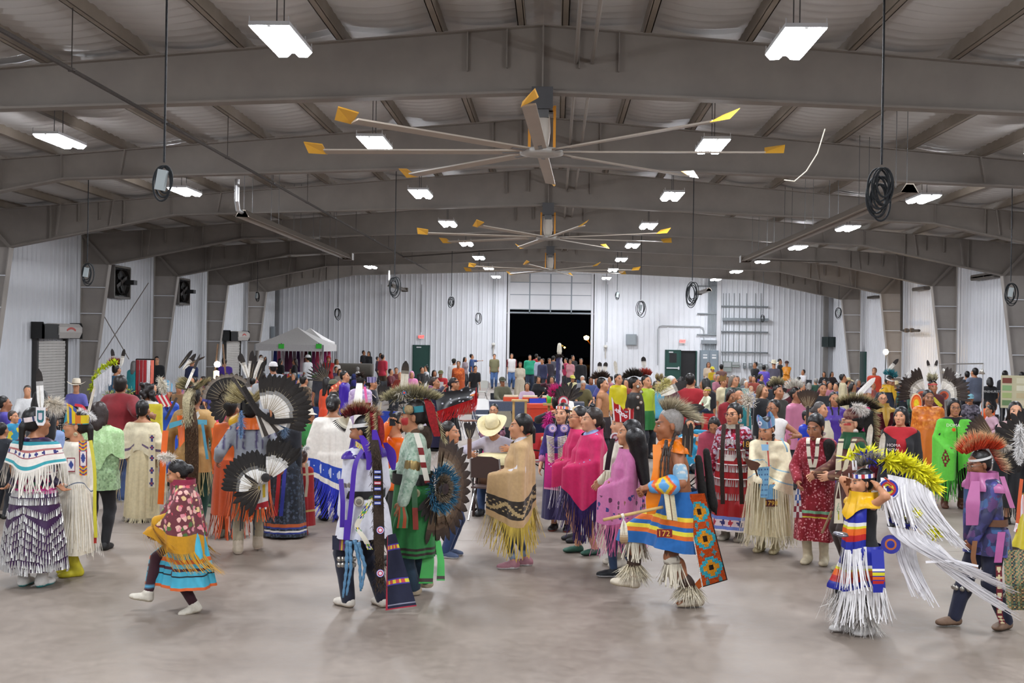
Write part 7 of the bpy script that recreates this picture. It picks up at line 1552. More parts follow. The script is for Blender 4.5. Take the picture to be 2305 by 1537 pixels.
# the winged back bustle: yellow hackles with white ribbons
e=empty('ribbon_bustle',(0,0,0));e.parent=p.root
def hack(path,n,c0,c1,r,seed,wd=.02,nm='hackle'):
    pts=np.array([p.pt(*a) for a in path]);rs=np.random.RandomState(seed);t=rs.uniform(0,len(pts)-1.001,n);B=np.stack([np.interp(t,np.arange(len(pts)),pts[:,i]) for i in range(3)],1)
    tuft(e,B,rs.normal(0,1,(n,3))*.55+rt*.5+np.array([0,0,-.1]),r,wd,c0,c1,nm,'feather',.3,.2,(0,0,0),seed)
def ribs(path,n,L,seed,sw=(0,0,0),w=.022):
    pts=np.array([p.pt(*a) for a in path]);t=np.linspace(0,len(pts)-1.001,n);B=np.stack([np.interp(t,np.arange(len(pts)),pts[:,i]) for i in range(3)],1)
    fringe(e,B,np.tile(norm(tc),(n,1)),L,w,'#efedf0','white_ribbon','satin',sw,.3,.1,6)
Rr=np.array(rt)
hack([(1905,1030,.1),(1950,1018,.05),(1975,1030,0)],200,'#d9d41c','#f4f22c',.12,60,.026)
hack([(1945,1025,0),(1990,1040,.05),(2030,1060,.05)],260,'#1c2088','#2c34b8',.12,61,.026)
hack([(1990,1035,-.05),(2030,1042,-.05),(2075,1062,-.05),(2100,1095,-.05)],560,'#ddd61c','#f6f22c',.15,62,.028)
hack([(2050,1085,0),(2092,1120,0),(2105,1170,0)],60,'#1c2088','#2c34b8',.06,63)
ribs([(2000,1068,-.08),(2060,1080,-.08),(2100,1110,-.1)],90,.62,5,Rr*.35)
ribs([(1985,1075,-.12),(2040,1090,-.12)],50,.5,7,Rr*.1)
hack([(2045,1150,-.1),(2065,1165,-.1)],120,'#ddd61c','#f6f22c',.09,64,.026);hack([(2090,1185,-.1),(2108,1205,-.1)],140,'#ddd61c','#f6f22c',.09,65,.026);hack([(2000,1170,-.1),(2060,1190,-.1)],60,'#1c2088','#2a30a0',.06,66)
ribs([(2000,1185,-.15),(2060,1195,-.15),(2110,1225,-.15)],110,.5,8,Rr*.75);ribs([(2060,1200,-.12),(2115,1230,-.12)],60,.72,9,Rr*.75)
ribs([(2010,1200,-.02),(2060,1230,0)],60,.6,10,Rr*.2,.02)
strip(e,[p.pt(2110,1225,-.2),p.pt(2150,1265,-.22),p.pt(2192,1300,-.2)],.03,'#efedf0',tc,'long_ribbon');strip(e,[p.pt(2080,1265,-.2),p.pt(2150,1262,-.22),p.pt(2205,1275,-.2)],.025,'#efedf0',tc,'long_ribbon')
disc(e,p.pt(2000,1100,-.15),tc,.11,[(.3,'#1c2088'),(.5,'#d8d02c'),(.7,'#b81c1c'),(.9,'#1f2a9c'),(1,'#e8e6e8')],'bustle_center');disc(e,p.pt(2005,1225,-.15),tc,.1,[(.4,'#1c2088'),(.6,'#b05a1c'),(1,'#2a2a8c')],'bustle_center')
for a in ((1988,1075),(1993,1085),(1998,1095)): q=MB();q.tube([p.pt(a[0]+3,a[1],-.18),p.pt(a[0]+14,a[1]+8,-.18)],.01,'#b0442c',5);q.build('bead_bar','satin',e)
q=MB();q.lathe([(0,.025),(.1,.02),(.12,-.005),(.0,-.03)],'#8a8a94',14,p.pt(1892,1203,-.25),sy=.6);o=q.build('x','metal',None,True);o.name='hand_ornament';o.matrix_world=p.root.matrix_basis;tag(o,'shiny orange and grey swinging ornament left of the boy fancy dancer','ornament')
# 31 boy in purple shirt
p=Person('boy in purple tie dyed shirt with orange red roach and pink scarf',2222,1412,h=1.55,rot=-74,lod=0,hd=1.08,skin=SK[3],pose=dict(lean=8,hpitch=10,hyaw=-6,LH=(2188,1218,-.15),RH=(2182,1212,.05),LE=(.6,.6,-.2),RE=(-.6,.5,-.2),RF=(-.1,-.3,.09),LF=(.1,.14,.085),LY=20,Lg=.7,Rg=.7)).body()
tc=p.pt(2222,1100,-1)-p.pt(2222,1100,0);rt=norm(p.pt(2260,1100)-p.pt(2200,1100));td=vspeck(['#34345c','#4a4a8c','#5a3c6c','#3c5c8c','#2a2c50'],22,7,1.2)
p.top('#3c3c6c',e=.035,hem=.16,m='satin',colfn=td);p.drape('shirt_tail',1.0,.74,'#34345c',arms=False,e=.06,flare=.06,colfn=speckle(['#34345c','#4a4a8c','#5a3c6c','#3c5c8c'],22,7,1.2));p.pants('#1c2038',e=.03);p.shoes('#7a604c',sole='#5a4638')
p.drape('pink_scarf',1.55,1.37,'#b86a9c',e=.06,folds=.02,arms=False,m='satin',nz=12);strip(p.root,[p.pt(2196,1080,-.14),p.pt(2190,1130,-.22),p.pt(2188,1185,-.2)],[.08,.14,.12],'#b86a9c',tc,'scarf_end',side=rt);strip(p.root,[p.pt(2255,1070,-.2),p.pt(2268,1110,-.22),p.pt(2280,1145,-.2)],.05,'#c076a4',tc,'ribbon',side=rt)
p.drape('belt',1.10,1.03,'#6a4630',arms=False,e=.07,folds=0,nz=5,m='leather');strip(p.root,[p.pt(2255,1195,-.28),p.pt(2250,1235,-.3),p.pt(2246,1268,-.3)],.075,'#b05c94',tc,'ribbon',side=rt)
strip(p.root,[p.pt(2248,1270,-.3),p.pt(2250,1330,-.3),p.pt(2250,1385,-.28),p.pt(2258,1405,-.28)],.06,'#cfc2a0',tc,'bead_sash',side=rt,n=40,colfn=lambda T,U,c:np.where(((np.abs((T*9%1)-.5)*.9+np.abs(U))<.42)[:,None],hx('#d0c49a'),hx('#6a1c28')+0*c))
for k,(x,c) in enumerate(((2266,'#8a8a6a'),(2276,'#2a2c3a'),(2286,'#7a7a5c'),(2296,'#3c3028'))):
    strip(p.root,[p.pt(x,1235,-.2+k*.03),p.pt(x+4,1310,-.22),p.pt(x+9,1375,-.2)],.07,c,tc,'yarn_sash',side=rt,n=40,colfn=lambda T,U,c:np.where((((T*16+np.abs(U)*2)%1)<.3)[:,None],hx('#b08a5c'),np.where((((T*16+np.abs(U)*2)%1)>.7)[:,None],hx('#4a6a4c'),c)))
for sd in (1,-1):
    c=p.an[sd]+(p.kn[sd]-p.an[sd])*.72
    for k in range(9): q=MB();t=k*2*PI/9;q.lathe([(0,.028),(.022,.018),(.028,0),(.022,-.018),(0,-.028)],'#aaa69e',8,c+np.array([math.cos(t)*.085,math.sin(t)*.085,.0]));q.build('bell','metal',p.root,True)
p.hair('short','#120e0d');p.headband('#dcdad8',.022);p.glasses('#6a5a4c');roach(p,'#b8301a','#e0c896','#d84a20',.15,900,.1,-.12,.19,sw=.05,side=.5,seed=71,w=.01)
B=np.linspace(p.hp((0,.12,.14)),p.hp((0,.2,-.1)),200);tuft(p.root,B,np.tile(p.hR@np.array([0,1.,-.1]),(200,1)),.12,.009,'#a82a18','#e0d0a8',name='roach_tail',seed=72);plume(p,p.pt(2240,1000,0),p.pt(2275,1008)-p.pt(2240,1000),.16,160,'#cfc8bc','#ece8e0',.03,.008,seed=73)
strip(p.root,[p.pt(2195,1215,-.24),p.pt(2190,1255,-.24),p.pt(2198,1285,-.22)],.05,'#8a5c3c',tc,'hide_pouch',side=rt);fringe(p.root,np.linspace(p.pt(2185,1255,-.24),p.pt(2205,1255,-.24),18),np.tile([0,0,0.],(18,1)),.22,.014,'#7a5a40',name='pouch_fringe')
# 32 lime shawl
p=Person('woman in bright lime green shawl with dark red flower and black lettered shirt',2145,1143,h=1.64,rot=-6,fem=1,lod=0,w=1.15,skin=SK[1],pose=dict(LH=(.16,-.26,1.0),RH=(-.16,-.26,1.0),LE=(.7,.2,-.2),RE=(-.7,.2,-.2),LF=(.13,.02,.075),RF=(-.13,.02,.075))).body(lips='#8a4a44')
p.top('#131316',sleeve=.5);p.pants('#2a2220',e=.015);p.shoes('#5a3424',high=.1)
p.drape('lime_shawl',lambda t:1.46-.12*np.exp(-((np.mod(t+PI,2*PI)-PI)/.3)**2),lambda t:p.z(1075)+.30*np.exp(-((np.mod(t+PI,2*PI)-PI-.35)/.35)**2)-.02*np.cos(t*3),'#5fc23c',e=.055,folds=.018,nf=6,t0=.03,t1=2*PI-.03,nth=150,nz=60,flare=.02,colfn=lambda T,v,X,c:np.where((((np.abs(T-5.75)*1.6+np.abs(v-.64)*1.6)<.26)&(np.sin(T*44)*np.sin(v*52)>-.35))[:,None],hx('#6a1c14'),c))
p.fringe_of(.34,150,.012,'#3a9a28',name='green_fringe',out=.05);lettering('DOMA',.05,p.pt(2146,957,-.22),p.ax,(0,0,1),'#e8e0d8',p.root);disc(p.root,p.pt(2147,967,-.22),p.fw,.03,[(1,'#d8641c')],'shirt_print')
p.hair('long','#131012',L=.22,vol=1.08);p.glasses('#1a1a1c')
# 33 orange dress
p=Person('woman in orange brocade dress with silver necklace behind the lime shawl',2092,d=18.9,h=1.70,rot=-4,fem=1,lod=0,w=1.35,skin=SK[0]).body(lips='#7a4038')
p.top('#d0701a',e=.04,sleeve=.9,hem=.2,m='satin',colfn=vspeck(['#d0701a','#e08a34','#c0621a'],40,4,.9));p.drape('orange_dress',1.1,.42,'#cc6c1a',arms=False,e=.05,flare=.06,m='satin',folds=.02);p.drape('under_skirt',.5,.2,'#c8642c',arms=False,e=.06,colfn=lambda T,v,X,c:np.where((np.sin(T*24)>0)[:,None],hx('#d8a83a'),c));p.shoes('#765');p.hair('bun','#1a1414')
for s_ in (-1,1): strip(p.root,[p.neck+p.ax*s_*.06,p.chest+p.ax*s_*.06+p.fw*.2+p.u*.04,p.chest+p.ax*s_*.02+p.fw*.2-p.u*.13],.035,'#b8b4ac',p.fw,'silver_necklace','metal',side=p.ax)
strip(p.root,[p.pt(2100,895,-.05),p.pt(2112,908,-.08),p.pt(2120,915,-.05)],.06,'#d8cf3c',p.fw,'yellow_feather','feather')
# 34 black shawl short hair
p=Person('woman with short black hair in black shawl over a red lettered shirt',2030,d=15.2,h=1.60,rot=-22,fem=1,lod=0,w=1.2,skin=SK[2],pose=dict(hyaw=-10,hpitch=-6)).body(lips='#8c2426')
p.top('#a81420',e=.03);p.drape('black_shawl',lambda t:1.47-.16*np.cos(t),.55,'#16161a',e=.055,folds=.02,t0=.45,t1=2*PI-.2,nth=90);p.fringe_of(.3,90,.012,'#16161a');p.pants('#1a1a1e');p.shoes('#222');p.hair('bob','#121014',L=.1,vol=1.06)
lettering('HOMA',.045,p.pt(2012,1002,-.26),p.ax,(0,0,1),'#e8d8d8',p.root);lettering('NOW',.045,p.pt(2010,1012,-.26),p.ax,(0,0,1),'#e8d8d8',p.root)
# 35 dark shawl over pink top, right edge
p=Person('woman in pale pink top and black shawl at the right edge',2288,d=15.6,h=1.68,rot=-14,fem=1,lod=0,w=1.15,skin=SK[4]).body(lips='#9a5a58')
p.top('#c8a4a4',e=.03,sleeve=.6);p.drape('black_shawl',lambda t:1.44-.22*np.cos(t),.5,'#15161a',e=.055,folds=.02,t0=.5,t1=2*PI-.5,nth=90);p.drape('skirt',.9,.25,'#15161a',arms=False);p.fringe_of(.2,60,.012,'#15161a');p.hair('long','#15100f',L=.3);p.shoes('#222')
f=empty('feather_fan',p.g,math.radians(p.rot),'dark brown feather fan held against the black shawl at right edge','fan',None,p.sc);feather_fan(f,p.pt(2235,985,-.25),(0,.1,1.),p.fw,-100,-30,9,.36,.07,BROWN,bend=.02);q=MB();q.tube([p.pt(2235,985,-.25),p.pt(2242,1010,-.25)],.014,'#5a3a24',6);q.build('handle','leather',f)
# 36 dancer cut by the right edge
p=Person('dancer cut off by the right edge with dark feather bustle, white plumes and yellow hem',2340,1330,h=1.7,rot=-80,lod=1,skin=SK[1]).body();p.top('#2a3a7c',m='satin');p.drape('apron',1.0,.3,'#cdb92c',arms=False,e=.05,flare=.12,colfn=bands((.8,.85,'#3a2c20'),(.9,.93,'#3a2c20'),base='#d0bf30'));p.drape('upper_apron',1.0,.6,'#e8e0e8',arms=False,e=.07,colfn=lambda T,v,X,c:np.where((np.sin(T*30)>.3)[:,None],hx('#c85a2c'),c));p.pants('#332');p.shoes('#776');p.hair('short')
plume(p,p.pt(2296,955,-.3),np.array([0,0,-1.]),.4,300,'#e0dcd8','#ffffff',.05,.012,seed=81);e=empty('feather_bustle',(0,0,0));e.parent=p.root;feather_fan(e,p.pt(2316,1000,.1),(0,0,1.),p.pt(2290,900,-1)-p.pt(2290,900,0),-160,20,16,.3,.07,DARK,r0=.05,bend=.02)
strip(p.root,[p.pt(2300,1075,-.3),p.pt(2294,1130,-.3),p.pt(2290,1180,-.3)],.06,'#d8643a',(0,-1,0),'ribbon')
fringe(p.root,np.linspace(p.pt(2290,1075,-.32),p.pt(2304,1075,-.32),12),np.tile([0,0,0.],(12,1)),.6,.02,'#e8e4e0',name='white_fringe')
# ================= FURNITURE =================
def camp_chair_meshes():
    D={}
    q=MB();q.poly([(-.26,-.24,.42),(.26,-.24,.42),(.24,.22,.37),(-.24,.22,.37)],(0,0,.012),'#fff');D['seat']=q
    q=MB();q.poly([(-.26,.2,.42),(.26,.2,.42),(.27,.3,.86),(-.27,.3,.86)],(0,.012,0),'#fff');D['backrest']=q
    q=MB()
    for s in (-1,1): q.tube([(s*.28,-.25,.0),(s*-.26,.24,.42)],.011,'#2a2a2c',6);q.tube([(s*.28,-.25,.6),(s*.29,-.25,.02)],.011,'#2a2a2c',6);q.tube([(s*.27,.24,.0),(s*.27,.3,.86)],.011,'#2a2a2c',6);q.bar((s*.28,-.28,.6),(s*.28,.26,.6),.05,.02,'#333')
    q.tube([(-.28,-.25,.02),(.28,-.25,.4)],.01,'#2a2a2c',6);q.tube([(.28,-.25,.02),(-.28,-.25,.4)],.01,'#2a2a2c',6);D['frame']=q
    return D
CH={}
def camp_chair(g,rot,col,label,group=None,sc=1):
    e=empty('camp_chair',(g[0],g[1],0),math.radians(rot),label,'chair',group,sc)
    for k,q in camp_chair_meshes().items():
        key=(k,col if k!='frame' else '')
        if key not in CH:
            if k!='frame': q.CQ=[np.tile(hx(col),(len(a),1)) for a in q.Q];q.CT=[np.tile(hx(col),(len(a),1)) for a in q.T]
            o=q.build(k,'cloth' if k!='frame' else 'metal');CH[key]=o.data;bpy.data.objects.remove(o)
        link(k,CH[key],e)
    return e
def metal_chair(g,rot,col,label,white=False):
    e=empty('folding_chair',(g[0],g[1],0),math.radians(rot),label,'chair')
    q=MB();q.box((-.21,-.2,.43),(.21,.2,.455),col);q.build('seat','paint',e);q=MB();q.poly([(-.21,.21,.58),(.21,.21,.58),(.2,.27,.84),(.1,.28,.88),(-.1,.28,.88),(-.2,.27,.84)],(0,.015,0),col);q.build('backrest','paint',e)
    for s in (-1,1):
        q=MB();q.tube([(s*.2,-.26,0),(s*.21,.22,.6),(s*.2,.28,.85)],.013,'#b9b9bc',6);q.build('leg','metal',e);q=MB();q.tube([(s*.22,.28,0),(s*.22,-.12,.44)],.013,'#b9b9bc',6);q.build('leg','metal',e)
    return e
NCH=0
def folk(label,px,top=None,h=1.7,rot=0,c='#333',sl=.45,m='cloth',leg='#22242c',hair='short',hc='#15100e',L=.3,w=1.,fem=0,skin=1,lod=None,sit=0,d=None,fy=None,skirt=None,shoe='#222',group=None,pose=None,hat=None,fn=None,chair='#23262e',hd=1.05,gnd=0.,tail=None,e=None,lips=None,bell=0):
    global NCH
    ps=dict(pose or {}); 
    if sit: ps['sit']=1
    p=Person(label,px,fy=fy,d=d,top=top,h=h,rot=rot,pose=ps,w=w,fem=fem,skin=SK[skin],lod=lod,group=group,hd=hd,gnd=gnd).body(lips=lips)
    p.top(c,sleeve=sl,hem=.12 if not tail else .06,e=e or (.02 if p.lod<2 else .026),m=m,colfn=fn)
    if tail: p.drape('shirt_tail',1.02,.62 if isinstance(tail,str) else tail,tail if isinstance(tail,str) else c,m=m,arms=False,e=.045,flare=.06,nth=40,nz=10)
    if skirt and not sit: p.drape('skirt',1.0,skirt[1] if isinstance(skirt,tuple) else .2,skirt[0] if isinstance(skirt,tuple) else skirt,arms=False,e=.04,flare=.07,nth=44,nz=14,m=m)
    else: p.pants(leg,e=.018 if p.lod<2 else .024)
    p.shoes(shoe)
    if hair: p.hair(hair,hc,L=L)
    if hat: p.hat(*hat)
    if sit and chair:
        NCH+=1; camp_chair(p.g,rot,chair,'camp chair mostly hidden under a seated spectator in the crowd','seated spectators\' chairs',p.sc)
    return p
vp=vspeck
# ================= MIDDLE DISTANCE: LEFT =================
folk('bearded man in white T-shirt seated in a black chair by the left wall',62,866,1.75,25,'#d8d8d8',sit=1,hc='#4a4440',skin=2)
folk('dark haired man in purple shirt seated before a blue chair back',10,890,1.75,120,'#4a3f9a',sit=1,skin=0)
g=floor_at(52,1020);camp_chair((at_d(42,900,20.5)[0],at_d(42,900,20.5)[1]),60,'#2a6ac0','empty bright blue camp chair near the left edge')
p=folk('toddler in bright patchwork top looking right, near the left edge',30,930,.95,75,'#2f8fb8',sl=.9,hd=1.3,hc='#3a2a20',skin=2,gnd=.38,fn=vp(['#2f8fb8','#c83a8a','#d8c83a'],16,2,.9),lod=1);q=MB();q.box((-.3,-.3,0),(.3,.3,.37),'#5a5048');o=q.build('x','wood');o.name='low_platform';o.location=p.g*np.array([1,1,0]);tag(o,'low platform under the toddler at the left edge','platform')
folk('small child with black hair at the left edge, back turned',5,955,1.25,170,'#20242c',hd=1.15)
folk('man in pale cowboy hat and purple shirt seated by the rolling shutter',172,858,1.75,20,'#5a58a0',sit=1,hat=('cowboy','#cfc4b0','#6a5a48'),skin=2)
folk('dark haired person in black behind the tall black tipped feather',95,880,1.68,160,'#17171c',hair='bob',L=.1,fem=1)
folk('girl with parted black hair and pale blue blouse between two dancers',119,935,1.34,180,'#8fa4d0',hair='braids',fem=1,lod=1,hd=1.12)
p=at_d(140,875,23);camp_chair(p,-30,'#2f9ab0','empty turquoise lawn chair left of the lace shawl')
p=at_d(165,872,24.5);camp_chair(p,10,'#17181c','empty black camp chair in front of the shutter')
# yellow hackle fancy dancer
p=folk('fancy dancer with yellow and white ribbon bustle and dark red headdress by left wall',262,822,1.72,150,'#1f6a9a',d=None,m='satin',skin=1,lod=1)
tc=p.pt(262,800,-1)-p.pt(262,800,0);B=np.array([p.pt(x,y,-.3) for x,y in ((205,880),(212,850),(228,828),(250,818),(262,815))]);rs=np.random.RandomState(1);t=rs.uniform(0,3.99,200);Bb=np.stack([np.interp(t,range(5),B[:,i]) for i in range(3)],1);tuft(p.root,Bb,rs.normal(0,1,(200,3)),.12,.03,'#b8c81c','#e0ec2c',name='hackle')
fringe(p.root,np.linspace(p.pt(212,855,-.35),p.pt(250,825,-.35),16),np.tile(norm(tc),(16,1)),.45,.04,'#ecebee',name='white_ribbon');B=np.linspace(p.pt(240,890,-.3),p.pt(300,880,-.3),120);tuft(p.root,B,rs.normal(0,1,(120,3)),.13,.03,'#1a5a8c','#d8dc2c',name='hackle',seed=4)
roach(p,'#5a0f14','#8a1a1e',None,.16,300,.1,seed=9,w=.016)
for x,cc in ((258,BLKT),(272,BLKT)): link('feather',feather_data(.45,.09,cc,.02),p.root,M=frame_M(p.pt(x,825),p.pt(x+(x-264)*.8,793)-p.pt(x,825),tc))
folk('woman with long grey hair in a turquoise shirt, back turned',302,813,1.68,175,'#1f8c94',sl=.9,hair='long',hc='#6a6866',L=.25,fem=1)
folk('man in black short sleeved shirt standing by the red cloth rack',353,803,1.78,15,'#121216',w=1.1,skin=2)
folk('woman with long dark hair in black, seated and looking right',346,862,1.65,40,'#1a181c',sit=1,hair='long',fem=1,skin=2)
p=folk('woman with silver and light blue beaded crown in a royal blue dress',376,870,1.62,0,'#1f4cb8',sl=.9,fem=1,m='satin',skirt='#1f4cb8',hair='braids',lod=1);p.headband(lambda a:['#9aa4ac','#6aa8cc','#b8c0c4'][int(a*12/PI)%3],.06,0,lambda a:.08+.1*np.maximum(0,np.cos(a)),.06,'crown','satin');disc(p.root,p.hp((0,-.11,.0)),p.hR@np.array([0,-1.,0]),.06,[(.6,'#8ab8d0'),(1,'#a84038')],'crown_drop')
for k in range(5): strip(p.root,[p.pt(352+k*5,890,-.2),p.pt(366+k*5,915,-.25)],.05,['#c8283a','#e0dcd8'][k%2],(0,-1,0),'sash_stripe')
folk('man in navy shirt and dark cap behind the fur headdress',432,806,1.76,160,'#25305a',hat=('cap','#33333c'))
folk('man in purple T-shirt with pale print on the back, by the white lamp',505,806,1.78,200,'#3a1c7a',w=1.15)
# vendor's rack, lamps
def rack(px,py,d,w,h,cols,label):
    p=at_d(px,py,d);e=empty('garment_rack',(p[0],p[1],0),0,label,'rack');q=MB()
    for s in (-1,1): q.tube([(s*w/2,0,0),(s*w/2,0,h)],.018,'#222',6);q.bar((s*w/2,-.25,.03),(s*w/2,.25,.03),.03,.03,'#222')
    q.tube([(-w/2,0,h),(w/2,0,h)],.018,'#222',6);q.build('stand','metal',e)
    for i,c in enumerate(cols):
        x=-w/2+w*(i+.5)/len(cols);ww=w/len(cols)*.92;sheet(e,'hung_cloth',[(x-ww/2,-.03,h-.02),(x+ww/2,-.03,h-.02),(x+ww/2,-.03,h-.95),(x-ww/2,-.03,h-.95)],6,6,c,'cloth',.03,(0,-1,0),.03)
    return e
rack(327,830,30,.5,1.82,['#7c1218','#8a141c','#9c1a20','#d8d0d0','#e0705c'],'rack hung with dark red cloths beside the man in black')
p=at_d(489,820,24);e=empty('photo_lamp',(p[0],p[1],0),0,'round glowing white lamp on a stand left of the purple T-shirt','lamp');q=MB();q.tube([(0,0,0),(0,0,p[2]-.06)],.02,'#222',6);q.build('stand','metal',e);q=MB();q.lathe([(0,.07),(.05,.05),(.07,0),(.05,-.05),(0,-.07)],'#fff',14,(0,0,p[2]));o=q.build('bulb','plastic',e,True);o.data.materials[0]=node_mat('lamp_white','#ffffff',.4,emit=('#fffaf0',14))
p=at_d(487,846,23.5);e=empty('table_lantern',(p[0],p[1],0),0,'warm glowing lantern below the round white lamp','lamp');q=MB();q.tube([(0,0,0),(0,0,p[2]-.1)],.02,'#222',6);q.build('stand','metal',e);q=MB();q.lathe([(0,.12),(.06,.1),(.06,-.1),(0,-.12)],'#ffd9a0',10,(0,0,p[2]));o=q.build('glass','plastic',e);o.data.materials[0]=node_mat('lamp_warm','#ffe0b0',.4,emit=('#ffcf90',6))
p=at_d(495,800,24);e=empty('easel',(p[0],p[1],0),0,'wooden easel legs poking up behind the purple T-shirt','easel');q=MB();q.tube([(-.25,0,0),(-.05,0,2.3)],.02,'#6a5038',5);q.tube([(.3,0,0),(.06,0,2.3)],.02,'#6a5038',5);q.build('legs','wood',e);q=MB();q.bar((-.12,0,1.6),(.16,0,1.6),.03,.05,'#6a5038');q.build('crossbar','wood',e)
# ================= canopy tents and stall =================
def tent(px0,px1,ye,yp,d,label):
    a=at_d(px0,ye,d);b=at_d(px1,ye,d);w=b[0]-a[0];zc=a[2];hp=at_d((px0+px1)/2,yp,d+w/2)[2]
    e=empty('canopy_tent',((a[0]+b[0])/2,a[1]+w/2,0),0,label,'tent');r=w/2
    V=[];n=8;Q=[]
    for s in range(4):
        c0=np.array([[-r,-r],[r,-r],[r,r],[-r,r]][s],float);c1=np.array([[r,-r],[r,r],[-r,r],[-r,-r]][s],float);b0=len(V)
        for i in range(n+1):
            f=i/n
            for j in range(n+1):
                g=j/n;xy=(c0*(1-g)+c1*g)*(1-f);V.append([*xy,zc+(hp-zc)*f**1.15-.06*math.sin(PI*g)*(1-f)])
        for i in range(n):
            for j in range(n): Q.append([b0+i*(n+1)+j,b0+i*(n+1)+j+1,b0+(i+1)*(n+1)+j+1,b0+(i+1)*(n+1)+j])
    obj('roof_cloth',V,[np.array(Q)],hx('#dedbd8'),'cloth',e)
    for s,(A,B) in enumerate((((-r,-r),(r,-r)),((r,-r),(r,r)),((r,r),(-r,r)),((-r,r),(-r,-r)))):
        sheet(e,'valance',[(*A,zc),(*B,zc),(*B,zc-.28),(*A,zc-.28)],16,2,'#d6d3d2','cloth',0,None,.012)
    for sx in (-1,1):
        for sy_ in (-1,1): q=MB();q.box((sx*r-.025,sy_*r-.025,0),(sx*r+.025,sy_*r+.025,zc),'#b9bbbd');q.build('leg','metal',e)
    return e,r,zc
te,r,zc=tent(574,729,774,736,47,'white canopy tent over the clothes stall at left');t2,_,_=tent(640,736,769,738,52,'second white canopy tent just behind the first')
x0,y0=te.location[0],te.location[1]
st=empty('stall_rail',(x0,y0+1.0,0),0,'clothes rail full of hanging garments under the white canopy','rail');q=MB();q.tube([(-r+.1,0,1.95),(r-.1,0,1.95)],.02,'#999',6);[q.tube([(s*(r-.1),0,0),(s*(r-.1),0,1.95)],.02,'#999',6) for s in (-1,1)];q.build('rail','metal',st)
for k,cc in enumerate(('#2a3a8c','#b85a7c','#c8c0c8','#4a1c3c','#6a2a4c','#8a7a84','#3a1a4a','#c8b0b8','#5a1c2c','#2c5a3a','#7a2a5c','#b83a5a','#d8c8c8','#a0286a','#d84c7a')):
    x=-r+.25+k*(2*r-.5)/14;e=empty('hung_garment',(x0+x,y0+.98,0),0,'%s garment hanging on the stall rail, number %d from the left'%(['blue','pink','pale','plum','rose','grey','violet','white','maroon','green','purple','red','cream','magenta','hot pink'][k],k+1),'garment','garments on the stall rail')
    sheet(e,'cloth',[(-.07,0,1.9),(.07,0,1.9),(.11,-.02,.95),(-.11,-.02,.95)],4,6,cc,'cloth',.04,(0,-1,0));q=MB();q.tube([(0,0,1.9),(0,.0,1.96)],.006,'#999',5);q.build('hanger','metal',e)
tb=empty('stall_table',(x0+.6,y0-.6,0),0,'table of small bright goods under the white canopy','table');q=MB();q.box((-1.0,-.35,.72),(1.0,.35,.75),'#d8d4d8');q.build('top','paint',tb);q=MB();q.box((-1.0,-.36,.02),(1.0,-.345,.73),'#c8c0d0');q.build('skirt_cloth','cloth',tb)
for k,cc in enumerate(('#e05a9c','#d8d8e8','#5a9ad8','#e8a0c8','#f0f0f4','#7ac05a','#e8d84a','#c83a4a')):
    e=empty('gift_box',(x0-.3+k*.24,y0-.6,.75),0,'%s small box on the stall table'%['pink','lilac','blue','light pink','white','green','yellow','red'][k],'box','goods on the stall table');q=MB();q.box((-.09,-.1,0),(.09,.1,.14),cc);q.build('box','plastic',e);q=MB();q.box((-.095,-.105,.12),(.095,.105,.15),cc);q.build('lid','plastic',e)
for x,nm in ((634,'middle'),(719,'right corner')):
    p=at_d(x,779,47);e=empty('price_card',(p[0],y0-r-.02,p[2]),0,'bright green card clipped to the canopy edge at its %s'%nm,'card');q=MB();q.box((-.12,-.01,-.1),(.12,0,.1),'#4adc4a');q.build('card','plastic',e);q=MB();q.box((-.02,-.015,.08),(.02,.005,.13),'#888');q.build('clip','metal',e)
# people round the stall
folk('man under the canopy in black shirt raising his hands to his face',588,None,1.74,20,'#16161c',d=45.5,skin=1,pose=dict(LH=(.1,-.25,1.45),RH=(-.1,-.25,1.42)))
folk('woman in black top in front of the stall, hair loose',632,None,1.62,140,'#17161a',d=44.5,sl=.4,hair='long',fem=1,w=1.1)
folk('woman in black top turned left by the stall, dark hair down',664,None,1.64,-80,'#15151a',d=44,hair='long',hc='#2a1e18',fem=1)
folk('man in white T-shirt and white cap standing at the stall',693,None,1.8,-120,'#d9d9db',d=43,leg='#5a6478',hat=('cap','#e8e8e8'),skin=0)
p=folk('man in red hooded sweatshirt with faded lettering, arms folded',740,None,1.74,10,'#a5161c',d=45,sl=1,leg='#1c1c24',skin=1,w=1.12,pose=dict(LH=(-.1,-.24,1.15),RH=(.1,-.25,1.12)));p.piece('hood',[ell(p.hp((0,.03,.03)),(.11,.12,.13))],'#9c141a','cloth',[(p.hp((0,-.05,0)),p.hR@np.array([0,-1.,-.2]))])
folk('woman with long light brown hair in white blouse right of the red hoodie',759,None,1.6,60,'#d4ccc4',d=46.5,sl=.9,hair='long',hc='#5a4630',fem=1)
p=folk('big man in grey T-shirt and red and white cap, back turned',615,816,1.86,205,'#8a8f98',w=1.4,hat=('cap','#d8d4d4','#c0202a'),skin=0,lod=1)
e=empty('upright_feather',(0,0,0));e.parent=p.root;
folk('man in light grey T-shirt left of the big capped man',590,836,1.72,170,'#a0a3a8',lod=1)
p=folk('girl in bright orange T-shirt with white lettering, seated and facing us',655,828,1.5,0,'#f07a2a',sit=1,hair='pony',fem=1,skin=2);q=MB();c=p.chest+p.fw*.17;q.bar(c-p.ax*.1,c+p.ax*.1,.03,.01,'#f0e8e0',up=p.fw);q.build('shirt_print','cloth',p.root)
folk('boy in brown camouflage shirt seen from behind',684,846,1.6,150,'#5a4a3a',sl=.9,fn=vp(['#3a3228','#8a7a64','#5a4a3a','#6a5c48'],30,3,1.),lod=1,w=1.1,tail=.6)
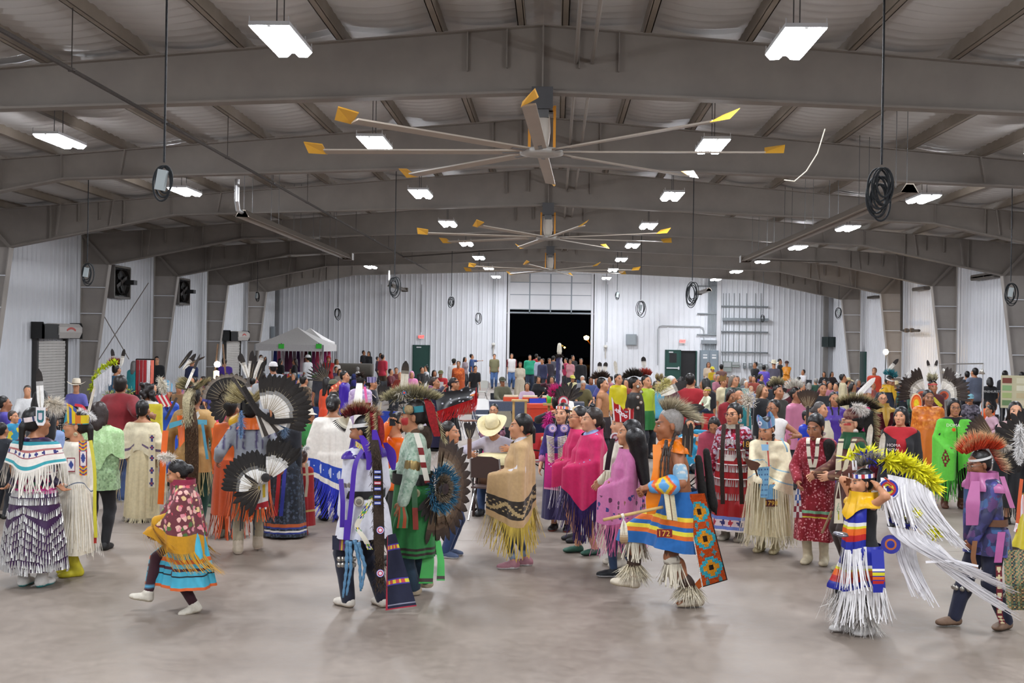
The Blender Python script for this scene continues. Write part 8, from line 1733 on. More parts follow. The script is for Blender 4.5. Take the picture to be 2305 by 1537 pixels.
p=at_d(712,880,21);camp_chair(p,160,'#d8308a','hot pink camp chair behind the camouflage shirt')
p=folk('dancer with spiky dark feather bustle behind the pink chair',724,828,1.7,180,'#2c2c34',lod=1);feather_fan(p.root,p.pt(735,858,-.3),(0,0,1.),p.pt(722,800,-1)-p.pt(722,800,0),-85,10,11,.5,.04,DARK,r0=.05,bend=.0)
folk('woman in coral dress with very long black hair, back turned',737,850,1.6,150,'#e0502c',sl=.9,m='satin',skirt=('#d8441f',.15),hair='long',L=.75,fem=1,lod=1)
p=folk('woman in dark camouflage cap holding an orange beaded band',752,856,1.58,120,'#2c2a24',sl=.9,hat=('cap','#5a5a44'),fem=1,lod=1,hair='pony');strip(p.root,[p.pt(745,875,-.25),p.pt(757,868,-.25),p.pt(768,858,-.25)],.14,'#b8401c',(0,-1,0),'beaded_band',colfn=lambda T,U,c:np.where(((np.abs((T*3%1)-.5)+np.abs(U))<.3)[:,None],hx('#d8b080'),c))
folk('girl in pale rhinestone cap and green shirt looking down to the right',694,920,1.42,60,'#2f7a3a',hat=('cap','#c8c0b0'),fem=1,lod=1,hd=1.1,hair='bob',L=.1,skin=1)
folk('small boy with black hair in slate T-shirt, back turned',690,952,1.12,190,'#3a4a58',lod=1,hd=1.2)
p=folk('child with painted cheeks and lime green scarf beside the feather bustle',664,930,1.28,60,'#1c1c20',lod=1,hd=1.15,skin=2);p.drape('green_scarf',1.54,1.36,'#5cd02c',e=.06,arms=False,nz=8,m='satin');plume(p,p.hp((-.05,-.05,.15)),p.hR@np.array([0,-1,.3]),.2,120,'#c02060','#e83a8a',.04,.012,seed=91)
# ================= MIDDLE DISTANCE: CENTRE =================
p=folk('man in royal purple satin shirt in profile, behind the dancers',776,836,1.7,80,'#3f20a4',sl=.95,m='satin',tail=.75,lod=1,skin=2)
p=folk('dancer in lavender print shirt with long white roach trailer, back turned',812,846,1.72,180,'#b8a4c4',sl=.95,tail=.7,lod=1,fn=vp(['#d0c0d4','#a890b8'],40,4,.7));strip(p.root,[p.hp((0,.12,.0)),p.pt(806,900,-.25),p.pt(806,955,-.26)],[.12,.17,.17],'#e4e0d8',(0,-1,0),'white_trailer',side=np.array([1.,0,0]));tuft(p.root,np.tile(p.hp((0,.05,.1)),(200,1)),np.random.RandomState(2).normal(0,1,(200,3))+[0,.3,.3],.13,.015,'#2a1c16','#3a2820',name='roach');strip(p.root,[p.pt(821,870,-.2),p.pt(826,910,-.25)],.05,'#e05a9c',(0,-1,0),'pink_ribbon',side=np.array([1.,0,0]))
p=folk('woman with lilac beaded crown and dark dress in profile facing right',838,852,1.6,80,'#1c1c2c',sl=.9,fem=1,hair='bun',lod=1,skirt=('#1c1c2c',.1));p.headband(lambda a:['#8a80a8','#5a5480','#b0a8c4'][int(a*12/PI)%3],.07,0,lambda a:.09+0*a,.06,'crown','satin');strip(p.root,[p.pt(826,875,-.15),p.pt(846,895,-.2)],.06,'#c8b8a8',(0,-1,0),'bead_collar')
f=empty('feather_fan',p.g,0,'brown feather fan held up right of the lilac crown','fan',None,p.sc);f.rotation_euler=(0,0,math.radians(p.rot));feather_fan(f,p.pt(858,905,-.2),p.pt(866,870)-p.pt(858,905),p.pt(838,800,-1)-p.pt(838,800,0),-22,22,7,.38,.09,DARK,bend=.02);q=MB();q.tube([p.pt(858,905,-.2),p.pt(855,925,-.2)],.02,'#b8ac94',6);q.build('handle','leather',f)
p=folk('woman with yellow and blue beaded crown and white plumes behind the green dancer',944,885,1.6,200,'#c8c0d0',fem=1,hair='braids',lod=1);p.headband(lambda a:['#e0c83a','#3a50a8','#c8442c','#e0c83a'][int(a*8/PI)%4],.06,0,lambda a:.08+.1*np.maximum(0,np.cos(a-PI)),.06,'crown','satin')
p=folk('woman in magenta velvet dress with white hair tie, back turned',960,844,1.64,170,'#5a1a5c',sl=.9,fem=1,m='satin',hair='bob',L=.1,lod=1,skirt=('#5a1a5c',.1),fn=vp(['#7a2a70','#4a1450','#8a4a84'],40,3,.7));strip(p.root,[p.hp((-.03,.12,.0)),p.pt(955,890,-.25),p.pt(955,915,-.25)],.06,'#dcd8d0',(0,-1,0),'white_drop',side=np.array([1.,0,0]))
folk('woman in navy shawl holding her glasses, right of the magenta dress',980,850,1.62,70,'#1f1c3c',sl=.9,fem=1,hair='bun',hc='#3a2a24',lod=1,skirt=('#1f1c3c',.1),pose=dict(RH=(-.05,-.25,1.55),RE=(-.8,-.3,-.3)))
# black shawl dancer
p=Person('dancer spreading a glossy black shawl with red fringe',1012,fy=1020,h=1.62,rot=60,fem=1,lod=1,skin=SK[1],pose=dict(lean=10,LH=(1070,885,-.1),RH=(985,930,-.2),LE=(0,.3,.4))).body();p.top('#141418',sleeve=.9);p.drape('skirt',1,.3,'#141418',arms=False,flare=.08);p.shoes('#222');p.hair('bun','#17110f');p.headband('#2a2024',.03)
P4=[p.pt(978,885,-.25),p.pt(1072,872,-.2),p.pt(1074,895,-.3),p.pt(985,925,-.4)]
sheet(p.root,'black_shawl',P4,24,12,lambda U,V,c:np.where((((U-.93)**2*8+(V-.5)**2)<.05)[:,None],np.where((V<.5)[:,None],hx('#d8d8e0'),hx('#d87a2a')),np.where(((np.sin(U*31)*np.sin(V*23+U*20))>.86)[:,None],hx('#b8b8c0'),hx('#101014')+0*c)),'satin',.08,None,.03)
fringe(p.root,np.concatenate([np.linspace(P4[3],P4[2],90),np.linspace(P4[2],P4[1],20)]),np.tile([0,-1.,0],(110,1)),.32,.025,'#c8141c',name='red_fringe',m='satin',swing=(-.2,0,0))
folk('man in pink polo shirt standing among seated people, back turned',862,798,1.78,150,'#d23a50',sl=.5,w=1.1,leg='#5a4a3c',skin=2)
folk('man in black shirt standing with the woman in black by the back wall',819,789,1.8,60,'#1d1e24',leg='#3a4a68',w=1.1)
folk('woman in black hooded jacket beside the man in black',830,791,1.7,-20,'#17171c',sl=1,hair='long',fem=1)
folk('child in dark plaid shirt left of the pink polo shirt',850,803,1.5,100,'#3a2a3c',sl=.9)
folk('woman with dark hair behind the child in plaid',857,794,1.66,20,'#8a7078',hair='long',fem=1)
g=at_d(787,820,47);e=empty('rolled_mat',(g[0],g[1],0),0,'thick grey roll on a stand near the back wall','roll');q=MB();q.lathe([(.0,-1.0),(.26,-1.0),(.28,-.9),(.28,.9),(.26,1.0),(0,1.0)],'#5c574f',16,(0,0,1.15),rot('Y',90));q.build('roll','cloth',e,True);q=MB();q.box((-.95,-.2,0),(-.85,.2,.9),'#444');q.box((.85,-.2,0),(.95,.2,.9),'#444');q.build('trestle','wood',e)
for a in (('gray haired man in blue shirt seated with his back to us',805,825,'#4a58a0',180,'#8a8884'),('person in white cap and purple top seated by the rolled mat',806,836,'#3a3a8c',180,None),('woman in patterned blouse seated left of the rolled mat',765,829,'#8a8078',20,'#2a1c16'),('person in violet top seated beneath the red hoodie',757,824,'#4a3a5c',30,'#1c1614'),('man in dark jacket seated under the spiky feathers',728,828,'#1c1c24',-20,'#1c1614'),
 ('man in maroon shirt seated facing right',880,829,'#5a1420',70,'#2a1c18'),('man with brown hair seated in maroon, facing us',892,826,'#6a2a30',10,'#4a3424'),('bald man seated in rust coloured shirt',901,836,'#8a2c20',-20,None),('woman in pink headscarf and pink top, seated',927,834,'#e08ab4',10,'#e49ac0'),('man in black shirt seated left of the green door',950,825,'#1a1a1e',40,'#2a1e1a'),('man in white shirt with black hair seated under the green door',959,822,'#d8d8dc',-60,'#17120f'),
 ('woman with dark hair in black seated left of the big man',978,832,'#1c1a1e',30,'#1c1413'),('big man in dark cap and red and white shirt, seated',992,833,'#a0141c',0,'#2a2620')):
    p=folk(a[0],a[1],a[2],1.72,a[4],a[3],sit=1,hair=None if a[5] is None else ('bob' if 'woman' in a[0] else 'short'),hc=a[5] or '#222',L=.1,fem=int('woman' in a[0]),hat=('cap','#ecebe8') if 'white cap' in a[0] else (('cap','#5a5a34') if 'dark cap' in a[0] else None),skin=0 if 'big man' in a[0] else 2,w=1.3 if 'big' in a[0] else 1.05)
    if 'big man' in a[0]: q=MB();c=p.chest+p.fw*.2;q.box((-.13,-.02,-.14),(.13,0,.08),'#d8d4d4',p.Rt,c);q.build('shirt_front','cloth',p.root)
folk('woman in rust orange long dress standing by the wooden chair',1032,813,1.68,0,'#b8501a',sl=.95,fem=1,w=1.25,skirt=('#b04a18',.1),hair='short',hc='#3a2418',fn=vp(['#c8641f','#a84414'],40,2,.9))
folk('person in white jacket turned away behind the orange dress woman',1022,808,1.7,170,'#e4e4e4',sl=1,hat=('cap','#2a2a20'))
# ================= MIDDLE DISTANCE: DRUM AND TABLES =================
p=folk('man in cream cowboy hat and pale lilac shirt bending over the drum',1116,None,1.78,-8,'#b9b2c0',sl=.95,sit=1,fy=1148,lod=0,leg='#3a5078',skin=1,chair='#c02a70',hat=('cowboy','#e6d8ac','#c8b88a'),pose=dict(lean=16,hpitch=28,hyaw=-6,LH=(1148,1010,-.35),RH=(1062,1022,-.3),LE=(.6,.5,0),RE=(-.6,.5,0)))
q=MB();c=p.pt(1128,966,-.34);q.bar(c-p.ax*.045,c+p.ax*.045,.02,.01,'#17171a',up=p.fw);q.build('pocket_edge','cloth',p.root)
g=floor_at(1126,1158);e=empty('powwow_drum',(g[0],g[1],0),0,'large hide covered drum standing before the man in cream cowboy hat','drum');zt=at_d(1125,1022,float(np.dot(g[:2],FW[:2])))[2]
q=MB();q.lathe([(.0,zt),(.3,zt),(.335,zt-.02),(.34,zt-.1),(.34,zt-.12)],'#d8ca9a',28);q.build('drum_head','leather',e,True);q=MB();q.lathe([(.33,zt-.1),(.34,zt-.3),(.33,zt-.42),(0,zt-.42)],'#6a4a34',28);q.build('shell','wood',e,True)
q=MB();a=np.linspace(0,2*PI,57);q.tube([(math.cos(t)*.352,math.sin(t)*.352,zt-.12-(.12 if i%2 else 0)) for i,t in enumerate(a)],.008,'#cfc090',4,False);q.build('lacing','leather',e)
for k in range(4): t=k*PI/2+.5;q=MB();q.tube([(math.cos(t)*.36,math.sin(t)*.36,zt-.2),(math.cos(t)*.42,math.sin(t)*.42,0)],.02,'#3a2a24',6);q.build('leg','wood',e)
metal_chair(floor_at(1100,1166),170,'#4a3834','dark brown folding chair left of the drum')
folk('woman in glasses and plaid seated behind the cream cowboy hat',1112,908,1.62,-10,'#5a2c3c',sl=.95,sit=1,hair='bun',fem=1,lod=1,fn=vp(['#5a2c3c','#3a3a5c','#7a4a5a'],40,3,1.),skin=2).glasses()
g=floor_at(1234,1090);camp_chair(g,40,'#a8141c','red camp chair left of the purple velvet dress');g=floor_at(1255,1085)
e=empty('striped_drum',(g[0],g[1],0),0,'small drum with striped blanket side behind the purple dress','drum');q=MB();q.lathe([(0,.8),(.3,.8),(.32,.77),(.32,.74)],'#d8ca9a',20);q.build('drum_head','leather',e,True);q=MB()
for k,cc in enumerate(('#c8501c','#d8a02c','#3a2a1c','#b8301c','#d88a1c','#2a5a3a')): q.lathe([(.325,.74-k*.05),(.325,.69-k*.05)],cc,20)
q.build('shell','cloth',e,True);q=MB();[q.tube([(math.cos(t)*.28,math.sin(t)*.28,0),(math.cos(t)*.28,math.sin(t)*.28,.45)],.02,'#333',5) for t in (.4,2.5,4.6)];q.build('stand','metal',e)
folk('man in white cowboy hat seated behind the purple velvet dress',1281,912,1.7,20,'#6a3a34',sit=1,hat=('cowboy','#e8e4dc'),lod=1);folk('man in straw cowboy hat seated right of the purple velvet dress',1300,925,1.7,-20,'#8a5a3a',sit=1,hat=('cowboy','#cbb07a'),lod=1)
f=empty('feather_fan',at_d(1057,992,15.5),0,'brown feather fan sticking up left of the cream cowboy hat','fan');feather_fan(f,(0,0,0),(0,0,1),(0,-1,0),-16,16,8,.22,.05,DARK,bend=.01);q=MB();q.tube([(0,0,-.25),(0,0,.03)],.03,'#6a4430',8);q.build('handle','leather',f)
# long table with food, chairs, cooler
g=at_d(1190,880,32);e=empty('folding_table',(g[0],g[1],0),0,'folding table with trays of food behind the wooden stand','table');q=MB();q.box((-1.6,-.4,.7),(1.6,.4,.74),'#5a5a64');q.build('top','plastic',e);q=MB();q.box((-1.6,-.41,.1),(1.6,-.4,.72),'#4a5264');q.build('cloth','cloth',e)
for s in (-1,1): q=MB();q.box((s*1.4-.03,-.35,0),(s*1.4+.03,.35,.7),'#777');q.build('leg','metal',e)
for k in range(3): t_=empty('food_tray',(g[0]-.5+k*.55,g[1]-.1,.74),0,'%s orange food tray on the folding table'%['left','middle','right'][k],'tray','food trays');q=MB();q.box((-.22,-.15,0),(.22,.15,.12),'#d8502c');q.build('tray','plastic',t_);q=MB();q.box((-.2,-.13,.1),(.2,.13,.17),'#e0cdb0');q.build('food','cloth',t_)
def camp(px,py,d,rot,c,l): g=at_d(px,py,d);camp_chair(g,rot,c,l)
camp(1135,900,25,20,'#8a8474','grey patterned camp chair before the man in camouflage cap');camp(1212,905,22.5,175,'#161c44','navy camp chair with crossed metal legs beside the wooden stand');camp(1222,870,31,30,'#2a3ab0','royal blue camp chair near the open door');camp(745,868,26,150,'#2f4a8a','blue camp chair behind the coral dress');camp(880,880,25,170,'#2a4ab8','bright blue camp chair right of the lilac crown')
metal_chair(at_d(1090,900,30),20,'#e4e4e2','white plastic folding chair right of the orange dress');metal_chair(at_d(1083,850,44),-20,'#c4c4bc','pale folding chair by the back wall');metal_chair(at_d(2206,940,19.5),-140,'#a8aaac','grey metal folding chair behind the lime shawl');metal_chair(at_d(1056,885,28),30,'#6a3a20','wooden folding chair beside the orange dress')
g=at_d(1170,900,22);e=empty('wooden_stand',(g[0],g[1],0),0,'plain light wood stand with flat top among the camp chairs','stand');q=MB();q.box((-.16,-.14,1.27-.0),(.16,.14,1.3),'#c8a468');q.build('top','wood',e)
for x in (-.12,.12):
    for y in (-.1,.1): q=MB();q.box((x-.02,y-.02,0),(x+.02,y+.02,1.27),'#c09a5c');q.build('leg','wood',e)
g=at_d(1236,902,22);e=empty('cup_stand',(g[0],g[1],0),0,'small wooden side stand right of the navy camp chair','stand');q=MB();q.box((-.12,-.12,1.2),(.1,.12,1.24),'#b8935a');q.build('top','wood',e);q=MB();q.tube([(0,0,0),(0,0,1.2)],.03,'#a8834c',6);q.build('leg','wood',e);t_=empty('paper_cup',(g[0],g[1],1.24),0,'green paper cup on the small side stand','cup');q=MB();q.lathe([(0,0),(.04,0),(.05,.16),(.045,.16)],'#4ab83a',12);q.build('cup','plastic',t_,True);q=MB();q.lathe([(.052,.155),(.052,.17),(0,.17)],'#e8e8e8',12);q.build('lid','plastic',t_)
g=at_d(1225,890,27);e=empty('cooler',(g[0],g[1],0),.3,'orange red cooler behind the navy camp chair','cooler');q=MB();q.box((-.4,-.2,0),(.4,.2,.85),'#c8381c');q.build('tub','plastic',e);q=MB();q.box((-.42,-.22,.85),(.42,.22,.95),'#d84a2c');q.build('lid','plastic',e)
# eagle staff and its bearer
g=at_d(1258,870,33);e=empty('eagle_staff',(g[0],g[1],0),0,'tall feathered staff topped by a white eagle head before the open door','staff');zt=at_d(1258,782,33)[2];q=MB();q.tube([(0,0,0),(0,0,zt-.1)],.025,'#4a4a6c',6);q.build('pole','wood',e);q=MB();q.lathe([(.0,.14),(.045,.12),(.065,.04),(.075,-.12),(.06,-.2),(0,-.2)],'#e8e2d0',12,(0,0,zt));q.lathe([(.03,0),(.025,.05),(.0,.09)],'#c8a03c',8,(.05,0,zt+.06),rot('Y',110));q.build('eagle_head','feather',e,True);tuft(e,np.tile([0,0,zt-.22],(80,1)),np.random.RandomState(1).normal(0,1,(80,3))*[1,1,.3]+[0,0,-1],.15,.03,'#3a2c24','#2a201a',name='eagle_neck')
for k in range(10): link('feather',feather_data(.32,.08,BLKT,.02),e,M=frame_M((.03*(-1)**k,0,zt-.35-k*.16),(.35*(-1)**k,-.1,-1),(0,-1,0)))
strip(e,[(-.06,-.03,zt-.3),(-.06,-.03,.6)],.07,'#2a2c5c',(0,-1,0),'staff_cloth',side=(1,0,0));strip(e,[(.06,-.03,zt-.3),(.06,-.03,.6)],.05,'#c8c4d0',(0,-1,0),'staff_cloth',side=(1,0,0))
R=[ # label, px, top, h, rot, colour, kw
('woman in flowered blouse beside the pointing man',1047,804,1.62,60,'#8a7a80',dict(hair='long',fem=1)),
('man in blue shirt with arm outstretched pointing right',1062,797,1.76,90,'#2f4a7c',dict(pose=dict(LH=(.0,-.53,1.42)))),
('pink faced person bending forward with a yellow bundle',1066,820,1.6,20,'#17171c',dict(pose=dict(lean=25),skin=2)),
('man in khaki shirt and jeans walking left of the open door',1113,797,1.78,0,'#7c7858',dict(leg='#4a6898',w=1.15,skin=2)),
('man in white shirt with maroon raglan sleeves at the door edge',1152,796,1.82,10,'#dcd8d8',dict(leg='#4a6898',w=1.1,skin=2,raglan=1)),
('person in pale fringed dress holding a white plume staff',1171,815,1.62,0,'#c8bca8',dict(skirt=('#b8ac98',.15),fem=1,hair='bun')),
('heavy man in sea green T-shirt, hands at hips, in the doorway',1193,799,1.8,10,'#22a07a',dict(w=1.45,leg='#28344a',skin=2)),
('man in red shirt turned away behind the sea green T-shirt',1208,797,1.8,150,'#a01820',dict()),
('person in white and blue jacket at the dark doorway',1214,803,1.74,160,'#b8c0d8',dict(sl=1)),
('man in grey shirt with his back to us in the doorway',1246,801,1.78,160,'#5a5a64',dict(sl=.9,leg='#3a5070')),
('woman in raspberry top turning left in the doorway',1274,806,1.66,-60,'#a8244c',dict(fem=1,w=1.2,hair='short',skin=2)),
('woman in pale pink top behind the raspberry top',1284,808,1.66,-20,'#c88a90',dict(fem=1,hair='bun')),
('man in black jacket standing at the right of the dark doorway',1308,807,1.76,0,'#17171b',dict(sl=1,leg='#3a5070')),
('dim figure in dark clothes outside the doorway, left of the grey shirt',1237,806,1.7,20,'#2a2430',dict(sl=1)),
('dim figure in dark blue plaid outside the doorway',1221,807,1.72,-30,'#2c3050',dict(sl=1)),
('dim hatted figure outside the doorway near the black jacket',1290,800,1.78,30,'#1c1a1c',dict(sl=1)),
('woman with long hair in beige beside the electric cabinet',1595,815,1.68,0,'#c8b49c',dict(hair='long',hc='#4a3020',fem=1)),
('child in yellow head scarf and red and yellow dress by the cabinet',1604,826,1.5,20,'#c8a81c',dict(fem=1,hat=('cap','#d8c82c'),skirt=('#a01c20',.2))),
('person with a large dark feather bustle beside the cabinet',1624,820,1.7,170,'#6a4a44',dict(sl=0)),
('man in black shirt looking down by the meter boxes',1700,815,1.74,-60,'#18181c',dict()),
('person in shiny violet shirt turned away under the meters',1720,822,1.66,160,'#5a44b0',dict(m='satin',sl=.9,tail=.6)),
('man in cowboy hat and grey plaid shirt at the back wall',1742,815,1.76,0,'#5c5868',dict(sl=.95,hat=('cowboy','#d8d0b8'),skin=2,w=1.2)),
('man in dark shirt behind the cowboy hat',1756,808,1.8,60,'#25282c',dict()),
('woman in orange yellow satin blouse and dark turban, arms folded',1771,813,1.72,-10,'#d88a1c',dict(fem=1,m='satin',sl=.95,hat=('cap','#3a1c18'),pose=dict(LH=(-.1,-.24,1.15),RH=(.1,-.25,1.12)))),
('dancer in cream shirt with pale feather, back by the right columns',1898,842,1.66,80,'#d0c4a0',dict(sl=.95,tail=.6)),
('man in orange red jacket near the small right exit sign',1968,828,1.74,-30,'#c03a20',dict(sl=1,hc='#6a3a20')),
('heavy man in blue grey shirt seen from behind at right',2194,829,1.85,200,'#6c7488',dict(w=1.4,lod=1,leg='#2a2a34')),
('woman in black shirt with white lettering across the back',2228,850,1.62,175,'#141418',dict(fem=1,hair='bob',L=.1,lod=1,w=1.15,back='PINEHURST')),
('man in charcoal T-shirt near the poster board',2263,835,1.78,140,'#26262c',dict(lod=1)),
('man in grey T-shirt cut by the right edge',2300,838,1.78,160,'#7a7c82',dict(lod=1,w=1.1)),
('man in dark shirt half hidden left of the blue grey shirt',2177,836,1.74,170,'#1f2a34',dict()),
# seated
('man in camouflage cap and jacket seated in a camp chair',1131,848,1.76,20,'#5a5844',dict(sit=1,hat=('cap','#3a3c2a'),sl=.9,w=1.15,skin=0)),
('woman in pink and white blouse seated facing us, hands together',1187,860,1.62,0,'#c0a8bc',dict(sit=1,hair='long',fem=1,w=1.15,pose=dict(LH=(.03,-.28,.85),RH=(-.03,-.28,.85)))),
('woman in black seated behind the food table',1213,846,1.62,-10,'#17171b',dict(sit=1,hair='long',fem=1)),
('woman in maroon shirt eating with hand raised',1243,846,1.64,-30,'#4a1c2c',dict(sit=1,fem=1,hair='bun',sl=.9,pose=dict(RH=(-.05,-.3,1.1)))),
('person in red shirt seated below the doorway',1224,824,1.68,-40,'#c02a30',dict(sit=1)),
('woman in yellow beaded head scarf seated below the doorway',1289,844,1.62,20,'#c8c090',dict(sit=1,fem=1,hat=('cap','#c8c050'))),
('white haired man in camouflage vest seated looking down',1312,854,1.74,10,'#5a5230',dict(sit=1,hc='#c8c4bc',pose=dict(hpitch=25),skin=2,w=1.1)),
('white haired person behind the camouflage vest',1311,845,1.66,0,'#8a8a90',dict(sit=1,hc='#d0ccc6',skin=2)),
('dark skinned man in blue shirt seated right of the camouflage vest',1330,847,1.72,20,'#3a4a7c',dict(sit=1,skin=3)),
('white haired man in maroon shirt among the seated crowd',1513,848,1.82,60,'#4a1620',dict(hc='#c0bcb8',sl=.9,skin=1,lod=1)),
('large man in red T-shirt with black hair, back turned',1555,842,1.86,150,'#9a1420',dict(w=1.3,lod=1,leg='#3a4250',skin=1)),
('woman in black top and long red skirt carrying a baby',1588,852,1.72,170,'#15151a',dict(fem=1,hair='bob',L=.12,lod=1,w=1.15,skirt=('#a8141a',.1),pose=dict(LH=(.05,-.25,1.2),hyaw=60))),
('woman in bright blue flowered blouse with hand to her face',1553,940,1.62,0,'#2a8ab0',dict(sit=1,fem=1,hair='pony',hc='#3a3634',lod=1,sl=.9,skin=2,fn=vp(['#2a8ab0','#3aa0c8','#e07a3a','#d8e0e4'],20,2,.8),pose=dict(LH=(.0,-.25,1.15)))),
('woman with long grey hair in dark flowered blouse, standing tall',1652,846,1.74,40,'#4a5a54',dict(fem=1,hair='long',hc='#7a6e62',L=.18,lod=1,w=1.35,skin=2,fn=vp(['#5a6a64','#2a3430'],30,2,.8))),
('white haired woman in pale green print, seated',1680,856,1.62,10,'#8aa098',dict(sit=1,fem=1,hc='#d8d4cc',w=1.25,skin=2)),
('red faced toddler held by the white haired woman',1691,872,.9,0,'#8a9ac0',dict(hd=1.3,gnd=.55,hc='#a88a6a',skin=2)),
('woman with light brown hair in a black shawl, looking right',1717,867,1.68,50,'#15151a',dict(fem=1,hair='long',hc='#6a5238',lod=1,skin=2,shawl='#141418')),
('woman with long dark hair in maroon shawl bending her head',1644,876,1.62,20,'#7a1420',dict(fem=1,hair='long',hc='#2a1a18',lod=1,pose=dict(hpitch=25),shawl='#8a1420')),
('person with thick black hair bowed forward beside the red jingle dress',1615,930,1.5,-20,'#7a1a2c',dict(hair='bob',L=.1,lod=1,pose=dict(hpitch=35,lean=15),shawl='#a03a50')),
('young dancer with tan beaded crown behind the flowered blouse',1627,850,1.62,40,'#d0c4a0',dict(fem=1,lod=1,crown='#8a6a3a')),
('woman in teal shawl behind the long dark haired woman',1665,880,1.6,30,'#16787c',dict(fem=1,lod=1,hair=None,shawl='#16787c')),
('young man in glasses and white tank top with bone choker, arm out',1742,902,1.66,-20,'#d8d4d0',dict(sl=0,lod=1,skin=0,glasses=1,pose=dict(LH=(.35,-.25,1.25),hyaw=-30))),
('dancer in shiny pink shirt with white feather roach',1793,874,1.72,40,'#c87a98',dict(m='satin',sl=.95,lod=1,tail=.7,skin=0,roach=('#c8c0b0','#f0ece4'))),
('dancer with shaggy dark fur roach and two white feathers',1752,868,1.7,30,'#3a3a34',dict(lod=1,roach=('#3a3428','#b8ac84'),feathers=((1755,900,1770,870),(1760,898,1785,880)))),
('woman in black T-shirt, round faced, facing us',1852,864,1.66,0,'#15151a',dict(fem=1,w=1.2,lod=1,skin=1,hair='pony')),
('woman in purple beaded dress facing us',1878,884,1.64,0,'#4a2a94',dict(fem=1,w=1.15,lod=1,skin=1,m='satin',sl=.9,skirt=('#4a2a94',.1),hair='braids')),
('grey haired old woman with red and blue blanket, looking right',1848,906,1.58,50,'#2a4aa8',dict(fem=1,lod=1,hc='#55504e',hair='bun',skin=2,shawl='#d0c4ac')),
('person in royal blue shirt beneath the old woman',1818,925,1.4,40,'#1f3ab8',dict(lod=1,m='satin')),
('man in white T-shirt seated at the back right',1808,831,1.72,-60,'#dcdce0',dict(sit=1)),
('woman with dark hair seated at back right, left of two',1855,836,1.62,-20,'#18181c',dict(sit=1,fem=1,hair='long')),
('woman with dark hair seated at back right, right of two',1873,836,1.62,20,'#2a2024',dict(sit=1,fem=1,hair='long')),
('woman in glasses with maroon and gold dress facing us',1987,884,1.62,-10,'#5a1422',dict(fem=1,lod=1,glasses=1,m='sequin',sl=.9,scarf='#a8842c',skirt=('#5a1422',.1),skin=2)),
('woman with white beaded crown and long white plume',1952,876,1.6,0,'#b01c5c',dict(fem=1,lod=1,crown='#d8d0d8',plume=1,sl=.9)),
('dancer with turquoise roach and yellow neck scarf, eyes down',2000,846,1.78,30,'#20283c',dict(lod=1,skin=0,sl=.95,tail=.6,pose=dict(hpitch=20),roach=('#1f6a74','#3a8a94'),band='#e8e4e0',scarf='#d8a81c',feathers=((1998,835,2022,808),))),
('dancer framed by wide spread eagle wing feathers, facing us',2100,858,1.76,0,'#4a1418',dict(lod=1,skin=0,sl=.95,tail=.6,roach=('#5a5444','#d0c8a4'),wings=1,band='#c04a4c')),
('child in orange shirt seated right of the lime shawl',2225,902,1.3,-40,'#e05a1c',dict(sit=1,hd=1.1,lod=1)),
('person in cap and plaid seated left of the grey folding chair',2184,886,1.66,-20,'#4a4450',dict(sit=1,hat=('cap','#6a9aa8'),lod=1,fn=vp(['#2a2630','#6a6470'],30,1,1.))),
('woman in pale pink shirt leaning over beside the pink top woman',2250,906,1.6,-80,'#cfa8b8',dict(fem=1,sit=1,lod=1,sl=.9,pose=dict(lean=25))),
('bare shouldered dancer in otter fur hat with tan skin, facing right',1357,852,1.76,70,'#a8744c',dict(lod=1,sl=0,skin=2,m='leather',roach=('#2a1c16','#4a342a'),feathers=((1349,838,1350,820),(1360,838,1363,822)),tail='#2a2024',pose=dict(RE=(-.7,.6,0)))),
('dancer in bright yellow shirt with white feather staff',1392,842,1.72,30,'#d8c81c',dict(lod=1,m='satin',sl=.9,skin=2,feathers=((1388,842,1384,812),))),
('dancer in black shirt and mirrored vest with black roach',1430,850,1.82,70,'#141418',dict(lod=1,skin=1,sl=.9,tail='#1c1a18',roach=('#17130f','#3a2c20'),vest=1,feathers=((1450,828,1448,802),))),
('dancer in lime and green regalia with red roach',1455,846,1.76,40,'#a8c030',dict(lod=1,skin=2,sl=.9,tail='#1f6a30',roach=('#7a1c18','#b0402c'),m='satin')),
('child dancer with tan fur roach and pale blue shirt',1483,856,1.62,-20,'#5aa8c8',dict(lod=1,skin=1,roach=('#5a4a30','#b8a474'),band='#d0c8bc')),
('dancer in dark regalia with pink plumes and horned bustle, arm raised',1258,890,1.7,150,'#17151a',dict(lod=1,sl=.9,roach=('#c01c6c','#e03a8a'),pose=dict(LH=(1238,930,-.3)),bust=1)),
]
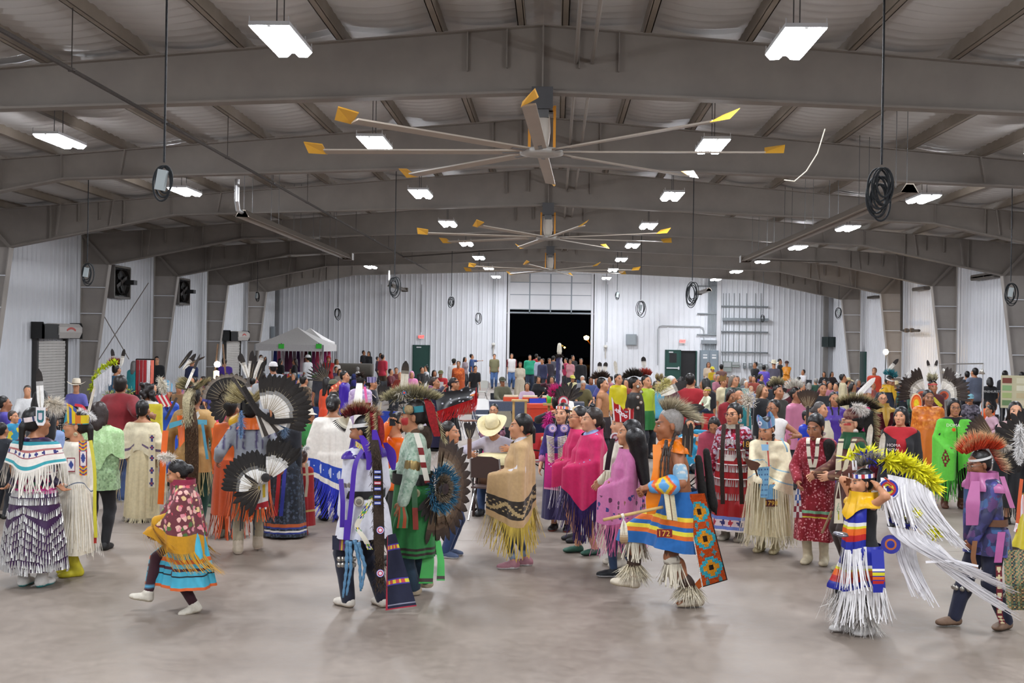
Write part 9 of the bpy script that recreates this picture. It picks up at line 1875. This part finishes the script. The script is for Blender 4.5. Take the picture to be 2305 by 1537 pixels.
def dress_up(p,k):
    if k.get('raglan'):
        for s in (1,-1): p.piece('raglan_sleeve',p.arm(s,0,.45,.036),'#6a1420')
    if k.get('shawl'): p.drape('shawl',1.45,.75,k['shawl'],e=.055,nth=50,nz=14);p.fringe_of(.25,50,.016,k['shawl'])
    if k.get('crown'): p.headband(k['crown'],.06,0,lambda a:.08+.05*np.cos(a)+.03*np.cos(a*5),.06,'crown','satin')
    if k.get('glasses'): p.glasses()
    if k.get('scarf'): p.drape('neck_scarf',1.55,lambda t:1.38-.3*np.exp(-(t-.3)**2/.1),k['scarf'],e=.05,arms=False,nz=12,m='satin')
    if k.get('band'): p.headband(k['band'],.03)
    if k.get('roach'): roach(p,k['roach'][0],k['roach'][1],None,.13,260,.1,seed=3,w=.016)
    if k.get('plume'): link('feather',feather_data(.6,.12,[(0,'#f4f2ee'),(1,'#e8e4de')],.15),p.root,M=frame_M(p.pt(1925,895,-.1),p.pt(1960,860)-p.pt(1925,895),p.pt(1950,800,-1)-p.pt(1950,800,0)))
    for a,b,c,d in k.get('feathers',()): L=float(np.linalg.norm(p.pt(c,d)-p.pt(a,b)));link('feather',feather_data(round(max(L,.2),2),.085,BLKT if a!=1388 else [(0,'#e8e4da'),(1,'#d8d0c0')],.02),p.root,M=frame_M(p.pt(a,b,-.05),p.pt(c,d)-p.pt(a,b),p.pt(a,800,-1)-p.pt(a,800,0)))
    if k.get('vest'):
        p.drape('vest',1.46,.85,'#1f1a16',e=.05,arms=False,nth=50,nz=14,m='leather',colfn=lambda T,v,X,c:np.where((np.abs((T%PI)-.3)<.1)[:,None],hx('#5a8a2c'),c))
        for i in range(5): disc(p.root,p.pt(1436+(i%2)*7,870+i*12,-.28),p.pt(1430,800,-1)-p.pt(1430,800,0),.035,[(.7,'#c8c4bc'),(1,'#6a4a34')],'mirror','metal')
        a=p.sh[-1]+(p.el[-1]-p.sh[-1])*.7;p.piece('arm_band',[cone(a,a+(p.el[-1]-p.sh[-1])*.2,.07)],'#d08a5a')
    if k.get('wings'):
        n=p.pt(2100,800,-1)-p.pt(2100,800,0)
        for s in (-1,1):
            e=empty('wing_bustle',(0,0,0));e.parent=p.root;o=p.pt(2100+s*18,885,.12);feather_fan(e,o,p.pt(2100+s*60,845)-p.pt(2100+s*18,885),n,-30 if s>0 else -60,60 if s>0 else 30,13,.52,.08,[(0,'#f0ece4'),(.4,'#e8e2d8'),(.5,'#33261f'),(1,'#2a1e18')],r0=.05,bend=.03);plume(p,p.pt(2100+s*55,838),(0,0,-1),.1,60,'#e8e4e0','#ffffff',.03,.02,seed=3)
            disc(e,p.pt(2100+s*25,890,.05),n,.13,[(.4,'#6a2a24'),(.7,'#c0502c'),(1,'#8a8a8c')],'bustle_rosette')
        for s in (-1,1): link('feather',feather_data(.3,.06,BLKT,.02),p.root,M=frame_M(p.pt(2098+s*3,842),(s*.25,0,1),n))
        e=empty('dance_shield',(*p.g[:2],0),0,'oval dance shield painted orange and yellow, held at the dancer\'s right','shield');o=at_d(2062,908,p.d-.4)-e.location
        q=MB();R_=rot('X',90)
        for r0,r1,c in ((0,.12,'#e8c81c'),(.12,.2,'#e87a1c'),(.2,.25,'#d84a1c')): q.lathe([(r0,.02),(r1,.02)],c,20,o,R_,sx=.42,sy=.72)
        q.lathe([(.25,.02),(.3,0),(.25,-.02),(0,-.02)],'#c8b08a',20,o,R_,sx=.42,sy=.7);q.build('face','leather',e);q=MB();q.bar(o+np.array([0,.03,-.15]),o+np.array([0,.03,.15]),.04,.03,'#5a3a24');q.build('grip_bar','wood',e)
    if k.get('back'): lettering(k['back'],.07,p.chest-p.fw*.19+p.u*.06,-p.ax,p.u,'#d8d8d8',p.root)
    if k.get('bust'): feather_fan(p.root,p.pt(1275,905,-.3),(0,0,1.),(0,-1,0),-60,60,9,.22,.06,DARK,r0=.06);plume(p,p.pt(1240,925,-.35),p.pt(1232,950)-p.pt(1240,925),.25,120,'#c81c84','#e83aa0',.06,.015,seed=5);disc(p.root,p.pt(1268,905,-.36),(0,-1,0),.09,[(.5,'#c8303c'),(.8,'#e0d8d8'),(1,'#b84a5c')],'bustle_rosette')
for l,px,tp,h,r,c,k in R:
    kk={a:b for a,b in k.items() if a in('hair','hc','L','w','fem','skin','lod','sit','skirt','leg','hat','fn','pose','hd','gnd','tail','sl','m')}
    kk.setdefault('sl',.45); dress_up(folk(l,px,tp,h,r,c,**kk),k)
# baby carried by the woman in the red skirt
p=Person('baby in dark overalls and yellow headband carried on an arm',1593,d=20.4,h=.78,rot=-60,lod=1,hd=1.5,skin=SK[2],gnd=1.02,pose=dict(sit=1)).body();p.top('#d8dcc0');p.pants('#1a2440');p.shoes('#e8e4e0');p.hair('short','#8a6a4a');p.headband('#d8c82c',.03)
plume_=at_d(1684,902,17.5);e=empty('white_fur_fan',plume_,0,'large fluffy white plume fan before the white haired woman','fan');tuft(e,np.random.RandomState(1).normal(0,.045,(500,3))*[1,.5,1.4],np.random.RandomState(2).normal(0,1,(500,3)),.06,.01,'#d8ccb8','#f4eee4',name='plumes');q=MB();q.tube([(0,0,-.4),(0,0,0)],.02,'#8a7a64',6);q.build('handle','leather',e)
f=empty('feather_fan',at_d(1818,905,14.5),0,'dark striped feather fan held before the shiny pink shirt','fan');feather_fan(f,(0,0,-.1),(0,0,1),(0,-1,0),-30,30,9,.24,.055,BROWN,bend=.02);q=MB();q.tube([(0,0,-.3),(0,0,-.05)],.02,'#2a201c',6);q.build('handle','leather',f)
g=at_d(2283,860,25.5);e=empty('poster_board',(g[0],g[1],0),-.3,'board pinned with pale photographs and papers at the right','board');zt=at_d(2283,845,25.5)[2];q=MB();q.box((-.28,0,zt-.75),(.28,.03,zt),'#c8c2a0');q.build('board','paint',e);q=MB();[q.tube([(s*.25,.02,0),(s*.25,.02,zt-.75)],.015,'#777',6) for s in (-1,1)];q.build('stand','metal',e)
for i in range(8): q=MB();x=-.15+.3*(i%2);z=zt-.12-(i//2)*.17;q.box((x-.1,-.006,z-.06),(x+.1,0,z+.06),['#7a3a2c','#d8d4b8','#8ab07a','#e0dcc4','#a8b878','#c8b890','#6a8a5a','#d8ccb0'][i]);q.build('paper','paint',e)
# small camera tripods / lamp frame at right
g=at_d(2140,820,26);e=empty('light_frame',(g[0],g[1],0),0,'thin white pipe frame with reflector lamps at the right wall','frame');q=MB();q.tube([(-.35,0,0),(-.35,0,2.05),(.1,0,2.08),(.75,0,2.1)],.018,'#d8d8d8',6);q.tube([(.75,0,0),(.75,0,2.1)],.018,'#d8d8d8',6);q.build('pipe','metal',e)
for x in (-.15,.72): q=MB();q.lathe([(.02,.12),(.08,0),(.07,0)],'#d8d4cc',10,(x,0,1.85));q.build('reflector','metal',e,True)
# ================= SEATED ROWS FURTHER BACK =================
PAL=['#1c1c22','#2a3a6a','#5a1c28','#6a6a72','#c8c4c8','#3a2a4a','#274a3a','#8a3a2c','#4a4a8a','#a86a7a','#22262e','#7a5a3a']
NM=['black','navy blue','dark maroon','grey','white','dark violet','dark green','rust','lilac blue','dusty pink','charcoal','brown']
ZONE=[((395,520),(842,866),'under the left wall columns'),((560,720),(838,856),'in front of the canopy stall'),((1335,1420),(840,852),'right of the overhead door'),((1440,1570),(846,858),'in front of the double door'),((1600,1720),(838,852),'under the conduit rack'),((1720,1900),(842,862),'below the far right corner'),((1900,2060),(846,866),'along the right wall')]
rr=random.Random(5);cnt=0;usedl=set()
for (x0,x1),(y0,y1),where in ZONE:
    n=int((x1-x0)/13)
    for i in range(n):
        px=x0+(x1-x0)*(i+rr.uniform(.15,.85))/n;tp=rr.uniform(y0,y1);k=rr.randrange(12);fm=rr.random()<.5
        for _ in range(60):
            hs=rr.choice(['long','bun','bob'] if fm else ['short']);hcol=rr.choice(['#15100e','#1c1512','#8a8680'])
            if (k,fm,hs if hcol!='#8a8680' else 'g',where) not in usedl: break
            k=rr.randrange(12);fm=rr.random()<.6
        usedl.add((k,fm,hs if hcol!='#8a8680' else 'g',where))
        lab='%s in %s with %s, seated %s'%('woman' if fm else 'man',NM[k],{'long':'long hair','bun':'tied hair','bob':'bobbed hair','short':'short hair'}[hs] if hcol!='#8a8680' else 'grey hair',where)
        folk(lab,px,tp,rr.uniform(1.6,1.8),rr.choice([0,20,-30,60,-60,160,190]),PAL[k],sit=1,hair=hs,hc=hcol,L=.15,fem=int(fm),w=rr.uniform(1,1.25),skin=rr.choice([0,1,2,2]),group='seated spectators '+where,hat=('cowboy','#c8b890') if rr.random()<.05 else None,chair='#23262e' if i%2 else None) if 1 else 0
